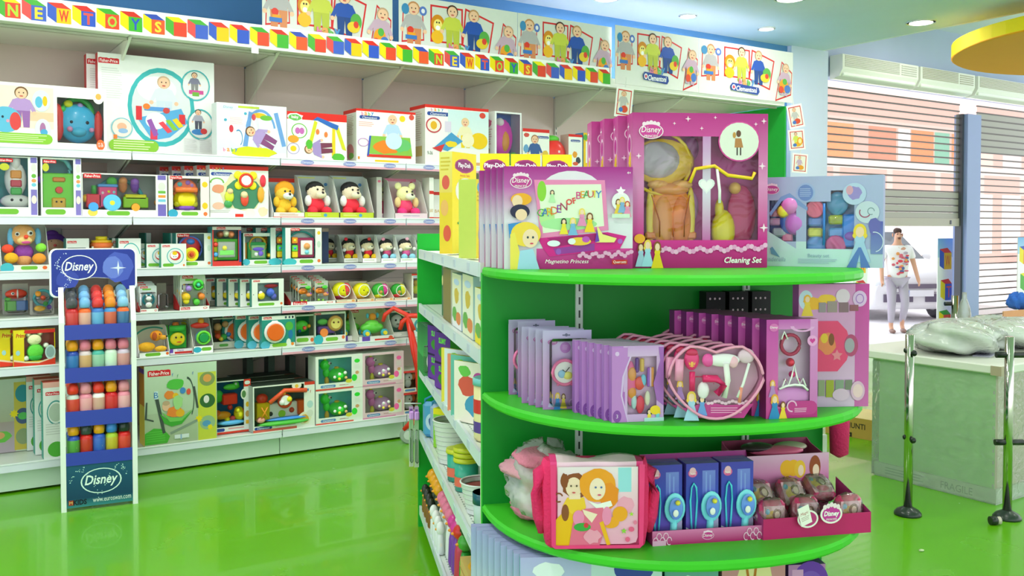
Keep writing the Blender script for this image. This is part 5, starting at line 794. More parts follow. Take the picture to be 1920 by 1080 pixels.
# header board
zh0, zh1 = zpx(96, 560), zpx(94, 467); Lx = -w2-(13/1731*6.0); Rx = w2+.02; hw = Rx-Lx
m = M('print'); rr = .035; P = []
for cx, cz, a in ((Rx-rr, zh0+rr+.03, -90), (Rx-rr, zh1-rr, 0), (Lx+rr, zh1-rr, 90), (Lx+rr, zh0+.03, 180)):
    for k in range(5): P.append((cx+rr*math.cos(R(a+22.5*k)), cz+rr*math.sin(R(a+22.5*k))))
Q = [(Lx+hw*t_, zh0+.06+.05*math.sin(math.pi*t_)) for t_ in (.2, .35, .5, .65, .8)]
P = P[:20]+[(Lx+.06, zh0)]+Q+[(Rx-.05, zh0+.03)]
m.prism([(x, z) for x, z in P], .15, .158, '#f4f6fa'); cx, cz = (Lx+Rx)/2, (zh0+zh1)/2
m.poly([(cx+(x-cx)*.955, .1498, cz+(z-cz)*.95) for x, z in P], '#2a3a9c')
f = Face(m, (Lx, .1495, zh0), (hw, 0, 0), (0, 0, zh1-zh0))
f.blob(.78, .6, .19, .34, '#4a5cc0', 3, .15); f.blob(.72, .6, .13, .25, '#6a80d8', 5, .15); f.blob(.2, .35, .14, .2, '#3c4cae', 9, .15)
for i in range(60): t_ = rn.random(); f.k = 5; f.ell(.06+.1*math.sin(t_*6)+.12*t_+.05*rn.random(), .1+.8*t_, .004+.004*rn.random(), .007+.007*rn.random(), '#c8d4f4', 6)
f.k = 6; f.ring(.335, .6, .2, .26, .07, '#f2f4fa'); f.text('Disney', .335, .6, .24, '#f4f6fc', .33, .25, .02); f.star(.78, .58, .16, '#dfe6fa', 4, .18)
m.build('header_board', ST)
def bottle(body, band_, capc, h=.19, r=.036):
    t = empty('drinking_bottle'); m = M('plastic')
    m.lathe([(r*.9, 0), (r, .006), (r, h*.52), (r*.93, h*.59), (r*.6, h*.65)], [body, band_, body, body], n=16); f = Face(m, (-r*.5, -r*.9, h*.1), (r, 0, 0), (0, 0, h*.4)); f.blob(.5, .45, .45, .4, '#f2e27a', len(body)+ord(body[1]), .4)
    m.build('bottle_body', t); m = M('plastic'); m.lathe([(r*.7, h*.66), (r*.84, h*.69), (r*.88, h*.8), (r*.78, h*.9), (r*.45, h*.98), (r*.1, h)], capc, n=14); m.build('cap', t, label='rounded cap')
    return t
rows = [[('#c8282c', '#d84848', '#4a4c52'), ('#ee6a2c', '#e8b0a0', '#7ab8ec'), ('#3a78c8', '#6ab0e0', '#e23a38'), ('#4a90d0', '#d86a50', '#f2902c'), ('#ee6a2c', '#4a78a8', '#8ac4ee')],
        [('#1f48a8', '#3a78c0', '#f2a01c'), ('#d8c8cc', '#d8a878', '#e88098'), ('#4ab0a0', '#9ac8b0', '#f2a01c'), ('#cfe8d4', '#d8f0dc', '#e88098'), ('#d0c0d4', '#d89898', '#e88098')],
        [('#c8d4cc', '#d84838', '#ee3a24'), ('#e890a4', '#f0a8b0', '#ec98a8'), ('#f0f4ee', '#d8a898', '#ee3a28'), ('#d01c24', '#d83838', '#f2a01c'), ('#ea90a4', '#f0b0b8', '#ec98a8')],
        [('#2a50b8', '#58a048', '#f2a81c'), ('#d8241c', '#c83828', '#3a4a48'), ('#2a58c0', '#3a68c8', '#f2a81c'), ('#a8c830', '#c8b838', '#3a88dc'), ('#d8201c', '#e04838', '#22342c')]]
cn = {'#4a4c52': 'grey', '#7ab8ec': 'pale blue', '#e23a38': 'red', '#f2902c': 'orange', '#8ac4ee': 'sky blue', '#f2a01c': 'yellow', '#e88098': 'pink', '#ee3a24': 'red', '#ec98a8': 'pink', '#ee3a28': 'red', '#f2a81c': 'yellow', '#3a4a48': 'dark', '#3a88dc': 'blue', '#22342c': 'black'}
rowname = ['top', 'second', 'third', 'lowest']; colname = ['first', 'second', 'third', 'fourth', 'fifth']
Rz = Matrix.Rotation(ang, 3, 'Z'); pitchb = (SW-.07)/5
for i, rw in enumerate(rows):
    for j, (bc, bd, cc) in enumerate(rw):
        t = bottle(bc, bd, cc); tilt = 0; tag(t, '%s capped bottle, %s from left in the %s row of the stand' % (cn[cc], colname[j], rowname[i]), 'bottle', 'drinking bottles on the blue stand')
        z = zb[i][1]-.03
        def pos(k): return mid+Rz @ Vector((-w2+.035+pitchb*(j+.5), .045+k*.088, 0))+Vector((0, 0, z+(.03*k if i == 0 else 0)))
        t.location = pos(0); t.rotation_euler = (0, 0, ang)
        for k in (1, 2): dup(t, pos(k), ang, '%s capped bottle %s front bottle, %s from left, %s row' % (cn[cc], ['', 'right behind the', 'two places behind the'][k], colname[j], rowname[i]))
# ---------------------------------------------------------------- goods on the rounded end shelves
def eb(kind, name, label, bl, br, yt, z, grp=None, cat='toy box', n=0, step=None, short=None, **kw):
    """front bottom corners given where they stand on the shelf at height z"""
    a, b = onZ(*bl, z), onZ(*br, z); w_ = (b-a).length; h = zat(a, bl[0], yt)-z; rz = math.atan2(b.y-a.y, b.x-a.x)
    r = kind(name, w_, h, kw.pop('d'), **kw); r.location = ((a.x+b.x)/2, (a.y+b.y)/2, z+.0005); r.rotation_euler = (0, 0, rz); tag(r, label, cat, grp)
    if n: row_back(r, n, Matrix.Rotation(rz, 3, 'Z') @ Vector(step), short or label, grp or label, rz)
    return r
Z1, Z2, Z3, Z4 = EZ
DIS = ('D', .13, .82, .08, 'Disney', '#c23a94', '#f2d4e8', '#fff', True, 'PRINCESS')
def lady(x, y, s, hair, dress, a, skin='#f4cdb0'):    # printed figure in a plain gown
    return [('p', [(x-s*.5*a, y-s), (x+s*.5*a, y-s), (x+s*.16*a, y), (x-s*.16*a, y)], dress), ('e', x, y+.02*s, s*.24*a, s*.2, dress), ('e', x, y+s*.38, s*.3*a, s*.36, hair), ('e', x, y+s*.2, s*.34*a, s*.18, hair), ('e', x, y+s*.02, s*.22*a, s*.22, dress), ('e', x, y+s*.36, s*.19*a, s*.24, skin)]
lad = '#c9609c'
eb(carton, 'magnetic_board_game_box', 'purple pink box picturing an open pink magnetic board, foremost on top', (945, 505), (1186, 504), 312, Z1, grp='pink magnetic board boxes', d=.05, n=4, step=(-.016, .056, 0), short='purple pink magnetic board box', side='#c493d2', top='#8a2a7c',
   left=[('g', 0, .55, 1, 1, '#8a2a80', '#c8b8d4'), ('g', 0, 0, 1, .55, '#c8b8d4', '#b0307c')], face='#e2dcea', prints=[('g', 0, .8, 1, 1, '#a8268c', '#c060b0'), ('g', 0, .45, 1, .8, '#c060b0', '#e4deec'), ('g', .25, 0, 1, .2, '#d84aa0', '#b4227c'), ('e', .52, .76, .24, .2, '#e8d8ec'), ('D', .13, .85, .085, 'Disney', '#c23a94', '#f2d4e8', '#fff', True, 'PRINCESS'),
   ('p', [(.23, .87), (.78, .87), (.81, .38), (.28, .3)], '#ec86bc'), ('p', [(.26, .82), (.75, .83), (.775, .42), (.3, .35)], '#e6efd8'), ('e', .29, .76, .035, .1, '#8cc83c'), ('e', .33, .5, .06, .1, '#b8dc98'), ('e', .5, .44, .22, .06, '#a8dca0'), ('p', [(.26, .3), (.8, .36), (.95, .32), (.9, .2), (.35, .12), (.3, .2)], '#d8208c'), ('p', [(.33, .3), (.78, .35), (.86, .31), (.42, .22)], '#a81c74'), ('p', [(.38, .2), (.7, .25), (.7, .18), (.4, .14)], '#9a3aa0'), ('e', .42, .17, .02, .03, '#9a58c0'), ('e', .9, .27, .02, .025, '#b060c8'),
   *[('t', c, .28+i*.036, .55+.006*i*i*.4, .075, k) for i, (c, k) in enumerate(zip('GARDEN', ('#4aa838', '#3a6ac8', '#d8b020', '#e06a28', '#8a3ab0', '#a8305c')))], ('t', 'OF', .515, .66, .06, '#e0484a', None, 0, .03, 15), *[('t', c, .575+i*.031, .72+.008*i-.0012*i*i, .07, k) for i, (c, k) in enumerate(zip('BEAUTY', ('#d8328c', '#e89a20', '#3a9a50', '#d84848', '#e8c020', '#3a78c8')))],
   *lady(.37, .72, .07, '#3a2a20', '#b8e0b0', .77), *lady(.46, .43, .09, '#2a2022', '#f0d838', .77), *lady(.53, .43, .1, '#f0d060', '#78b0e0', .77), *lady(.6, .52, .1, '#f0d060', '#e88ac0', .77), *lady(.66, .47, .11, '#7a4a28', '#f2cc28', .77), ('e', .58, .27, .09, .04, '#f0c040'), ('e', .52, .27, .03, .03, '#e8e8f0'), ('e', .63, .29, .03, .03, '#c050c0'), ('p', [(.7, .26), (.72, .42), (.76, .34), (.87, .3), (.85, .26)], '#f0e088'), ('p', [(.7, .26), (.715, .4), (.735, .27)], '#6a3ab0'), ('e', .38, .25, .05, .03, '#e8f0f8'),
   ('e', .13, .68, .08, .06, '#f2a828'), ('e', .1, .66, .04, .06, '#f4cdb0'), ('e', .12, .56, .075, .07, '#2a2a4a'), ('e', .13, .53, .045, .055, '#f4cdb0'), ('p', [(.03, .44), (.13, .46), (.14, .36), (.04, .3)], '#3a88d0'), ('e', .165, .34, .115, .12, '#f4cc44'), ('e', .2, .3, .06, .09, '#f6d2b4'), ('p', [(.045, .0), (.045, .34), (.08, .36), (.13, .1), (.11, 0)], '#f2d858'), ('p', [(.1, 0), (.12, .18), (.22, .2), (.27, .0)], '#a8d0f0'), ('e', .18, .31, .008, .012, '#345'), ('e', .22, .31, .008, .012, '#345'), ('e', .21, .25, .014, .008, '#d84a68'),
   ('e', .9, .66, .07, .09, '#eef0f0'), ('s', .9, .76, .05, '#fff', 5, .5), *lady(.88, .62, .09, '#7a4a28', '#e8c040', .77), *lady(.91, .64, .09, '#f0d060', '#80a8d8', .77), *lady(.95, .6, .09, '#c84a38', '#e88ab8', .77), ('r', .83, .5, .97, .54, '#cfe0d0'),
   *[('e', .58+.4*i/16, .13+.02*math.sin(i*1.7)+.02*i/16, .018, .02, '#e9a8d4') for i in range(17)], ('t', 'Magnetino Princess', .48, .07, .05, '#fff', .36, .3), ('r', .83, .045, .95, .09, '#d8302c'), ('t', 'Quercetti', .89, .067, .03, '#fff', .1), ('t', '4+', .96, .94, .025, '#fff')])
CLW = [(.085, .18, .515, .85), (.575, .18, .93, .85)]
eb(carton, 'cleaning_set_box', 'tall pink windowed box with orange apron and yellow duster, foremost', (1185, 503), (1438, 502), 211, Z1, grp='tall pink cleaning set boxes', d=.085, n=3, step=(-.029, .088, 0), short='tall pink windowed cleaning set box', side='#e65cb0', top='#dc7ab4', face='#dc3aa2', wins=CLW, liner='#a83a86', film='wrinkle',
   left=[('g', 0, 0, 1, .5, '#e7a6cc', '#c8207f'), ('g', 0, .5, 1, 1, '#c23a8e', '#e7a6cc'), ('e', .5, .8, .3, .07, '#f0cfe2'), ('e', .5, .8, .24, .05, '#c23a94'), ('s', .3, .92, .03, '#fff'), ('s', .7, .6, .02, '#fff')],
   prints=[('g', .0, .55, .085, 1, '#b82f86', '#d98ac0'), ('g', 0, .18, .085, .55, '#d98ac0', '#c62488'), ('g', .93, .55, 1, 1, '#b82f86', '#d98ac0'), ('g', .93, .18, 1, .55, '#d98ac0', '#c62488'), ('g', .085, .85, .93, 1, '#b83088', '#cc4a9c'), ('g', 0, 0, 1, .18, '#d42e92', '#b01c70'), ('g', .515, .5, .575, .85, '#c78cc8', '#d9cfe6'), ('g', .515, .18, .575, .5, '#d9cfe6', '#c062a8'),
   ('h', .545, .535, .055, '#e6e2ec'), ('h', .545, .535, .04, '#f4f2f4'), ('o', .785, .82, .155, .13, .06, '#d84aa0'), ('e', .785, .82, .146, .122, '#e3e1dc'), ('p', [(.755, .84), (.8, .84), (.815, .78), (.75, .78)], '#b87c4c'), ('e', .78, .87, .018, .022, '#6a4838'), ('r', .765, .73, .775, .78, '#4a4040'), ('r', .79, .73, .8, .78, '#4a4040'), ('e', .748, .86, .012, .02, '#c89048'),
   ('D', .135, .88, .09, 'Disney', '#d0409c', '#f4d8ea', '#fff', True, 'PRINCESS'), *[('e', .22+.76*i/30, .115+.012*math.sin(i*1.3)+.02*(i/30)**2, .018, .016, ['#f0b4dc', '#e79ace'][i % 2]) for i in range(31)], ('t', 'Cleaning Set', .815, .045, .05, '#fff', .28, .25, .02),
   *lady(.06, .1, .09, '#7a3a1c', '#a8c8e8', .9), *lady(.11, .11, .1, '#f0cc50', '#a8d4f0', .9), *lady(.18, .1, .1, '#8a4a20', '#f2cc20', .9), ('e', .05, .19, .04, .03, '#f2a828'), *[('s', x, y, s_, '#f6d8ec') for x, y, s_ in ((.4, .96, .02), (.3, .93, .012), (.6, .97, .012), (.96, .95, .02), (.95, .66, .025), (.965, .26, .03), (.04, .72, .02), (.5, .9, .014), (.9, .93, .014))]],
   toys=[('E', .23, .69, .55, .22, .15, .03, '#c7a030'), ('E', .2, .7, .4, .15, .12, .03, '#a297a4'), ('T', .22, .68, .5, .2, .012, '#e0b020'), ('E', .15, .33, .6, .03, .2, .02, '#f4b83c'), ('E', .45, .33, .6, .03, .2, .02, '#f4b83c'), ('E', .3, .34, .6, .16, .2, .03, '#ff7a20'), ('E', .24, .3, .45, .07, .17, .03, '#f08a48'), ('E', .37, .3, .45, .07, .17, .03, '#e87434'), ('B', .3, .21, .5, .17, .025, .012, '#ee7a38'), ('E', .3, .51, .5, .12, .04, .05, '#f08c50'), ('E', .2, .54, .45, .07, .03, .04, '#f29a5c'), ('E', .38, .54, .45, .07, .03, .04, '#f29a5c'), ('L', [(.14, .47), (.2, .3), (.2, .2)], .004, '#7a3a20'), ('L', [(.42, .47), (.38, .3), (.38, .2)], .004, '#7a3a20'), ('L', [(.3, .25), (.3, .2)], .004, '#7a3a20'),
   ('L', [(.42, .55), (.46, .64), (.6, .66), (.7, .6), (.88, .58), (.9, .62)], .012, '#e0a81c'), ('L', [(.62, .64), (.64, .5), (.64, .42)], .01, '#d8c8d4'), ('E', .69, .24, .5, .08, .14, .05, '#f2bc0c'), ('E', .66, .38, .5, .03, .07, .03, '#f2bc0c'), ('E', .46, .4, .8, .05, .1, .03, '#9a6aa8'), ('E', .84, .34, .8, .1, .2, .02, '#a81c5c'), ('E', .46, .78, .8, .05, .08, .02, '#7a3a70'), ('S', .78, .52, .6, .04, '#d8a048')])
eb(carton, 'make_up_set_box', 'wide lilac blue box with clear palette window of pastel make-up', (1438, 499), (1655, 503), 333, Z1, d=.06, side='#8c94cc', top='#c8d8ec', face='#aab2dc', wins=[(.02, .28, .26, .74), (.35, .2, .56, .72), (.56, .2, .76, .84)], liner='#6c8ab8', film='wrinkle',
   prints=[('g', .26, .0, .35, .28, '#c6dce6', '#cfe6ea'), ('g', 0, 0, 1, .2, '#c0d4e8', '#b8cfe0'), ('p', [(0, .0), (0, .4), (.26, .2), (.6, .2), (.8, .17), (.9, 0)], '#c4dfe6'), ('p', [(.02, .6), (.12, .78), (.2, .82), (.28, .74), (.36, .66), (.36, .62), (.28, .68), (.2, .76), (.13, .73), (.03, .56)], '#7f9ad4'), ('e', .34, .82, .085, .11, '#9fb0e0'), ('e', .34, .82, .068, .09, '#7088cc'), ('l', .29, .77, .39, .87, 5, '#a8b8e4'), ('o', .13, .85, .09, .0, .5, '#fff'), ('D', .04, .86, .07, 'Disney', '#c04a98', '#e8c8e0', '#fff', True),
   ('e', .76, .8, .1, .12, '#b6c8e8'), ('b', .76, .81, .07, .08, '#9a8ad0', 3), ('e', .72, .84, .03, .05, '#d8a0b8'), ('e', .87, .6, .1, .12, '#c4cfe2'), ('o', .85, .6, .05, .06, .2, '#a04a70', 150, 330), ('o', .9, .61, .03, .04, .2, '#708898', 0, 300), ('g', .9, .15, 1, .5, '#5c60b8', '#7a8cc8'), ('b', .93, .45, .06, .1, '#6a68b8', 2), ('o', .93, .28, .075, .11, .08, '#d8e4f2', -80, 100),
   *lady(.81, .3, .24, '#f0cc40', '#a8c8ec', .77), ('p', [(.7, 0), (.8, .22), (.82, .22), (.9, 0), (.82, .0), (.81, .15), (.78, 0)], '#5a7cc8'), ('p', [(.03, .2), (.05, .22), (.12, .1), (.04, .14)], '#6a9ac0'), ('t', 'Cinderella', .07, .08, .05, '#9ab0cc', .2, .2), ('t', 'Beauty set', .46, .12, .05, '#8aa0c4', .22), ('l', .28, .03, .62, .09, 3, '#a9bcd8')],
   toys=[('S', .2, .68, .5, .11, '#c070b0'), ('S', .14, .62, .45, .08, '#d8c040'), ('B', .06, .6, .6, .07, .04, .02, '#d08a9a'), ('B', .06, .5, .6, .07, .04, .02, '#c8a0c0'), ('B', .1, .38, .6, .08, .05, .02, '#a8c0c0'), ('B', .17, .32, .6, .06, .05, .02, '#d87a9a'), ('E', .25, .48, .3, .12, .13, .05, '#a860b0'), ('E', .2, .5, .5, .12, .14, .04, '#3a68b8'), ('D', .42, .64, .3, .1, .02, '#c85a78'), ('B', .42, .5, .5, .08, .05, .02, '#5a80c8'), ('B', .42, .38, .5, .08, .05, .02, '#c8c44c'), ('E', .43, .24, .5, .12, .1, .03, '#5a8ad8'), ('L', [(.505, .24), (.505, .7)], .014, '#2a68b0'),
   ('E', .61, .7, .5, .12, .13, .04, '#4a88b0'), ('E', .6, .76, .6, .1, .08, .03, '#5a4a48'), ('B', .6, .52, .5, .08, .05, .02, '#b0b848'), ('B', .6, .38, .5, .08, .05, .02, '#5a90d8'), ('D', .6, .24, .4, .11, .02, '#c0508c'), ('B', .72, .4, .5, .08, .18, .03, '#2a78d0'), ('E', .73, .34, .3, .07, .05, .02, '#8a58b8')])
# modelling dough boxes on the top white shelf
PD = [('b', .5, .87, .42, .075, '#a83a78', 5, .12), ('b', .5, .87, .38, .06, '#8a2c6c', 6, .12), ('t', 'Play-Doh', .5, .87, .06, '#f4f0f4', .7, 0, .03)]
dpr = [('g', 0, 0, 1, 1, '#f0d41c', '#ecd82a'), *PD, ('t', 'Activity Table', .52, .77, .03, '#d85a28', .74), ('t', 'Tavolo creativo', .52, .735, .02, '#e08a3a', .74), ('e', .55, .62, .42, .13, '#e9e2d8'), ('r', .38, .53, .62, .72, '#d8302c'), ('e', .72, .66, .09, .035, '#4a9ad0'), ('e', .76, .58, .07, .025, '#8cc030'), ('e', .42, .39, .14, .02, '#b04a80'), ('e', .72, .42, .15, .02, '#3a9a98'), ('e', .4, .3, .2, .02, '#3a9a48'), ('e', .44, .22, .14, .02, '#a04890'), ('e', .7, .34, .1, .02, '#d85838'), ('e', .6, .13, .2, .05, '#c8a8d8'), ('e', .64, .1, .14, .045, '#ea7a30'), ('e', .55, .05, .2, .02, '#3a90b8')]
zt_ = GZ[0]+.002
eb(carton, 'modelling_dough_box', 'yellow modelling dough box with activity table picture, foremost and leftmost', (848, 476), (893, 474), 284, zt_, d=.07, grp='yellow modelling dough boxes', side='#e6c82c', face='#f0d21c', prints=dpr, left=[('g', 0, .6, 1, 1, '#e8e07a', '#e4c85c'), ('e', .5, .7, .3, .07, '#d85a48'), ('e', .4, .45, .3, .08, '#e8b060'), ('e', .6, .2, .3, .08, '#d8583c'), ('l', .1, .8, .9, .95, 4, '#d0b838')])
for i, (a, b, yt) in enumerate(((900, 955, 288), (958, 1013, 289), (1017, 1072, 290))):
    eb(carton, 'modelling_dough_box', 'yellow modelling dough box %s' % ['behind the upper left corner of the purple pink box', 'peeking over the middle of the purple pink box', 'peeking over the purple pink box beside the tall pink ones'][i], (a, 466), (b, 466), yt, zt_, d=.1, grp='yellow modelling dough boxes', side='#d8bc2c', face='#f0d21c', prints=dpr)
eb(carton, 'small_dough_set_box', 'small blue green modelling dough box beside the purple pink boxes', (873, 483), (893, 483), 338, zt_, d=.05, side='#c8d85c', face='#a8d0b8', prints=[('g', 0, 0, 1, 1, '#58b8d0', '#a8d878'), ('e', .5, .6, .35, .12, '#e8e0d0'), ('e', .5, .5, .2, .08, '#3a90c8'), ('e', .6, .3, .2, .1, '#8a58a8'), ('e', .4, .12, .3, .07, '#a8d040')])
eb(carton, 'yellow_dough_set_box', 'small yellow box touching the spines of the purple pink boxes', (893, 485), (911, 484), 336, zt_, d=.08, side='#c8d85c', face='#ecd81c', prints=[('e', .4, .9, .3, .07, '#48a8d0'), ('e', .6, .6, .2, .06, '#d8583c'), ('e', .5, .3, .3, .12, '#78c0c8'), ('l', .1, .7, .9, .85, 3, '#c8b020')])
# second level
zz = Z2
wcard = [('g', 0, .5, 1, 1, '#bfb4de', '#cfa4da'), ('g', 0, 0, 1, .5, '#cfa4da', '#bd86cc'), ('e', .2, .85, .1, .035, '#b45ab0'), ('t', 'Disney', .2, .85, .035, '#f4dcf0', .16, .2), ('e', .46, .78, .11, .07, '#b46ac4'), ('l', .4, .75, .52, .81, 4, '#cf9ada'), ('r', .4, .93, .56, .945, '#6a6a88'), ('e', .48, .94, .03, .02, '#6a6a88'), *lady(.17, .13, .1, '#f0c850', '#c8b8e8', 1.3), *lady(.3, .12, .13, '#f2c040', '#3a88d8', 1.3), *lady(.42, .12, .11, '#7a4a28', '#f2d048', 1.3), ('o', .6, .08, .07, .05, .2, '#e0b8e8', 0, 280), ('s', .8, .12, .03, '#f4e0f8')]
wt = [('T', .42, .48, .3, .155, .022, '#e8689c'), ('D', .42, .48, .5, .15, .01, '#f0ecea'), ('E', .36, .46, .3, .05, .05, .01, '#8ab8e8'), ('E', .48, .44, .3, .06, .05, .01, '#f2d468'), ('L', [(.36, .52), (.42, .49), (.5, .55)], .006, '#333'), ('S', .28, .33, .3, .02, '#e8689c'), ('S', .56, .33, .3, .02, '#e8689c'), ('L', [(.77, .82), (.79, .7), (.8, .6)], .03, '#cfa0d8'), ('D', .8, .55, .3, .055, .015, '#e8a8d8'), ('D', .8, .55, .0, .04, .01, '#f2f2f2'), ('L', [(.8, .48), (.8, .3), (.79, .16)], .028, '#e2b448'), ('S', .79, .38, .3, .03, '#b8d070'), ('S', .77, .7, .2, .025, '#b83a58')]
eb(card, 'watch_and_clock_card', 'lilac blister card with pink round clock and watch, foremost', (1021, 772), (1113, 769), 622, zz, d=.03, cat='toy card', grp='lilac clock and watch cards', face='#c4a4dc', edge='#d8d0ea', prints=wcard, toys=wt, bub=(.12, .05, .93, .9), n=3, step=(-.015, .038, 0), short='lilac clock and watch card')
r = eb(card, 'watch_and_clock_card', 'lilac clock and watch card standing apart behind, second stack', (975, 748), (1045, 745), 604, zz, d=.03, cat='toy card', grp='lilac clock and watch cards', face='#b8a0d8', edge='#d8d0ea', prints=wcard, toys=wt, bub=(.12, .05, .93, .9), n=1, step=(-.02, .05, 0), short='lilac clock and watch card of the second stack')
sset = [('g', 0, .4, .22, 1, '#b878cc', '#b06ac0'), ('g', 0, 0, .25, .4, '#b06ac0', '#a860b8'), ('p', [(.0, 0), (.0, .98), (.3, .98), (.34, .85), (.2, .6), (.17, .35), (.3, .0)], '#bf80cf'), ('p', [(.3, .98), (.34, .85), (.2, .6), (.17, .35), (.3, .0), (.32, 0), (.2, .35), (.23, .6), (.37, .85), (.33, .98)], '#d8b8ea'), ('p', [(.9, .98), (1, .98), (1, .2), (.86, .28), (.8, .5), (.93, .8)], '#a868c0'), ('g', .3, .86, .9, 1, '#c89ad8', '#d4b0e0'), ('e', .1, .9, .04, .03, '#dcb8ea'), ('e', .1, .08, .08, .08, '#8a4aa8'), ('t', '3', .1, .08, .05, '#e8d0f0'), *lady(.72, .08, .12, '#2a2a3a', '#f0d848', 1.3), *lady(.88, .08, .13, '#f0c040', '#78c8d8', 1.3), ('r', .62, .0, 1, .05, '#b8dce0'), ('e', .83, .15, .1, .06, '#f2cc30')]
eb(carton, 'stationery_set_box', 'pinkish purple wavy edged stationery box, foremost beside the heart cases', (1147, 793), (1244, 789), 650, zz, d=.028, grp='purple stationery boxes', n=5, step=(-.0135, .031, 0), short='purple stationery box', side='#a66ec0', top='#d4b0dc', face='#cfa6dc', wins=[(.3, .1, .86, .86)], liner='#c8a8c8', prints=sset, left=[('g', 0, 0, 1, 1, '#b47cc8', '#9458b4')],
   toys=[('E', .38, .5, .5, .07, .3, .02, '#ee5a90'), ('E', .4, .62, .4, .06, .1, .02, '#f09048'), ('E', .4, .38, .4, .06, .08, .02, '#f08a3c'), ('B', .5, .74, .5, .025, .1, .015, '#5a2a8a'), ('B', .6, .74, .5, .03, .09, .015, '#f2a848'), ('B', .72, .58, .4, .02, .13, .012, '#8a4ab0'), ('B', .8, .58, .4, .02, .13, .012, '#ee8a38'), ('B', .76, .58, .4, .015, .13, .012, '#e8b0d8'), ('E', .55, .5, .4, .07, .09, .02, '#e84a3c'), ('E', .62, .54, .4, .04, .08, .02, '#6ab8e0'), ('E', .56, .22, .4, .06, .12, .02, '#d83050'), ('E', .44, .26, .4, .04, .1, .02, '#a8c8e8'), ('E', .7, .3, .4, .04, .1, .02, '#e8e0b8')])
def heartcase(name, w_, h, d):
    t = empty(name); m = M('vinyl'); rows_ = 36; out = []
    for k in range(rows_):
        a = 2*math.pi*k/rows_; x = math.sin(a); z = math.cos(a)
        X = .5*math.copysign(abs(x)**.85, x); Zz = .5+.46*z
        if z > .2: Zz -= .13*max(0, 1-abs(X)/.28)**1.0
        X *= (1.0 if Zz > .5 else .62+.38*(Zz/.5)**.8)
        out.append((X*w_, Zz*h))
    rings = []
    for y, s_ in ((0, .97), (.006, 1.0), (d*.5, 1.0), (d, .96)): rings.append([(x*s_, y, (z-h/2)*s_+h/2) for x, z in out])
    m.loft(rings[1:], '#e88fbe', cap=False); b = m.vs(rings[-1]); m.fa([b+i for i in range(rows_)], lin('#d877ac')); m.build('case_shell', t)
    fm = M('vinyl'); fm.tube([(x*.985, .0, (z-h/2)*.985+h/2) for x, z in out], .0045, '#ee9cc0', 6, closed=True); fm.build('piping', t)
    tm = M('plastic'); ty = []
    pr = M('print'); pr.poly([(x*.93, d*.75, (z-h/2)*.93+h/2) for x, z in out], '#c898b4'); f = Face(pr, (-w_/2, d*.2, 0), (w_, 0, 0), (0, 0, h))
    f.poly([(.16, .16), (.3, .05), (.8, .05), (.9, .22), (.6, .2), (.4, .24), (.3, .2)], '#c83a94')
    for i in range(16): f.ell(.32+.036*i, .235+.015*math.sin(i*1.4), .02, .018, '#f0c4e0')
    draw(f, [*lady(.13, .4, .13, '#f2b83c', '#a878c0', .8), *lady(.25, .22, .2, '#f4cc50', '#a8d0ea', .8), *lady(.36, .22, .14, '#2a2434', '#6a98d8', .8), ('l', .45, .1, .8, .18, 3, '#e8a0cc')]); pr.build('printed_insert', t)
    toy(tm, [('E', .25, .74, .3, .09, .13, .04, '#e23a7c'), ('E', .25, .73, .12, .06, .09, .02, '#f2b860'), ('E', .25, .82, .1, .07, .05, .02, '#c82858'), ('L', [(.25, .6), (.25, .38)], .035, '#e02a6c'), ('L', [(.12, .75), (.11, .5)], .05, '#f09cc4'), ('E', .58, .73, .3, .2, .08, .05, '#ecebee'), ('E', .42, .73, .25, .07, .08, .05, '#e858a8'), ('L', [(.6, .7), (.62, .5), (.58, .3)], .035, '#eeeeea'), ('E', .68, .71, .1, .06, .07, .03, '#f0b8cc'), ('E', .82, .78, .3, .1, .09, .04, '#e0c0d4'), ('L', [(.84, .7), (.78, .46), (.72, .3)], .016, '#e8ece8'), ('L', [(.36, .52), (.5, .52), (.58, .44), (.5, .34)], .045, '#e2266e'), ('E', .37, .38, .1, .07, .1, .03, '#ece4ec'), ('E', .37, .38, .02, .04, .06, .01, '#d8a0e0'), ('L', [(.76, .42), (.74, .24)], .02, '#e8907c')], w_, h, d); tm.build('toy', t)
    fm = M('film'); fm.poly([(x*.96, .004, (z-h/2)*.96+h/2) for x, z in out], '#fff'); fm.build('clear_window', t)
    return t
eb(heartcase, 'heart_hairdresser_case', 'pink heart shaped clear case with toy hairdryer, foremost', (1252, 793), (1432, 793), 633, zz, d=.04, cat='toy case', grp='pink heart shaped cases', n=7, step=(-.021, .044, 0), short='pink heart shaped case')
h0 = bpy.data.objects['heart_hairdresser_case']; ov = Matrix.Rotation(h0.rotation_euler.z, 3, 'Z')
for i in range(5): dup(h0, h0.location+ov @ Vector((.085-.017*i, .235+.05*i, 0)), h0.rotation_euler.z, 'pink heart shaped case in the second row behind, %s from the front' % (ORD[i] or 'first'))
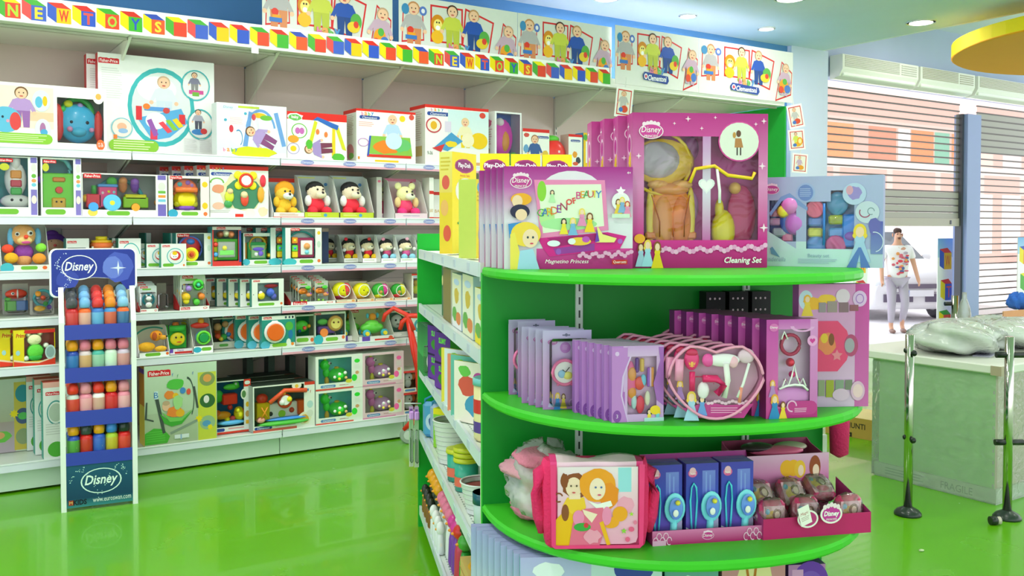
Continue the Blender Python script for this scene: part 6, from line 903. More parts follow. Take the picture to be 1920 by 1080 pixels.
tiara = [('g', 0, .4, .23, 1, '#c048a8', '#d866b4'), ('g', 0, 0, .23, .4, '#d866b4', '#cc3a94'), ('g', .85, .0, 1, 1, '#d890d0', '#c870b8'), ('g', .23, .9, .85, 1, '#c058b4', '#cf80c4'), ('o', .7, .93, .24, .06, .3, '#e0a0d8', 180, 350), ('r', .23, .0, 1, .1, '#b82a80'), ('P', .4, .03, 1.0, .17, '#c23a8c'), ('o', .5, .12, .1, .06, .25, '#e8b0d8', 0, 280), ('l', .55, .05, .85, .1, 3, '#e9b8da'), ('e', .14, .92, .09, .04, '#d870b8'), ('t', 'Disney', .14, .92, .03, '#fff', .14), ('e', .89, .78, .1, .055, '#e8a0d8'), ('h', .89, .78, .03, '#d03a98'), *lady(.12, .32, .1, '#f2b040', '#b888c8', 1.6), *lady(.16, .14, .15, '#f2a838', '#2f88c8', 1.6), *lady(.32, .1, .1, '#8a4a28', '#f2cc40', 1.6)]
eb(carton, 'tiara_set_box', 'magenta box with silver tiara and red necklace, foremost', (1436, 786), (1532, 782), 600, zz, d=.045, grp='magenta tiara boxes', n=7, step=(-.022, .047, 0), short='magenta tiara box', side='#8a2c74', top='#a03a8c', face='#cc5cb0', wins=[(.23, .12, .85, .9)], liner='#cbb4cc', prints=tiara, left=[('g', 0, 0, 1, 1, '#6a2668', '#a0307c')],
   toys=[('T', .5, .74, .4, .1, .02, '#a82048'), ('S', .5, .56, .4, .045, '#b8203c'), ('E', .52, .2, .5, .26, .1, .03, '#d888c8'), ('L', [(.24, .3), (.38, .33), (.54, .34), (.7, .33), (.8, .28)], .012, '#e8e8ee'), ('L', [(.3, .32), (.36, .4), (.42, .34), (.48, .42), (.53, .54), (.58, .42), (.64, .34), (.7, .4), (.76, .32)], .009, '#f0f0f6'), ('S', .53, .44, .3, .035, '#d83078'), ('S', .4, .38, .3, .018, '#e05a98'), ('S', .66, .38, .3, .018, '#e05a98'), ('L', [(.28, .8), (.33, .88), (.4, .8)], .008, '#d8d8e0')])
a_ = onZ(1494, 775, zz)
eb(carton, 'dinner_set_box', 'large pink box with a red fan shaped tray, half over the shelf edge', (1496, 764), (1628, 762), 533, zz, d=.05, side='#b868b0', top='#c8a0c8', face='#d8a4d4', prints=[('g', 0, 0, 1, 1, '#d88cc8', '#d8b8dc'), ('g', .8, 0, 1, 1, '#c848a0', '#cc68b0'), ('e', .1, .87, .1, .08, '#c8d8f0'), ('b', .22, .84, .14, .06, '#f2b030', 4), ('b', .4, .88, .14, .04, '#f2bc40', 7), *lady(.12, .84, .1, '#f2b030', '#f0c848', 1.7), ('e', .62, .9, .1, .06, '#e4c8e0'), ('e', .86, .88, .1, .065, '#dcb4e4'), ('o', .86, .88, .06, .04, .2, '#a870c8'), ('r', .28, .77, .38, .85, '#9a8a94'), ('r', .4, .77, .54, .86, '#a08a8c'), ('r', .57, .77, .7, .85, '#8c6a78'), ('r', .72, .78, .84, .83, '#985868'),
   ('p', [(.15, .7), (.55, .7), (.68, .62), (.74, .5), (.68, .38), (.55, .29), (.15, .29)], '#ee4a7c'), ('e', .74, .5, .1, .09, '#b84a78'), ('e', .72, .5, .07, .06, '#a8a0b0'), ('b', .4, .52, .14, .1, '#f0885c', 5), ('e', .36, .56, .05, .04, '#f0c040'), ('e', .46, .55, .04, .05, '#8a5030'), ('s', .54, .42, .05, '#f0889c', 5, .5), ('r', .28, .09, .37, .22, '#98a080'), ('r', .39, .08, .5, .22, '#a8a838'), ('r', .52, .1, .64, .22, '#8a9a88'), ('r', .66, .14, .76, .22, '#7a8070'), ('e', .84, .13, .1, .08, '#dcaed0'), ('e', .84, .13, .07, .055, '#ecc4cc'), ('e', .6, .1, .12, .05, '#dcb8d8')])
for i in range(3):
    p = onZ(1420+i*22, 690, zz); r = carton('black_dotted_box', .07, .33, .06, face='#1c1420', side='#150f18', top='#2a1c30', prints=[('e', .2+.25*(k % 3), .93-.12*(k//3), .05, .012, '#d8b8d0') for k in range(9)]); r.location = G(1.33+i*.085, 2.97, zz); r.rotation_euler = (0, 0, RG)
    tag(r, 'black box with pale dots at the back, %s' % ['left of three', 'middle of three', 'next to the large pink box'][i], 'toy box', 'black dotted boxes')
# --- third rounded shelf
zz = Z3
def bagshape(m, c, r, col, mat, seed, n=22, k=15, amp=.16):
    rn = random.Random(seed); ph = [(rn.random()*6.3, rn.randint(2, 7), rn.randint(2, 6)) for _ in range(7)]
    rings = []
    for i in range(k+1):
        t_ = math.pi*i/k; ring = []
        for j in range(n):
            a = 2*math.pi*j/n; w_ = 1+amp*sum(math.sin(p+q*a+s_*t_) for p, q, s_ in ph)/3.2
            st = max(.02, math.sin(t_))**.75
            ring.append((c[0]+r[0]*st*math.cos(a)*w_, c[1]+r[1]*st*math.sin(a)*w_, max(c[2]-r[2], c[2]-r[2]*math.cos(t_)*(1+.5*(w_-1)))))
        rings.append(ring)
    m.loft(rings, col, mat, True, True, False)
def textile_pack(loc, w_, d, h, cols, seed, label, grp):
    t = empty('bagged_pink_clothes', loc, RG); m = M('cloth'); rn = random.Random(seed)
    for i in range(5): bagshape(m, (rn.uniform(-.2, .2)*w_, rn.uniform(-.1, .1)*d, h*(.14+.18*i)), (w_*.42, d*.42, h*.14), cols[i % len(cols)], 'cloth', seed+i)
    m.build('folded_clothes', t); m = M('bagfilm'); bagshape(m, (0, 0, h*.52), (w_*.56, d*.54, h*.52), '#fff', 'bagfilm', seed+9, amp=.22); m.build('clear_bag', t); tag(t, label, 'bagged clothes', grp)
p = onZ(965, 965, zz); p = G(.70, 2.87, zz); textile_pack(p, .2, .22, .23, ['#e0849c', '#f4e4e8', '#e05a80', '#d89aa8'], 3, 'clear plastic bag of pink clothes at the shelf rim, leaning on the messenger bag', 'bagged pink clothes')
p = G(.76, 2.66, zz); textile_pack(p, .15, .16, .15, ['#f0e6e8', '#e89ab0', '#f4d8e0'], 14, 'smaller clear plastic bag of white and pink clothes, closer to the bag flap', 'bagged pink clothes')
# messenger bag
a, b = onZ(1030, 1030, zz), onZ(1205, 1028, zz); w_ = (b-a).length; h = zat(a, 1030, 862)-zz; rz = math.atan2(b.y-a.y, b.x-a.x)
t = empty('messenger_bag', ((a.x+b.x)/2, (a.y+b.y)/2, zz), rz); tag(t, 'hot pink messenger bag with a printed flap showing two ladies in gowns', 'bag')
m = M('cloth'); rings = []
for i, (z, sx, y0, y1) in enumerate(((0, .50, .012, .095), (.01, .535, .0, .11), (h*.3, .57, -.004, .12), (h*.65, .58, .004, .11), (h*.9, .565, .012, .09), (h*.97, .54, .02, .075))):
    x = sx*w_; rings.append([(-x, y0+.015, z), (-x*.96, y0, z), (0, y0-.004, z), (x*.96, y0, z), (x, y0+.015, z), (x*1.02, (y0+y1)/2, z+.006), (x, y1-.01, z), (x*.95, y1, z), (0, y1+.003, z), (-x*.95, y1, z), (-x, y1-.01, z), (-x*1.02, (y0+y1)/2, z+.004)])
m.loft(rings, '#f02d6e', smooth=True); m.build('bag_body', t)
m = M('vinyl'); NX, NZ = 14, 14; L_ = []
def flapP(u, v):      # u across, v from back over the top and down the front
    x = (u-.5)*w_*(1.0-.02*math.sin(v*3)); 
    if v < .14: q = v/.14; return (x, .07-.075*q, h*(.985+.02*math.sin(q*3.14))+.006*math.sin(u*9+1))
    q = (v-.14)/.86; cu = 0
    if q > .82:
        e = (q-.82)/.18; x *= 1-.12*e*e*e
    return (x, -.009-.012*math.sin(q*3.1)-.003*math.sin(u*11+q*5), h*(.985-.93*q))
def strip_grid(cf):
    for i in range(NX):
        for j in range(NZ):
            P = [flapP(i/NX, j/NZ), flapP((i+1)/NX, j/NZ), flapP((i+1)/NX, (j+1)/NZ), flapP(i/NX, (j+1)/NZ)]
            bb = m.vs(P); m.fa((bb+3, bb+2, bb+1, bb), lin(cf((i+.5)/NX, (j+.5)/NZ)), True)
strip_grid(lambda u, v: '#f0408a' if (u < .06 or u > .94 or v > .95) else '#f4cede')
m.build('printed_flap', t)
pm = M('vinyl'); f = Face(pm, (-w_*.5, -.0265, h*.05), (w_, 0, 0), (0, 0, h*.93)); f.k = 2
draw(f, [('g', .08, .12, .93, .45, '#f2b8d2', '#f0a8c8'), ('p', [(.08, .12), (.1, .06), (.16, .04), (.84, .04), (.91, .06), (.93, .12)], '#f0a8c8'), ('g', .08, .45, .93, .96, '#efdce8', '#f2b8d2'), ('r', .72, .66, .86, .95, '#9ad4e4'), ('b', .8, .5, .1, .12, '#f2a0c0', 4),
  ('b', .27, .74, .15, .17, '#8a4420', 5, .2), ('e', .25, .72, .085, .12, '#f6d4bc'), ('b', .15, .8, .05, .1, '#8a4420', 3), ('p', [(.06, .03), (.03, .3), (.2, .5), (.34, .52), (.36, .3), (.24, .02)], '#f0b414'), ('p', [(.13, .5), (.18, .6), (.36, .6), (.38, .48), (.3, .34)], '#f2c034'), ('e', .16, .42, .04, .1, '#8a4a24'), ('r', .2, .58, .32, .64, '#f6d4bc'), ('o', .09, .6, .05, .06, .3, '#8a4420', 20, 300),
  ('b', .5, .74, .2, .22, '#f29a20', 8, .15, 18), ('b', .62, .62, .12, .17, '#ee8a1c', 2, .2), ('e', .74, .4, .08, .09, '#f2a020'), ('e', .64, .3, .09, .07, '#f2a020'), ('e', .5, .7, .085, .13, '#f8dcc8'), ('p', [(.4, .56), (.52, .44), (.66, .5), (.64, .56), (.5, .52)], '#f4f0f0'), ('p', [(.2, .02), (.24, .3), (.34, .46), (.56, .48), (.6, .3), (.52, .02)], '#e86a90'), ('e', .3, .36, .06, .09, '#f08ab8'), ('e', .6, .38, .05, .11, '#f08ab8'), ('p', [(.34, .46), (.5, .4), (.44, .3), (.36, .4)], '#f8dcc8'), ('p', [(.52, .3), (.56, .32), (.64, .04), (.6, .03)], '#f2b01c'), ('e', .34, .25, .09, .05, '#3aa040'), ('e', .38, .27, .025, .03, '#d83040'),
  ('e', .48, .72, .012, .012, '#4a6aa8'), ('e', .54, .72, .012, .012, '#4a6aa8'), ('e', .52, .63, .02, .01, '#d85078'), ('e', .22, .74, .01, .012, '#543'), ('e', .28, .74, .01, .012, '#543'), ('e', .25, .66, .018, .009, '#d04a58'), ('b', .44, .14, .12, .1, '#f09ab8', 3, .4), ('s', .86, .4, .03, '#a8d838', 5, .4), ('s', .78, .2, .04, '#8cc83c', 5, .4), ('e', .86, .22, .03, .03, '#e85a8a'), ('e', .9, .3, .02, .025, '#e87aa0'), ('e', .82, .1, .025, .03, '#e85a8a')])
for s_ in (-1, 1):
    f.poly([(.06 if s_ < 0 else .94, .03), (.015 if s_ < 0 else .985, .03), (.0 if s_ < 0 else 1, .99), (.06 if s_ < 0 else .94, .99)], '#f03a80')
f.poly([(.05, -.005), (.95, -.005), (.985, .035), (.015, .035)], '#f03a80')
pm.build('flap_print', t)
for s_ in (-1, 1):
    m = M('cloth'); m.tube([(s_*w_*.5, .05, h*.9), (s_*w_*.6, .03, h*.82), (s_*w_*.63, .02, h*.6), (s_*w_*.6, .02, h*.35), (s_*w_*.58, .03, h*.16)], [.012, .022, .018, .02, .012], '#e8286a', 6)
    m.build('shoulder_strap', t)
def swing_tag(p, rz, label, face='#c83a94', paper=True, s_=.032, logo=True):
    t = empty('oval_swing_tag', p, rz); tag(t, label, 'swing tag', 'oval swing tags'); m = M('print'); n = 24
    m.prism([(s_*math.cos(6.2832*k/n), s_*.8*math.sin(6.2832*k/n)) for k in range(n)], 0, .0015, '#f2ece8'); f = Face(m, (-s_, 0, -s_*.8), (2*s_, 0, 0), (0, 0, 1.6*s_)); f.ell(.5, .5, .42, .4, face)
    if logo: [f.ell(.5+(i-2)*.15, 1.0-abs(i-2)*.06, .09, .14, '#f0dce4', 8) for i in range(5)]; f.text('Disney', .5, .5, .34, '#fff', .7, .2, .03); f.text('PRINCESS', .5, .24, .1, '#fff', .5)
    m.build('tag_card', t)
    if paper: m = M('print'); f = Face(m, (-s_*.8, -.003, -s_*.7), (s_*1.3, 0, s_*.5), (-s_*.4, 0, s_*1.6)); f.rect(.1, 0, .9, 1, '#f6f2ec'); f.text('Magic', .5, .6, .2, '#b04a48', .6, .3); f.lines(.2, .2, .8, .45, 3, '#c8b8b0'); m.build('paper_label', t)
    return t
p = onZ(1228, 990, zz); swing_tag(onV(1229, 955, p.dot(gv)-.02), RG, 'white and crimson oval tag hanging from the pink messenger bag', '#d03a70', True, .034, False)
# hair brush display
def seg(bl, br, yt, z): a, b = onZ(*bl, z), onZ(*br, z); return (a+b)/2, (b-a).length, zat(a, bl[0], yt)-z, math.atan2(b.y-a.y, b.x-a.x)
c, w_, lh, rz = seg((1223, 1024), (1429, 1011), 997, zz)
t = empty('brush_display_tray', c, rz); t.location.z = zz; tag(t, 'magenta display tray holding three blue hair brush packs', 'display tray')
m = M('print'); D_ = .12; H_ = .24
m.box(-w_/2, w_/2, 0, .003, 0, lh, '#c0287e'); m.box(-w_/2, w_/2, .003, D_, 0, .003, '#a02470'); m.box(-w_/2, w_/2, D_, D_+.003, 0, H_, '#9a3a80', cols={'top': '#d8c8d0'})
for s_ in (-1, 1):
    x = s_*w_/2; P = [(x, 0, 0), (x, D_, 0), (x, D_, H_), (x, .02, lh*1.3), (x, 0, lh)]; m.poly(P if s_ < 0 else P[::-1], '#a83c8c')
f = Face(m, (-w_/2, 0, 0), (w_, 0, 0), (0, 0, lh)); f.grad(0, 0, 1, 1, '#d87ab0', '#b01c68'); f.oval_logo(.5, .5, .055, 'Disney', '#c83a8c', '#e8c8dc', '#fff', True)
for q in (.08, .9):
    for i in range(5): f.ring(q-.05+.03*i, .3+.1*(i % 2)*3, .025, .3, .25, '#eac0da', 0, 300, 12)
f.grad(0, 0, .12, .35, '#e0a8cc', '#e0a8cc')
m.build('tray', t)
hr = carton('hair_brush_pack', w_/3.35, H_*.92, .035, face='#3c3cae', side='#5a4ab0', top='#8a7ad0', prints=[('g', 0, .5, 1, 1, '#4a46b4', '#3a52c0'), ('g', 0, 0, 1, .5, '#3a52c0', '#7a58c0'), ('g', .5, .45, .9, .9, '#7a8ae0', '#5a68d0'), ('r', .6, .5, .64, .88, '#8aa0ea'), ('r', .72, .45, .76, .84, '#8aa0ea'), ('e', .2, .87, .14, .055, '#e0609c'), ('e', .2, .9, .1, .05, '#f0b8c8'), ('t', 'Disney', .2, .86, .04, '#fff', .2), ('p', [(.0, 0), (.3, 0), (.2, .08), (0, .14)], '#d8dce8'), ('p', [(.72, 0), (1, 0), (1, .3), (.86, .2)], '#b8b0d8')],
   toys=[('L', [(.16, .1), (.14, .3), (.12, .5), (.15, .68), (.22, .74), (.3, .68), (.32, .5), (.3, .3), (.27, .1)], .014, '#48b8e0'), ('E', .74, .42, -.5, .15, .21, .02, '#6ac0ec'), ('E', .74, .43, -1.0, .1, .15, .012, '#5a80d0'), ('S', .76, .52, -1.4, .035, '#e8c040'), ('E', .7, .38, -1.4, .04, .05, .01, '#e8f0fa'), ('L', [(.74, .26), (.72, .1), (.7, .0)], .05, '#6ac4ee')])
hr['category'] = 'hair brush'
pos3 = [(-w_*.335), 0.0, w_*.325]; Rz_ = Matrix.Rotation(rz, 3, 'Z')
for i, x in enumerate(pos3):
    lb = 'blue pack with a pale blue hair brush, %s' % ['beside the oval tag of the pink bag', 'middle one in the magenta tray', 'beside the purse tray'][i]
    if i == 0: hr.location = c+Rz_ @ Vector((x, .045, .004)); hr.location.z = zz+.004; hr.rotation_euler = (0, 0, rz); tag(hr, lb, 'hair brush', 'blue hair brush packs'); q = hr
    else: q = dup(hr, c+Rz_ @ Vector((x, .045, .004)), rz, lb); q.location.z = zz+.004
    q2 = dup(hr, q.location+Rz_ @ Vector((0, .038, 0)), rz, 'blue brush pack directly behind the %s one' % ['first', 'middle', 'last'][i])
# purse display
c, w_, lh, rz = seg((1431, 1013), (1633, 998), 974, zz); Rz_ = Matrix.Rotation(rz, 3, 'Z')
t = empty('purse_display_tray', Vector((c.x, c.y, zz)), rz); tag(t, 'magenta display tray full of small bagged pink purses', 'display tray')
m = M('print'); D_ = .2; H_ = .2
m.box(-w_/2, w_/2, 0, .003, 0, lh, '#c02468'); m.box(-w_/2, w_/2, .003, D_, 0, .003, '#a82060'); 
for s_ in (-1, 1):
    x = s_*w_/2; P = [(x, 0, 0), (x, D_, 0), (x, D_, H_*.6), (x, .1, lh*1.5), (x, 0, lh)]; m.poly(P if s_ < 0 else P[::-1], '#b83a80')
m.box(-w_/2, w_/2*.86, D_, D_+.003, 0, H_, '#d890bc')
f = Face(m, (-w_/2, D_, H_*.55), (w_*.93, 0, 0), (0, 0, H_*.45)); f.grad(0, 0, 1, 1, '#e4b4d4', '#d070ac'); draw(f, [('e', .04, .3, .06, .2, '#e05aa0'), ('t', 'Disney', .04, .3, .2, '#fff', .09), ('e', .55, .5, .07, .3, '#f2b428'), ('e', .62, .5, .07, .3, '#f2b428'), ('e', .69, .45, .06, .32, '#f2c038'), ('e', .7, .4, .03, .2, '#f8d8c0'), ('e', .85, .5, .06, .42, '#9a4a28'), ('e', .86, .38, .035, .22, '#f8d8c0')])
m.build('tray', t)
rn = random.Random(5)
PU = [(-.36, .03, .075, .07, 0), (-.04, .04, .075, .06, 0), (-.33, .1, .12, .04, 35), (-.03, .1, .12, .04, 35), (.28, .12, .15, .035, 60), (.36, .03, .085, .08, 0)]
PL = ['bagged pink purse at the front corner near the hair brushes', 'bagged pink purse behind the paired oval tags', 'pink purse lying tilted on the first pile', 'pink purse lying tilted in the middle pile', 'pink purse lying flat highest at the tray end', 'upright purse with floral front at the outer tray corner']
for i, (x, y, z, hh, tl) in enumerate(PU):
    q = empty('small_purse', Vector((c.x, c.y, zz))+Rz_ @ Vector((x*w_, y, 0)), rz); q.location.z = zz+.005+(z-.07 if tl else 0); tag(q, PL[i], 'purse', 'bagged pink purses')
    m = M('vinyl'); pw = .085; m.T = Matrix.Rotation(R(-tl), 4, 'X'); m.box(-pw/2, pw/2, 0, .035, 0, .1, ['#e0407c', '#d83a70'][i % 2], bev=.012)
    f = Face(m, (-pw/2, -.001, 0), (pw, 0, 0), (0, 0, .1)); draw(f, [('r', .1, .12, .9, .86, '#f0b8c8'), ('b', .4, .5, .25, .25, '#f0c040', i), ('b', .6, .6, .2, .2, '#8a5030', i+3), ('e', .5, .3, .25, .12, '#e86a90'), ('e', .62, .58, .1, .12, '#f6d4bc'), ('b', .25, .7, .1, .1, '#6ab8d8', i+5)])
    m.build('purse', q); m = M('cling'); m.T = Matrix.Rotation(R(-tl), 4, 'X'); bagshape(m, (0, .017, .05), (pw*.6, .03, .056), '#fff', 'cling', 30+i, amp=.12); m.build('clear_bag', q)
vt = onZ(1530, 1006, zz).dot(gv)-.012
swing_tag(onV(1515, 973, vt), RG, 'oval tag half covered by a tilted paper label on the purse tray lip', '#c03a80', True, .034, False)
swing_tag(onV(1559, 964, vt-.006), RG, 'oval pink tag with white lettering on the purse tray lip', '#c83a9c', False, .036)
c2 = G(1.6, 2.86, zz); q = tray('pink_back_tray', .32, .2, .14, back='#8a3a58', side='#c05080', lip=.82, lipc='#e07aa0', cut=.2, toys=[('E', .3, .95, .5, .3, .08, .2, '#3a2a30'), ('E', .7, .93, .6, .3, .07, .2, '#a89a8c'), ('E', .5, .9, .4, .5, .08, .2, '#d85a88')]); q.location = G(1.50, 2.80, zz); q.rotation_euler = (0, 0, RG); tag(q, 'pink tray with dark bundles behind the purse tray', 'display tray')
# --- bottom row
b1 = eb(carton, 'lilac_lid_box', 'lilac topped box with dark blue emblem, foremost of the long row at the bottom', (975, 1385), (1240, 1380), 1046, Z4, grp='lilac topped boxes', d=.032, n=8, step=(-.0185, .036, 0), short='lilac topped box with green blue side', side='#2aa090', top='#a9a8e0', face='#c6cfea', prints=[('g', 0, .6, .5, 1, '#b4b4ea', '#c8dcea'), ('g', .5, .6, 1, 1, '#c8dcea', '#b8d8cc'), ('e', .8, .93, .14, .08, '#3a4aa0'), ('b', .8, 1.0, .06, .04, '#5a78b8', 3), ('b', .2, .92, .12, .06, '#e8f0f8', 4)],
   left=[('g', 0, 0, 1, 1, '#38b0a0', '#1f8a80'), ('b', .4, .7, .3, .12, '#e8d8a0', 4), ('b', .6, .4, .3, .1, '#f0e8c8', 6), ('b', .4, .2, .3, .1, '#48c0d0', 2)])
eb(carton, 'teal_green_box', 'blue green box standing between the lilac row and the cream pink box', (1245, 1375), (1345, 1370), 1062, Z4, d=.1, side='#2a6a60', face='#8ac0b0', prints=[('g', 0, .5, 1, 1, '#5a9a90', '#a0d0c0'), ('b', .5, .85, .4, .1, '#b8e0d0', 4)])
eb(carton, 'cream_pink_box', 'cream box with brown ribbon lines and dusty pink corners, under the shelf', (1352, 1370), (1470, 1366), 1058, Z4, d=.1, side='#b07a80', face='#e4d8a0', prints=[('p', [(0, .8), (0, 1), (.3, 1), (.15, .8)], '#c88a90'), ('p', [(.75, 1), (1, 1), (1, .8), (.85, .8)], '#c88a90'), ('p', [(.36, 1), (.4, 1), (.48, .8), (.44, .8)], '#b8702c'), ('p', [(.52, 1), (.56, 1), (.5, .8), (.46, .8)], '#b8702c')])
eb(carton, 'violet_round_box', 'violet printed box at the outer end of the bottom shelf', (1476, 1362), (1545, 1358), 1060, Z4, d=.1, side='#5a3a80', face='#b07ab0', prints=[('e', .6, .88, .5, .14, '#6a3aa8'), ('e', .6, .86, .35, .1, '#7a50b8'), ('r', .1, .9, .4, .97, '#d098c8')])
# furled pink umbrella hanging beside the end panel
p = G(UR+.03, 2.98, 0); t = empty('pink_umbrella', (p.x, p.y, .83)); tag(t, 'furled dark pink umbrella hanging below the rounded shelf', 'umbrella')
m = M('cloth'); m.lathe([(.006, .0), (.032, .015), (.035, .12), (.03, .26), (.012, .3)], '#d02464', (0, 0, 0), 14); m.build('furled_canopy', t)
m = M('metal'); m.tube([(0, 0, .3), (0, 0, .36), (.015, 0, .385), (.03, 0, .37)], .005, '#8a1c48'); m.build('handle', t)

# ---------------------------------------------------------------- goods on the long side of the island
def gi(r, u, v, z, label, cat, grp=None, rz=0.0):
    r.location = G(u, v, z); r.rotation_euler = (0, 0, RG+rz); tag(r, label, cat, grp); return r
HP = math.pi/2
pk = [('g', 0, .3, 1, 1, '#e8e6c0', '#f0f0e0'), ('b', .5, .6, .3, .16, '#d8b83c', 2), ('b', .3, .25, .3, .15, '#6ab050', 5), ('b', .7, .2, .3, .14, '#e8884a', 6), ('e', .5, .85, .3, .06, '#b8d0e8')]
cols = [('#8a7a40', '#d8d4c8', 'brown edged picture box at the far end of the second shelf'), ('#f0f0ee', '#c8d8e8', 'white wrapped picture pack in the middle of the second shelf'), ('#e8ecc8', '#b8d8e0', 'pale picture pack beside the bright yellow one'), ('#f0dc1c', '#e8d81c', 'bright yellow picture box closest to the end panel')]
for i, (c1, c2_, lb) in enumerate(cols):
    v = [4.1, 3.8, 3.5, 3.2][i]; r = carton('picture_toy_box', .26, [.235, .225, .235, .2][i], .3, face=c1, side=c2_, prints=pk if i else [], left=pk); gi(r, .548, v, GZ[1], lb, 'toy box', 'picture packs on the second island shelf', HP*-1+.0)
# far end, second shelf: stack with dark green spine
for i in range(2):
    r = carton('thin_puzzle_box', .05, .24, .25, face='#2a6a4a', side='#e8e8d8', prints=[('e', .5, .7, .4, .1, '#f0e0a0')]); gi(r, .56+.02*i, 4.35+i*.07, GZ[1], 'thin green spined box at the far end of the second shelf, %s' % ['nearer', 'farther'][i], 'toy box', 'thin green spined boxes', -HP)
# third shelf: purple slime packs, magazines, red lidded tub
PPK = [('g', 0, 0, 1, 1, '#5a2a8c', '#6a349c'), ('r', 0, .44, 1, .48, '#2a1448'), ('t', 'SLIMY', .5, .86, .1, '#6ad83c', .85, 0, .04), ('t', 'SLIMY', .5, .36, .1, '#6ad83c', .85, 0, .04), ('b', .5, .66, .3, .1, '#3a8a2c', 3), ('b', .5, .18, .3, .1, '#3a8a2c', 7)]
for i in range(2):
    r = carton('purple_toy_pack', .2, .27, .12, face='#5a2a8c', side='#4aa83c', left=[('g', 0, 0, 1, 1, '#3a9a38', '#2a8a30')], prints=PPK, top='#4a2470'); gi(r, .555, 4.32+i*.3, GZ[2], ['purple pack with green lettering on the third island shelf', 'second purple pack with green lettering, farther in'][i], 'toy box', 'purple lettered packs', -HP+.25)
for i in range(6):
    r = card('hanging_green_card', .12, .26, .02, face='#3a8a48', prints=[('g', 0, .4, 1, 1, '#2a6a3c', '#4aa858'), ('e', .5, .3, .3, .2, '#e8e8e0')]); gi(r, .55, 4.7+.045*i, GZ[2]+.0, 'narrow green backed card in the upright pile, %s from its near end' % ['first', 'second', 'third', 'fourth', 'fifth', 'sixth'][i], 'toy card', 'green backed cards on the island', -HP*.3)
for i in range(5):
    r = carton('colourful_magazine', .2, .24+.01*(i % 2), .012, face=['#e8d84a', '#d8e0e8', '#e88a6a', '#6ab8a8', '#f0e8d8'][i], side='#c8c060', prints=[('b', .4, .6, .3, .2, '#d85a48', i), ('b', .6, .3, .3, .2, '#4a9ac0', i+4), ('b', .3, .85, .2, .1, '#6ac050', i+7), ('e', .7, .75, .15, .1, '#c050a0')]); gi(r, .57, 3.95-.1*i, GZ[2], 'upright colourful picture booklet on the third island shelf, %s from the purple packs' % ['first', 'second', 'third', 'fourth', 'fifth'][i], 'booklet', 'picture booklets', -HP*.62)
t = empty('lidded_tub'); m = M('plastic'); m.lathe([(.06, 0), (.065, .01), (.065, .2)], '#e8dca0', n=20); m.lathe([(.066, .03), (.066, .07)], '#5a3a90', n=20, cap=False); m.lathe([(.0662, .1), (.0662, .15)], '#d83028', n=20, cap=False); m.build('tub', t)
m = M('plastic'); m.lathe([(.069, .2), (.069, .22), (.064, .225)], '#7ac8c8', n=20); m.build('lid', t); gi(t, .6, 3.28, GZ[2], 'clear tub with pale blue lid and red contents by the end panel', 'tub')
r = carton('pink_character_pack', .1, .13, .06, face='#f0e8e8', side='#e8d8e0', prints=[('b', .5, .5, .35, .35, '#b83a9c', 4), ('b', .5, .3, .2, .2, '#e8c040', 6)]); gi(r, .565, 4.1, GZ[2], 'small white pack with purple print at the shelf edge', 'toy box', None, -HP*.6)
# fourth shelf
def bucket(r0, r1, h, col, inner, lab, u, v, z, rings=5, grp='plastic buckets'):
    t = empty('toy_bucket'); m = M('plastic'); m.lathe([(r0, 0), (r1, h)], col, n=24, cap=False); m.lathe([(.001, .004), (r0, .004)], col, n=24, cap=False); m.lathe([(.001, h*.8), (r1*.93, h*.82)], inner, n=24, cap=False)
    for i in range(rings): q = (i+1)/(rings+1); m.torus((0, 0, h*q), r0+(r1-r0)*q, .002, '#b8bcb8', 24, 'z')
    m.torus((0, 0, h), r1, .004, col, 24, 'z'); m.build('bucket', t); return gi(t, u, v, z, lab, 'bucket', grp)
bucket(.075, .1, .2, '#dfe2dc', '#8a8a30', 'tall pale ribbed bucket with olive contents on the fourth shelf', .615, 4.35, GZ[3], 8)
bucket(.06, .085, .12, '#e2e6e4', '#a03a38', 'low pale ribbed bucket with dark red contents by the end panel', .612, 3.55, GZ[3], 5)
for i in range(2):
    t = empty('yellow_lidded_jar'); m = M('plastic'); m.lathe([(.05, 0), (.052, .12)], '#3aa890', n=20); m.lathe([(.0525, .02), (.0525, .06)], '#e86a58', n=20, cap=False); m.build('jar', t)
    for k in range(3 if i else 1): m = M('plastic'); m.lathe([(.056, .12+.022*k), (.058, .125+.022*k), (.056, .14+.022*k)], '#c8cc28', n=20); m.build('lid', t)
    gi(t, .59+.01*i, 4.03-.16*i, GZ[3], ['green jar with one yellow lid behind another jar', 'green jar with a pile of three yellow lids'][i], 'jar', 'yellow lidded jars')
r = carton('green_yellow_pack', .14, .2, .06, face='#8cc83c', side='#e8e030', prints=[('b', .5, .5, .4, .35, '#e8f0d8', 4), ('b', .5, .4, .2, .2, '#e8b838', 6), ('r', 0, .85, 1, 1, '#e8d81c')]); gi(r, .6, 4.6, GZ[3], 'green and yellow pack beside the ribbed bucket', 'toy box', None, -HP*.5)
for i in range(2):
    t = empty('blue_backpack_toy'); m = M('vinyl'); m.box(-.07, .07, 0, .05, 0, .19, ['#4a9ac8', '#9ab0d0'][i], bev=.02); f = Face(m, (-.07, -.0005, 0), (.14, 0, 0), (0, 0, .19)); draw(f, [('e', .5, .45, .3, .25, '#b8d0e0'), ('b', .5, .45, .2, .2, '#3a5a98', i)]); m.build('bag', t)
    m = M('vinyl'); m.tube([(-.06, .02, .15), (-.055, .02, .2), (0, .02, .23), (.055, .02, .2), (.06, .02, .15)], .006, '#3a8ac0'); m.build('handle', t); gi(t, .57+.03*i, 4.85-.08*i, GZ[3], ['blue handled toy pack at the far end of the fourth shelf', 'pale blue toy pack in front of the darker blue one'][i], 'toy pack', 'blue handled packs', -HP*.4)
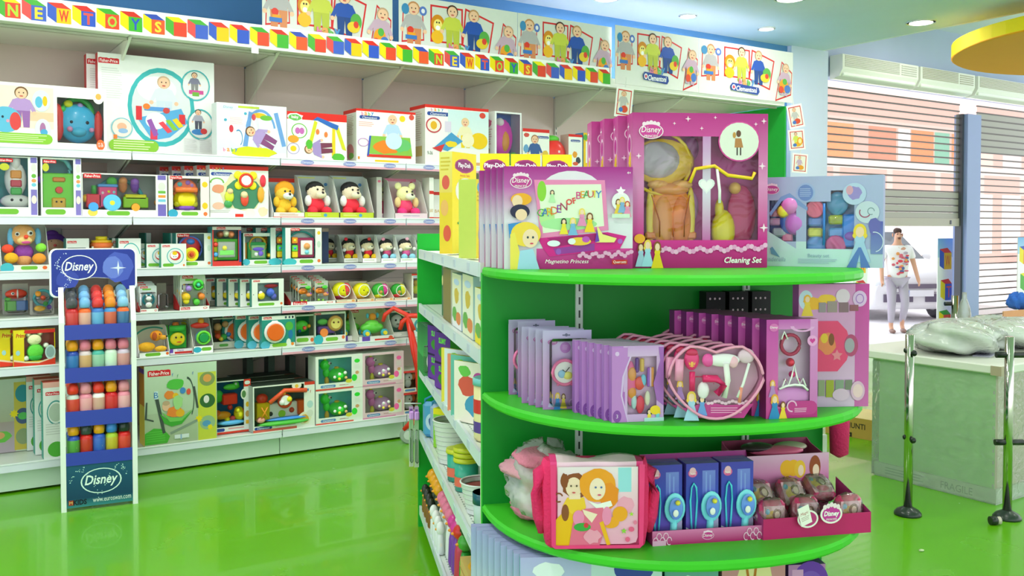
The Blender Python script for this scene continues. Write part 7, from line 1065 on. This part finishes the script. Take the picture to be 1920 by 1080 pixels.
t = empty('striped_cup'); m = M('plastic'); m.lathe([(.045, 0), (.05, .15)], '#c8d8d8', n=18); m.lathe([(.051, .11), (.052, .15)], '#1f5a6a', n=18); m.lathe([(.047, .03), (.0475, .04)], '#2a5a8a', n=18, cap=False); m.build('cup', t); gi(t, .585, 3.3, GZ[3], 'pale cup with dark teal rim half behind the end panel', 'cup')
r = carton('tall_pale_print_box', .16, .27, .05, face='#dce8d0', side='#e0ecd0', prints=[('b', .5, .7, .3, .2, '#a8c840', 4), ('b', .5, .3, .3, .2, '#e8d048', 6)], left=[('b', .5, .7, .3, .15, '#a8c840', 4), ('b', .5, .4, .3, .12, '#e8b048', 6)]); gi(r, .62, 3.12, GZ[3], 'tall pale print box on the fourth shelf against the end panel', 'toy box')
# base shelf: rows of round headed soft skittles, wooden box
def skittle(head, body, h=.2, hat=None):
    t = empty('skittle_doll'); m = M('plastic'); m.lathe([(.026, 0), (.032, .02), (.028, h*.5), (.018, h*.66)], body, n=14); m.ell((0, 0, h*.3), (.024, .033, .04), '#f0ece4', 10, 6, 'plastic'); m.build('body', t)
    m = M('plastic'); m.ell((0, 0, h*.8), (.036, .036, .036), head, mat='plastic'); m.ell((-.034, 0, h*.78), (.012, .01, .007), '#f0a030', 8, 5, 'plastic'); m.build('head', t)
    if hat: m = M('plastic'); [m.ell((.02*math.cos(k*2.1), .02*math.sin(k*2.1), h*.98), (.014, .014, .014), hat, 8, 6, 'plastic') for k in range(3)]; m.build('hat', t)
    return t
fam = [('#f2a81c', '#2a3a24', 'orange headed skittle doll', 4, 4.93, None), ('#ea7a9c', '#e8ece8', 'pink headed skittle doll', 4, 4.5, None), ('#e0389c', '#7a3aa8', 'magenta headed skittle doll', 2, 4.12, None), ('#e03028', '#c83a50', 'red headed skittle doll with white bow', 1, 3.93, '#f4f0f0'), ('#4aa83c', '#2f9a38', 'green headed skittle doll with dark hat', 1, 3.79, '#1f3a20')]
for hc, bc, nm, n, v0, hat in fam:
    r = skittle(hc, bc, .25 if n > 1 else .27, hat); gi(r, .585, v0, GZ[4], nm+(', farthest of its row' if n > 1 else ' on the island base'), 'doll', 'round headed skittle dolls')
    for k in range(1, n): dup(r, G(.585, v0-.095*k, GZ[4]), RG, '%s, %s in its row' % (nm, ['', 'second', 'third', 'nearest'][k] if n > 2 else 'nearest'))
for base_, hc, bc, nm, v0 in (('w', '#f0f2f0', '#e8ecee', 'short white skittle doll', 4.55), ('d', '#2a3028', '#8a5a2c', 'short dark headed skittle doll', 4.93)):
    r = skittle(hc, bc, .17); r.scale = (.6, .6, .9); gi(r, .54, v0, GZ[4], nm+' at the base edge, first from the far end', 'doll', 'short skittle dolls')
    for k in range(1, 4): dup(r, G(.54, v0-.09*k, GZ[4]), RG, nm+' at the base edge, %s from the far end' % ORD[k])
t = empty('wooden_games_box'); m = M('kraft'); m.box(-.14, .14, 0, .27, 0, .185, '#d8b468', 'kraft'); 
for i in range(4): m.box(-.142, .142, -.002, .272, .03+i*.038, .034+i*.038, '#b08a48', 'kraft')
f = Face(m, (-.14, 0, .185), (.28, 0, 0), (0, .27, 0)); draw(f, [('e', .5, .5, .46, .44, '#f2b42c'), ('o', .5, .5, .42, .4, .06, '#e87828'), ('r', .42, .5, .58, .6, '#c88a20'), ('l', .25, .3, .75, .45, 3, '#c87a28'), ('t', 'GIOCO', .5, .72, .1, '#b86a18', .5)])
m.build('box', t); gi(t, .69, 3.45, GZ[4], 'pale wooden box with an orange oval label, at the bottom beside the end panel', 'games box')
# ---------------------------------------------------------------- red basket trolley beyond the island
p = onZ(766, 832, 0); t = empty('basket_trolley', (p.x, p.y, 0), YAW*-1+R(0)); tag(t, 'red plastic basket trolley with curved handles and grey wheels', 'basket trolley')
def TP(px, py): q = onV(px, py, p.dot(gv)); return (q-Vector((p.x, p.y, 0)))
Ri = Matrix.Rotation(YAW, 3, 'Z')
def L3(px, py, off=0): q = ray(px, py); k = (p.dot(FW)+off)/q.dot(FW); return Ri @ (CAM+q*k-Vector((p.x, p.y, 0)))
m = M('plastic')
m.tube([L3(718, 603), L3(722, 590), L3(738, 578), L3(762, 590), L3(775, 620)], [.014, .017, .018, .02, .024], '#ee3a2c', 10)
m.tube([L3(750, 618, .0), L3(754, 604), L3(768, 592), L3(790, 592, .0), L3(812, 612, .1), L3(822, 640, .2)], [.016, .019, .02, .022, .02, .02], '#ee3a2c', 10)
m.tube([L3(764, 592), L3(778, 660), L3(786, 720), L3(787, 760), L3(775, 790), L3(757, 806)], [.02, .03, .028, .022, .03, .018], '#e8301f', 10)
m.build('handle_frame', t); m = M('plastic'); m.tube([L3(738, 579), L3(750, 586), L3(760, 592)], .013, '#e8dcb4', 10); m.build('grip_label', t)
m = M('plastic'); q = L3(812, 730, .2); m.box(q.x-.06, q.x+.3, q.y-.1, q.y+.3, .12, .5, '#d82a1e', bev=.03); m.build('basket', t)
for k in range(2):
    m = M('plastic'); q = L3(766, 808, .0 if k == 0 else .4); m.lathe([(.06, -.014), (.068, -.008), (.068, .008), (.06, .014)], '#9aa69a', (q.x+.2*k, q.y, .068), 20, 'plastic', 'y'); m.lathe([(.035, -.018), (.035, .018)], '#c8d0c8', (q.x+.2*k, q.y, .068), 14, 'plastic', 'y')
    m.tube([(q.x+.2*k, q.y+.0, .068), (q.x+.2*k+.03, q.y, .15)], .012, '#b02a1c', 6); m.build('wheel', t)
# packs hanging at the far corner of the island
for i in range(2):
    r = card('hanging_cord_pack', .024, .34, .04, face='#dfeadb', edge='#5a9a50', prints=[('g', 0, 0, 1, .8, '#a8d89c', '#e8f0e0'), ('r', 0, .8, 1, .98, '#d8a8dc'), ('r', .2, .84, .8, .94, '#8a5ab0'), ('r', .3, 0, .36, .8, '#5a9a58'), ('r', .6, 0, .66, .8, '#5a9a58')], toys=[('B', .5, .85, .3, .04, .07, .02, '#c890dc')])
    r.location = G(.503-.027*i, 4.99+.02*i, .34); r.rotation_euler = (0, 0, RG); tag(r, 'long striped card pack with purple top, %s of two by the island corner' % ['inner', 'outer'][i], 'toy pack', 'long hanging packs')
m = M('metal'); m.tube([G(.53, 5.03, .69), G(.44, 5.05, .69)], .004, '#c8ccd0'); tag(m.build('display_hook'), 'thin metal display hook at the far island corner', 'hook')

# ---------------------------------------------------------------- wrapped counter
A0, A1 = onZ(1868, 947, 0), onZ(1638, 890, 0)     # near right corner, near left corner of the visible face
X0 = (A0.x+A1.x)/2
CH = zat(A0, 1868, 684); yn, yf = A0.y, A1.y; CX1 = X0+1.5
t = empty('wrapped_counter', (X0, yn, 0)); tag(t, 'pale green counter wrapped in clear stretch film', 'counter')
m = M('green'); Ln = yf-yn; m.box(.02, 1.5, .02, Ln-.02, .04, CH-.06, '#b8f4a0', cols={'front': '#d8cbb4'}); m.build('counter_body', t)
m = M('kraft'); m.box(0, 1.52, 0, Ln, 0, .09, '#d9e6d4', 'metal'); f = Face(m, (0, Ln, .0), (0, -Ln, 0), (0, 0, .09), 'print'); f.text('FRAGILE', .7, .5, .5, '#8aa08c', .25); f.lines(.1, .2, .5, .8, 3, '#a8bca8'); m.build('base_wrap_board', t)
m = M('metal'); m.box(-.04, 1.55, -.04, Ln+.2, CH-.055, CH, '#e9e8e0', bev=.008); m.box(-.042, 0, -.045, .02, CH-.06, CH-.004, '#b8a890'); m.build('countertop', t)
m = M('wrap'); m.box(-.012, 1.51, -.012, Ln+.012, .01, CH-.05, '#fff'); m.build('stretch_film', t)
m = M('print')
for i in range(9): m.box(.0, .004, Ln*.02+.0, Ln*.03, .1+i*.07, .12+i*.07, '#c8ccc4')
m.build('edge_tape', t)
# plastic bag heap
def heap(c, r, seed, lab, amp=.25, g2=None, stripes=True):
    t = empty('plastic_bag', c); m = M('bagfilm'); bagshape(m, (0, 0, r[2]), r, '#f2f6ee', 'bagfilm', seed, 40, 22, amp); m.build('bag_film', t)
    m = M('cloth'); bagshape(m, (0, 0, r[2]*.9), (r[0]*.9, r[1]*.88, r[2]*.86), '#eef2ea', 'cloth', seed, 40, 22, amp)
    if stripes:
        rn = random.Random(seed)
        for i in range(26):
            a = rn.uniform(2.6, 4.2); z = r[2]*(.5+.05*(i % 9)); x, y = r[0]*.93*math.cos(a), r[1]*.93*math.sin(a)
    m.build('crumpled_content', t); tag(t, lab, 'plastic bag', 'crumpled plastic bags on the counter'); return t
def Cn(px, py, z=None): q = onZ(px, py, CH if z is None else z); return q
q = Cn(1790, 662); heap((q.x+.02, q.y, CH), (.3, .26, .11), 4, 'large crumpled white bag with green print on the counter')
q = Cn(1880, 655); heap((q.x+.1, q.y+.05, CH), (.32, .24, .1), 11, 'crumpled white bag at the picture edge end of the counter')
q = Cn(1752, 655); heap((q.x-.02, q.y+.02, CH), (.13, .12, .085), 17, 'small knotted end of plastic beside a yellow scrap')
q = Cn(1738, 652); m = M('plastic'); m.box(-.02, .02, -.01, .01, 0, .05, '#f0e020', bev=.006); tag(m.build('yellow_scrap', loc=(q.x-.04, q.y+.1, CH)), 'tiny yellow scrap beside the knotted plastic', 'scrap')
q = Cn(1805, 652); m = M('print'); m.box(-.12, .12, -.05, .05, 0, .004, '#c9c4dc'); f = Face(m, (-.12, -.05, .004), (.24, 0, 0), (0, .1, 0)); f.lines(.1, .2, .9, .8, 4, '#8a88a8'); o = m.build('paper_slip', loc=(q.x-.22, q.y-.28, CH+.001), rz=.3); tag(o, 'flat printed slip under the edge of the large plastic bag', 'paper')
# green printed lettering bands on the bag
# barrier posts
def post(px, py, ytop, label, knob_px, arm=False):
    p = onZ(px, py, 0); p.z = 0; h = zat(p, px, ytop); t = empty('barrier_post', p, -YAW); tag(t, label, 'barrier post', 'chrome barrier posts')
    m = M('plastic'); m.lathe([(.075, 0), (.075, .012), (.06, .03), (.03, .045), (.022, .05)], '#2a3830', n=24); m.build('base', t)
    m = M('chrome'); m.lathe([(.0245, .03), (.0245, h-.002), (.02, h)], '#c8c4bc', n=24); m.build('pole', t)
    m = M('plastic')
    for z in (h*.9, h*.42):
        if arm: m.lathe([(.017, -.075), (.017, .085)], '#1c2420', (0, 0, z), 14, axis='x')
        else: m.ell((.012, -.03, z), (.018, .014, .018), '#16201a', 12, 8)
        m.build('connector', t); m = M('plastic')
        if not arm: m.ell((-.026, -.0, z+.012), (.009, .012, .014), '#16201a', 8, 6); m.build('side_stud', t); m = M('plastic')
post(1702, 965, 627, 'chrome barrier post with round knobs in front of the wrapped counter', 0)
post(1888, 972, 631, 'chrome barrier post with black arms near the counter corner', 0, True)
q = onZ(1893, 640, 0); 
pq = Vector((FW.x, FW.y, 0))
def post_far(px, ytop, dist):
    r = ray(px, 428); k = dist/r.dot(FW); p = CAM+r*k; p.z = 0; h = zat(p, px, ytop); t = empty('barrier_post', p, -YAW); tag(t, 'chrome barrier post rising behind the plastic bags near the doorway', 'barrier post', 'chrome barrier posts')
    m = M('chrome'); m.lathe([(.03, 0), (.03, h)], '#b8b0a0', n=20); m.build('pole', t)
    m = M('plastic'); m.lathe([(.018, -.09), (.018, 0)], '#2a2a2a', (0, 0, h*.93), 12, axis='x'); m.build('connector', t)
    m = M('plastic'); m.lathe([(.085, 0), (.07, .02), (.03, .05)], '#2a3830', n=20); m.build('base', t)
post_far(1792, 554, 8.2)
# small roll on the floor
p = onZ(1862, 984, 0); m = M('plastic'); m.lathe([(.024, -.018), (.024, .018)], '#1f2a22', (0, 0, .024), 16, axis='x'); m.lathe([(.018, .016), (.022, .04)], '#cfc6b4', (0, 0, .024), 16, axis='x'); tag(m.build('tape_roll', loc=(p.x, p.y, 0), rz=-.5), 'small black and beige tape roll lying on the green floor', 'tape roll')
p = onZ(1728, 1034, 0); m = M('cloth'); bagshape(m, (0, 0, .005), (.014, .01, .005), '#d8e8b8', 'cloth', 2, 10, 6, .3); tag(m.build('paper_scrap', loc=(p.x, p.y, .001)), 'tiny crumpled pale scrap on the floor', 'scrap')
# publisher's carton
a, b = onZ(1553, 812, 0), onZ(1632, 826, 0); 
rz = math.atan2(b.y-a.y, b.x-a.x); w_ = (b-a).length+.05; t = empty('cardboard_box', ((a.x+b.x)/2, (a.y+b.y)/2, 0), rz); tag(t, 'brown GIUNTI cardboard box on the floor behind the rounded shelves', 'cardboard box')
hh = zat(b, 1630, 788); m = M('kraft'); m.box(-w_/2, w_/2, 0, .4, 0, hh, '#c9a04a', 'kraft', cols={'top': '#e9cf8e'}); f = Face(m, (-w_/2, 0, 0), (w_, 0, 0), (0, 0, hh), 'print'); f.ring(.3, .6, .045, .16, .35, '#3a3428', 40, 340); f.text('GIUNTI', .62, .6, .28, '#3a3428', .42, 0, .02); f.rect(.42, .02, .56, .24, '#3a3428'); f.rect(.46, .06, .52, .16, '#c9a04a')
m.build('box', t); m = M('kraft'); m.poly([(-w_/2, 0, hh+.001), (w_/2, 0, hh+.001), (w_/2, .2, hh+.03), (-w_/2, .2, hh+.03)], '#ecd49a', 'kraft'); m.build('flap', t)
p = onZ(1600, 795, 0); r = carton('white_appliance_box', .28, .58, .3, face='#f2f4f2', side='#e0e4e0', prints=[('l', .1, .6, .9, .66, 1, '#a8b0b0'), ('l', .1, .3, .9, .36, 1, '#a8b0b0')]); q = onZ(1640, 790, 0); r.location = (q.x-.12, q.y+.6, 0); tag(r, 'white box standing behind the cardboard box and the counter', 'box')
# things farther back on the right
def far_thing(px, ybase_dist): r = ray(px, 428); k = ybase_dist/r.dot(FW); q = CAM+r*k; q.z = 0; return q
q = far_thing(1905, 7.6); t = empty('open_cardboard_box', (q.x+.18, q.y, 0), 0); tag(t, 'open brown cardboard box on a stack at the picture edge', 'cardboard box')
zt2 = zat(q, 1905, 582); zb2 = zat(q, 1905, 612)
m = M('kraft'); m.box(-.35, .4, 0, .4, 0, zb2, '#c89a64', 'kraft'); m.box(-.35, .4, 0, .01, zb2, zt2, '#dba47c', 'kraft'); m.box(-.35, .0, -.3, -.0, zb2-.02, zb2, '#d8a050', 'kraft')
m.build('box', t)
q2 = far_thing(1900, 7.75); m = M('bagfilm'); bagshape(m, (0, 0, .06), (.09, .08, .07), '#3a78e0', 'cloth', 5, 20, 12, .3); m.mat = 'cloth'; tag(m.build('blue_plastic', loc=(q2.x+.1, q2.y, zt2)), 'crumpled bright blue plastic on the open cardboard box', 'plastic bag')
q = far_thing(1810, 7.9); zb_ = zat(q, 1810, 640); t = empty('plastic_bottle', (q.x, q.y, 0)); 
tag(t, 'clear plastic bottle standing upside down shape beside the lilac post', 'bottle'); t['label'] = 'clear plastic bottle standing before the lilac shutter post'
hb = zat(q, 1810, 548); m = M('plastic'); m.box(-.07, .07, -.07, .07, 0, zb_-.0, '#a8b8a8'); m.build('stool', t); m = M('bagfilm'); bh = hb-zb_; m.lathe([(.04, 0), (.055, .03), (.055, bh*.55), (.045, bh*.7), (.02, bh*.88), (.018, bh)], '#e8ecf0', (0, 0, zb_), 18, 'bagfilm'); m.build('bottle', t)
bpy.data.objects.remove(t.children[0]) if False else None

# banners with letter cubes in the doorway
def banner(px0, px1, ytop, ybot, Y, label, seed):
    X0_, X1_ = onY(px0, 500, Y).x, onY(px1, 500, Y).x; z1 = onY(px0, ytop, Y).z; z0 = 0.0 if ybot is None else max(0, onY(px0, ybot, Y).z); w_ = X1_-X0_
    m = M('print'); m.box(0, w_, 0, .01, z0, z1, '#fdfdfe'); f = Face(m, (0, 0, z0), (w_, 0, 0), (0, 0, z1-z0)); n = max(3, int((z1-z0)/(w_*.95))); f.grad(0, .8, 1, 1, '#78b0e8', '#b8daf4')
    for i in range(n):
        l, tp, fr, ch, tc = CUBE[(i+seed) % 7]; y0 = 1-(i+1)/n*.98; hh = .8/n; ox = .08*(i % 2)
        f.poly([(.12+ox, y0+hh*.15), (.4+ox, y0), (.4+ox, y0+hh*.65), (.12+ox, y0+hh*.8)], l); f.poly([(.4+ox, y0), (.86+ox*.5, y0), (.86+ox*.5, y0+hh*.65), (.4+ox, y0+hh*.65)], fr); f.poly([(.12+ox, y0+hh*.8), (.4+ox, y0+hh*.65), (.86+ox*.5, y0+hh*.65), (.6+ox, y0+hh*.85)], tp)
        f.text(ch, .63+ox, y0+hh*.33, hh*.45, tc, .3)
    tag(m.build('cube_banner', loc=(X0_, Y, 0)), label, 'banner', 'letter cube banners at the shop front')
banner(1758, 1788, 447, None, YS+.3, 'upright letter cube banner in the doorway right of the man', 2)
banner(1600, 1627, 470, None, YS+.25, 'upright letter cube banner left of the man, half behind the pink box', 2)
banner(1908, 1935, 445, 600, YS-.1, 'letter cube banner at the picture edge before the lowered shutter', 6)
# ---------------------------------------------------------------- passer-by and car outside
def skin_body(name, verts, edges, mat_col, mat, parent, sub=2):
    me = bpy.data.meshes.new(name); me.from_pydata([v[:3] for v in verts], edges, []); o = bpy.data.objects.new(name, me); COLL.objects.link(o)
    md = o.modifiers.new('skin', 'SKIN'); md.use_smooth_shade = True
    for i, v in enumerate(verts): sv = me.skin_vertices[0].data[i]; r = v[3]; sv.radius = r if isinstance(r, tuple) else (r, r); sv.use_root = (i == 0)
    ss = o.modifiers.new('sub', 'SUBSURF'); ss.levels = ss.render_levels = sub
    mm = bpy.data.materials.new(name+'_mat'); mm.use_nodes = True; b = mm.node_tree.nodes['Principled BSDF']; b.inputs['Base Color'].default_value = (*lin(mat_col), 1); b.inputs['Roughness'].default_value = mat
    me.materials.append(mm); o.parent = parent; return o
pp = onZ(1681, 621, 0); pp.z = -.02; PH = zat(pp, 1681, 427)+.02
t = empty('person', pp, -YAW-.12); tag(t, 'man with short dark hair in a printed white T-shirt and grey trousers, walking', 'person')
s = PH/1.75
def V(x, y, z, r): return (x*s, y*s, z*s, (r[0]*s, r[1]*s) if isinstance(r, tuple) else r*s)
vb = [V(0, 0, .95, (.15, .1)), V(0, 0, 1.12, (.14, .1)), V(0, 0, 1.34, (.16, .11)), V(0, .0, 1.46, (.07, .06)), V(0, -.01, 1.54, .05), V(0, -.02, 1.62, (.075, .09)), V(0, -.01, 1.68, (.07, .085)),
      V(-.19, 0, 1.40, .055), V(-.25, .02, 1.15, .042), V(-.26, -.06, .92, .032), V(-.26, -.08, .84, (.02, .035)), V(.19, 0, 1.40, .055), V(.26, .0, 1.16, .042), V(.31, -.05, .93, .032), V(.33, -.07, .85, (.02, .035)),
      V(-.09, 0, .88, .085), V(-.1, -.06, .5, .058), V(-.1, -.03, .1, .036), V(-.1, -.12, .03, .034), V(.09, 0, .88, .085), V(.1, -.12, .5, .058), V(.1, .06, .12, .036), V(.1, -.04, .03, .034),
      V(0, -.115, 1.6, .014)]
eb_ = [(0, 1), (1, 2), (2, 3), (3, 4), (4, 5), (5, 6), (2, 7), (7, 8), (8, 9), (9, 10), (2, 11), (11, 12), (12, 13), (13, 14), (0, 15), (15, 16), (16, 17), (17, 18), (0, 19), (19, 20), (20, 21), (21, 22), (5, 23)]
for (h_, sx) in ((10, -1), (14, 1)):
    bx_, by_, bz_ = [c_/s for c_ in vb[h_][:3]]
    for k in range(4): i0 = len(vb); vb.append(V(bx_+(-.024+.016*k)*.6, by_-.02+.013*k, bz_-.035, .0085)); vb.append(V(bx_+(-.024+.016*k)*.7, by_-.026+.014*k, bz_-.075+.008*abs(k-1), .007)); eb_ += [(h_, i0), (i0, i0+1)]
    i0 = len(vb); vb.append(V(bx_-.012*sx, by_-.04, bz_-.01, .0095)); vb.append(V(bx_-.014*sx, by_-.055, bz_-.04, .008)); eb_ += [(h_, i0), (i0, i0+1)]
body = skin_body('body', vb, eb_, '#d8a488', .55, t)
sh = skin_body('t_shirt', [V(0, 0, .84, (.19, .145)), V(0, 0, 1.1, (.185, .14)), V(0, 0, 1.33, (.19, .135)), V(0, 0, 1.455, (.085, .075)), V(-.19, 0, 1.4, .075), V(-.24, .01, 1.22, .06), V(.19, 0, 1.4, .075), V(.25, 0, 1.22, .06)], [(0, 1), (1, 2), (2, 3), (2, 4), (4, 5), (2, 6), (6, 7)], '#f4f2f2', .8, t)
tr = skin_body('trousers', [V(0, 0, .93, (.158, .11)), V(-.09, 0, .86, .098), V(-.1, -.06, .5, .072), V(-.1, -.03, .14, .052), V(.09, 0, .86, .098), V(.1, -.12, .5, .072), V(.1, .06, .16, .052)], [(0, 1), (1, 2), (2, 3), (0, 4), (4, 5), (5, 6)], '#b7aebe', .8, t)
hr_ = skin_body('hair', [V(0, .03, 1.66, (.078, .085)), V(0, .015, 1.705, (.075, .08)), V(0, -.06, 1.715, (.06, .03))], [(0, 1), (1, 2)], '#4a3530', .7, t)
m = M('print')
for x in (-.032, .032): m.ell((x*s, -.1*s, 1.645*s), (.012*s, .008*s, .008*s), '#33221c', 8, 6); m.box((x-.02)*s, (x+.02)*s, -.108*s, -.1*s, 1.665*s, 1.672*s, '#33221c')
m.ell((0, -.105*s, 1.565*s), (.026*s, .012*s, .01*s), '#8a4a40', 8, 6); m.ell((0, -.1*s, 1.582*s), (.035*s, .012*s, .007*s), '#4a342c', 8, 6)
for sx in (-1, 1): m.ell((sx*.078*s, -.0, 1.63*s), (.012*s, .02*s, .032*s), '#cf9a80', 8, 6)
m.build('face_features', t)
m = M('print'); rn = random.Random(3)
for i in range(26):
    z = rn.uniform(.98, 1.36); x = rn.uniform(-.13, .13); y = -.135-.012*(1-(x/.16)**2)-.004*rn.random(); c_ = rn.choice(['#d8687a', '#e0485a', '#5a6aa0', '#3a4a8a', '#e8a060', '#b8a8b8']); 
    m.ell((x*s, (y+.004+.25*x*x*3)*s, z*s), (rn.uniform(.02, .045)*s, .006*s, rn.uniform(.012, .03)*s), c_, 10, 6)
m.build('shirt_print', t)
m = M('plastic')
for bx_, by_ in ((-.1, -.1), (.1, -.02)): m.ell((bx_*s, (by_-.02)*s, .035*s), (.045*s, .12*s, .038*s), '#8a6a60', 12, 8)
m.build('shoe', t)
# white car, front towards the shop
pc = onZ(1722, 604, -.02); t = empty('car', (pc.x, pc.y, -.02), -YAW+R(6)); tag(t, 'white car parked on the street facing the shop', 'car')
m = M('plastic'); W2 = .9
def sec(y, zb_, zt_, wb, wt): return [(-wb, y, zb_), (wb, y, zb_), (wb*1.0, y, zb_+(zt_-zb_)*.5), (wt, y, zt_), (-wt, y, zt_), (-wb*1.0, y, zb_+(zt_-zb_)*.5)]
m.loft([sec(.0, .3, .78, .8, .7), sec(.12, .22, .92, .88, .8), sec(.9, .22, 1.05, .92, .84), sec(1.3, .22, 1.1, .92, .84), sec(4.0, .22, 1.12, .92, .84), sec(4.3, .3, .9, .86, .78)], '#f2f0f2'); m.build('car_body', t)
m = M('plastic'); m.loft([sec(1.2, 1.05, 1.08, .8, .8), sec(1.9, 1.05, 1.58, .82, .66), sec(3.2, 1.05, 1.6, .82, .66), sec(4.0, 1.05, 1.1, .8, .78)], '#5a6068'); m.box(-.62, .62, 1.9, 3.2, 1.58, 1.63, '#f2f0f2', bev=.02); m.build('cabin', t)
m = M('plastic'); m.box(-.45, .45, -.02, .05, .6, .68, '#7a7080'); m.box(-.66, -.12, -.03, .05, .36, .5, '#6a6074'); m.box(.12, .66, -.03, .05, .36, .5, '#6a6074'); m.box(-.5, .5, -.02, .05, .52, .535, '#9a90a0'); m.build('grille', t)
m = M('plastic'); m.box(-.26, .26, -.045, -.03, .46, .57, '#f4f4f8'); m.box(-.26, -.2, -.047, -.03, .46, .57, '#3a78d8'); m.build('number_plate', t)
for sx in (-1, 1): m = M('film'); m.ell((sx*.66, .05, .68), (.15, .06, .07), '#dfe4ea', 12, 8, 'plastic'); m.build('headlight', t)
for sx in (-1, 1):
    for y in (.75, 3.5): m = M('plastic'); m.lathe([(.26, -.1), (.31, -.08), (.31, .08), (.26, .1)], '#3a3440', (sx*.8, y, .31), 20, axis='x'); m.lathe([(.17, -.105), (.17, .105)], '#a8a8b0', (sx*.8, y, .31), 14, axis='x'); m.build('wheel', t)
m = M('plastic'); 
for sx in (-1, 1): m.ell((sx*.98, 1.45, 1.12), (.1, .05, .07), '#e8e8ea', 10, 6)
m.build('side_mirror', t)
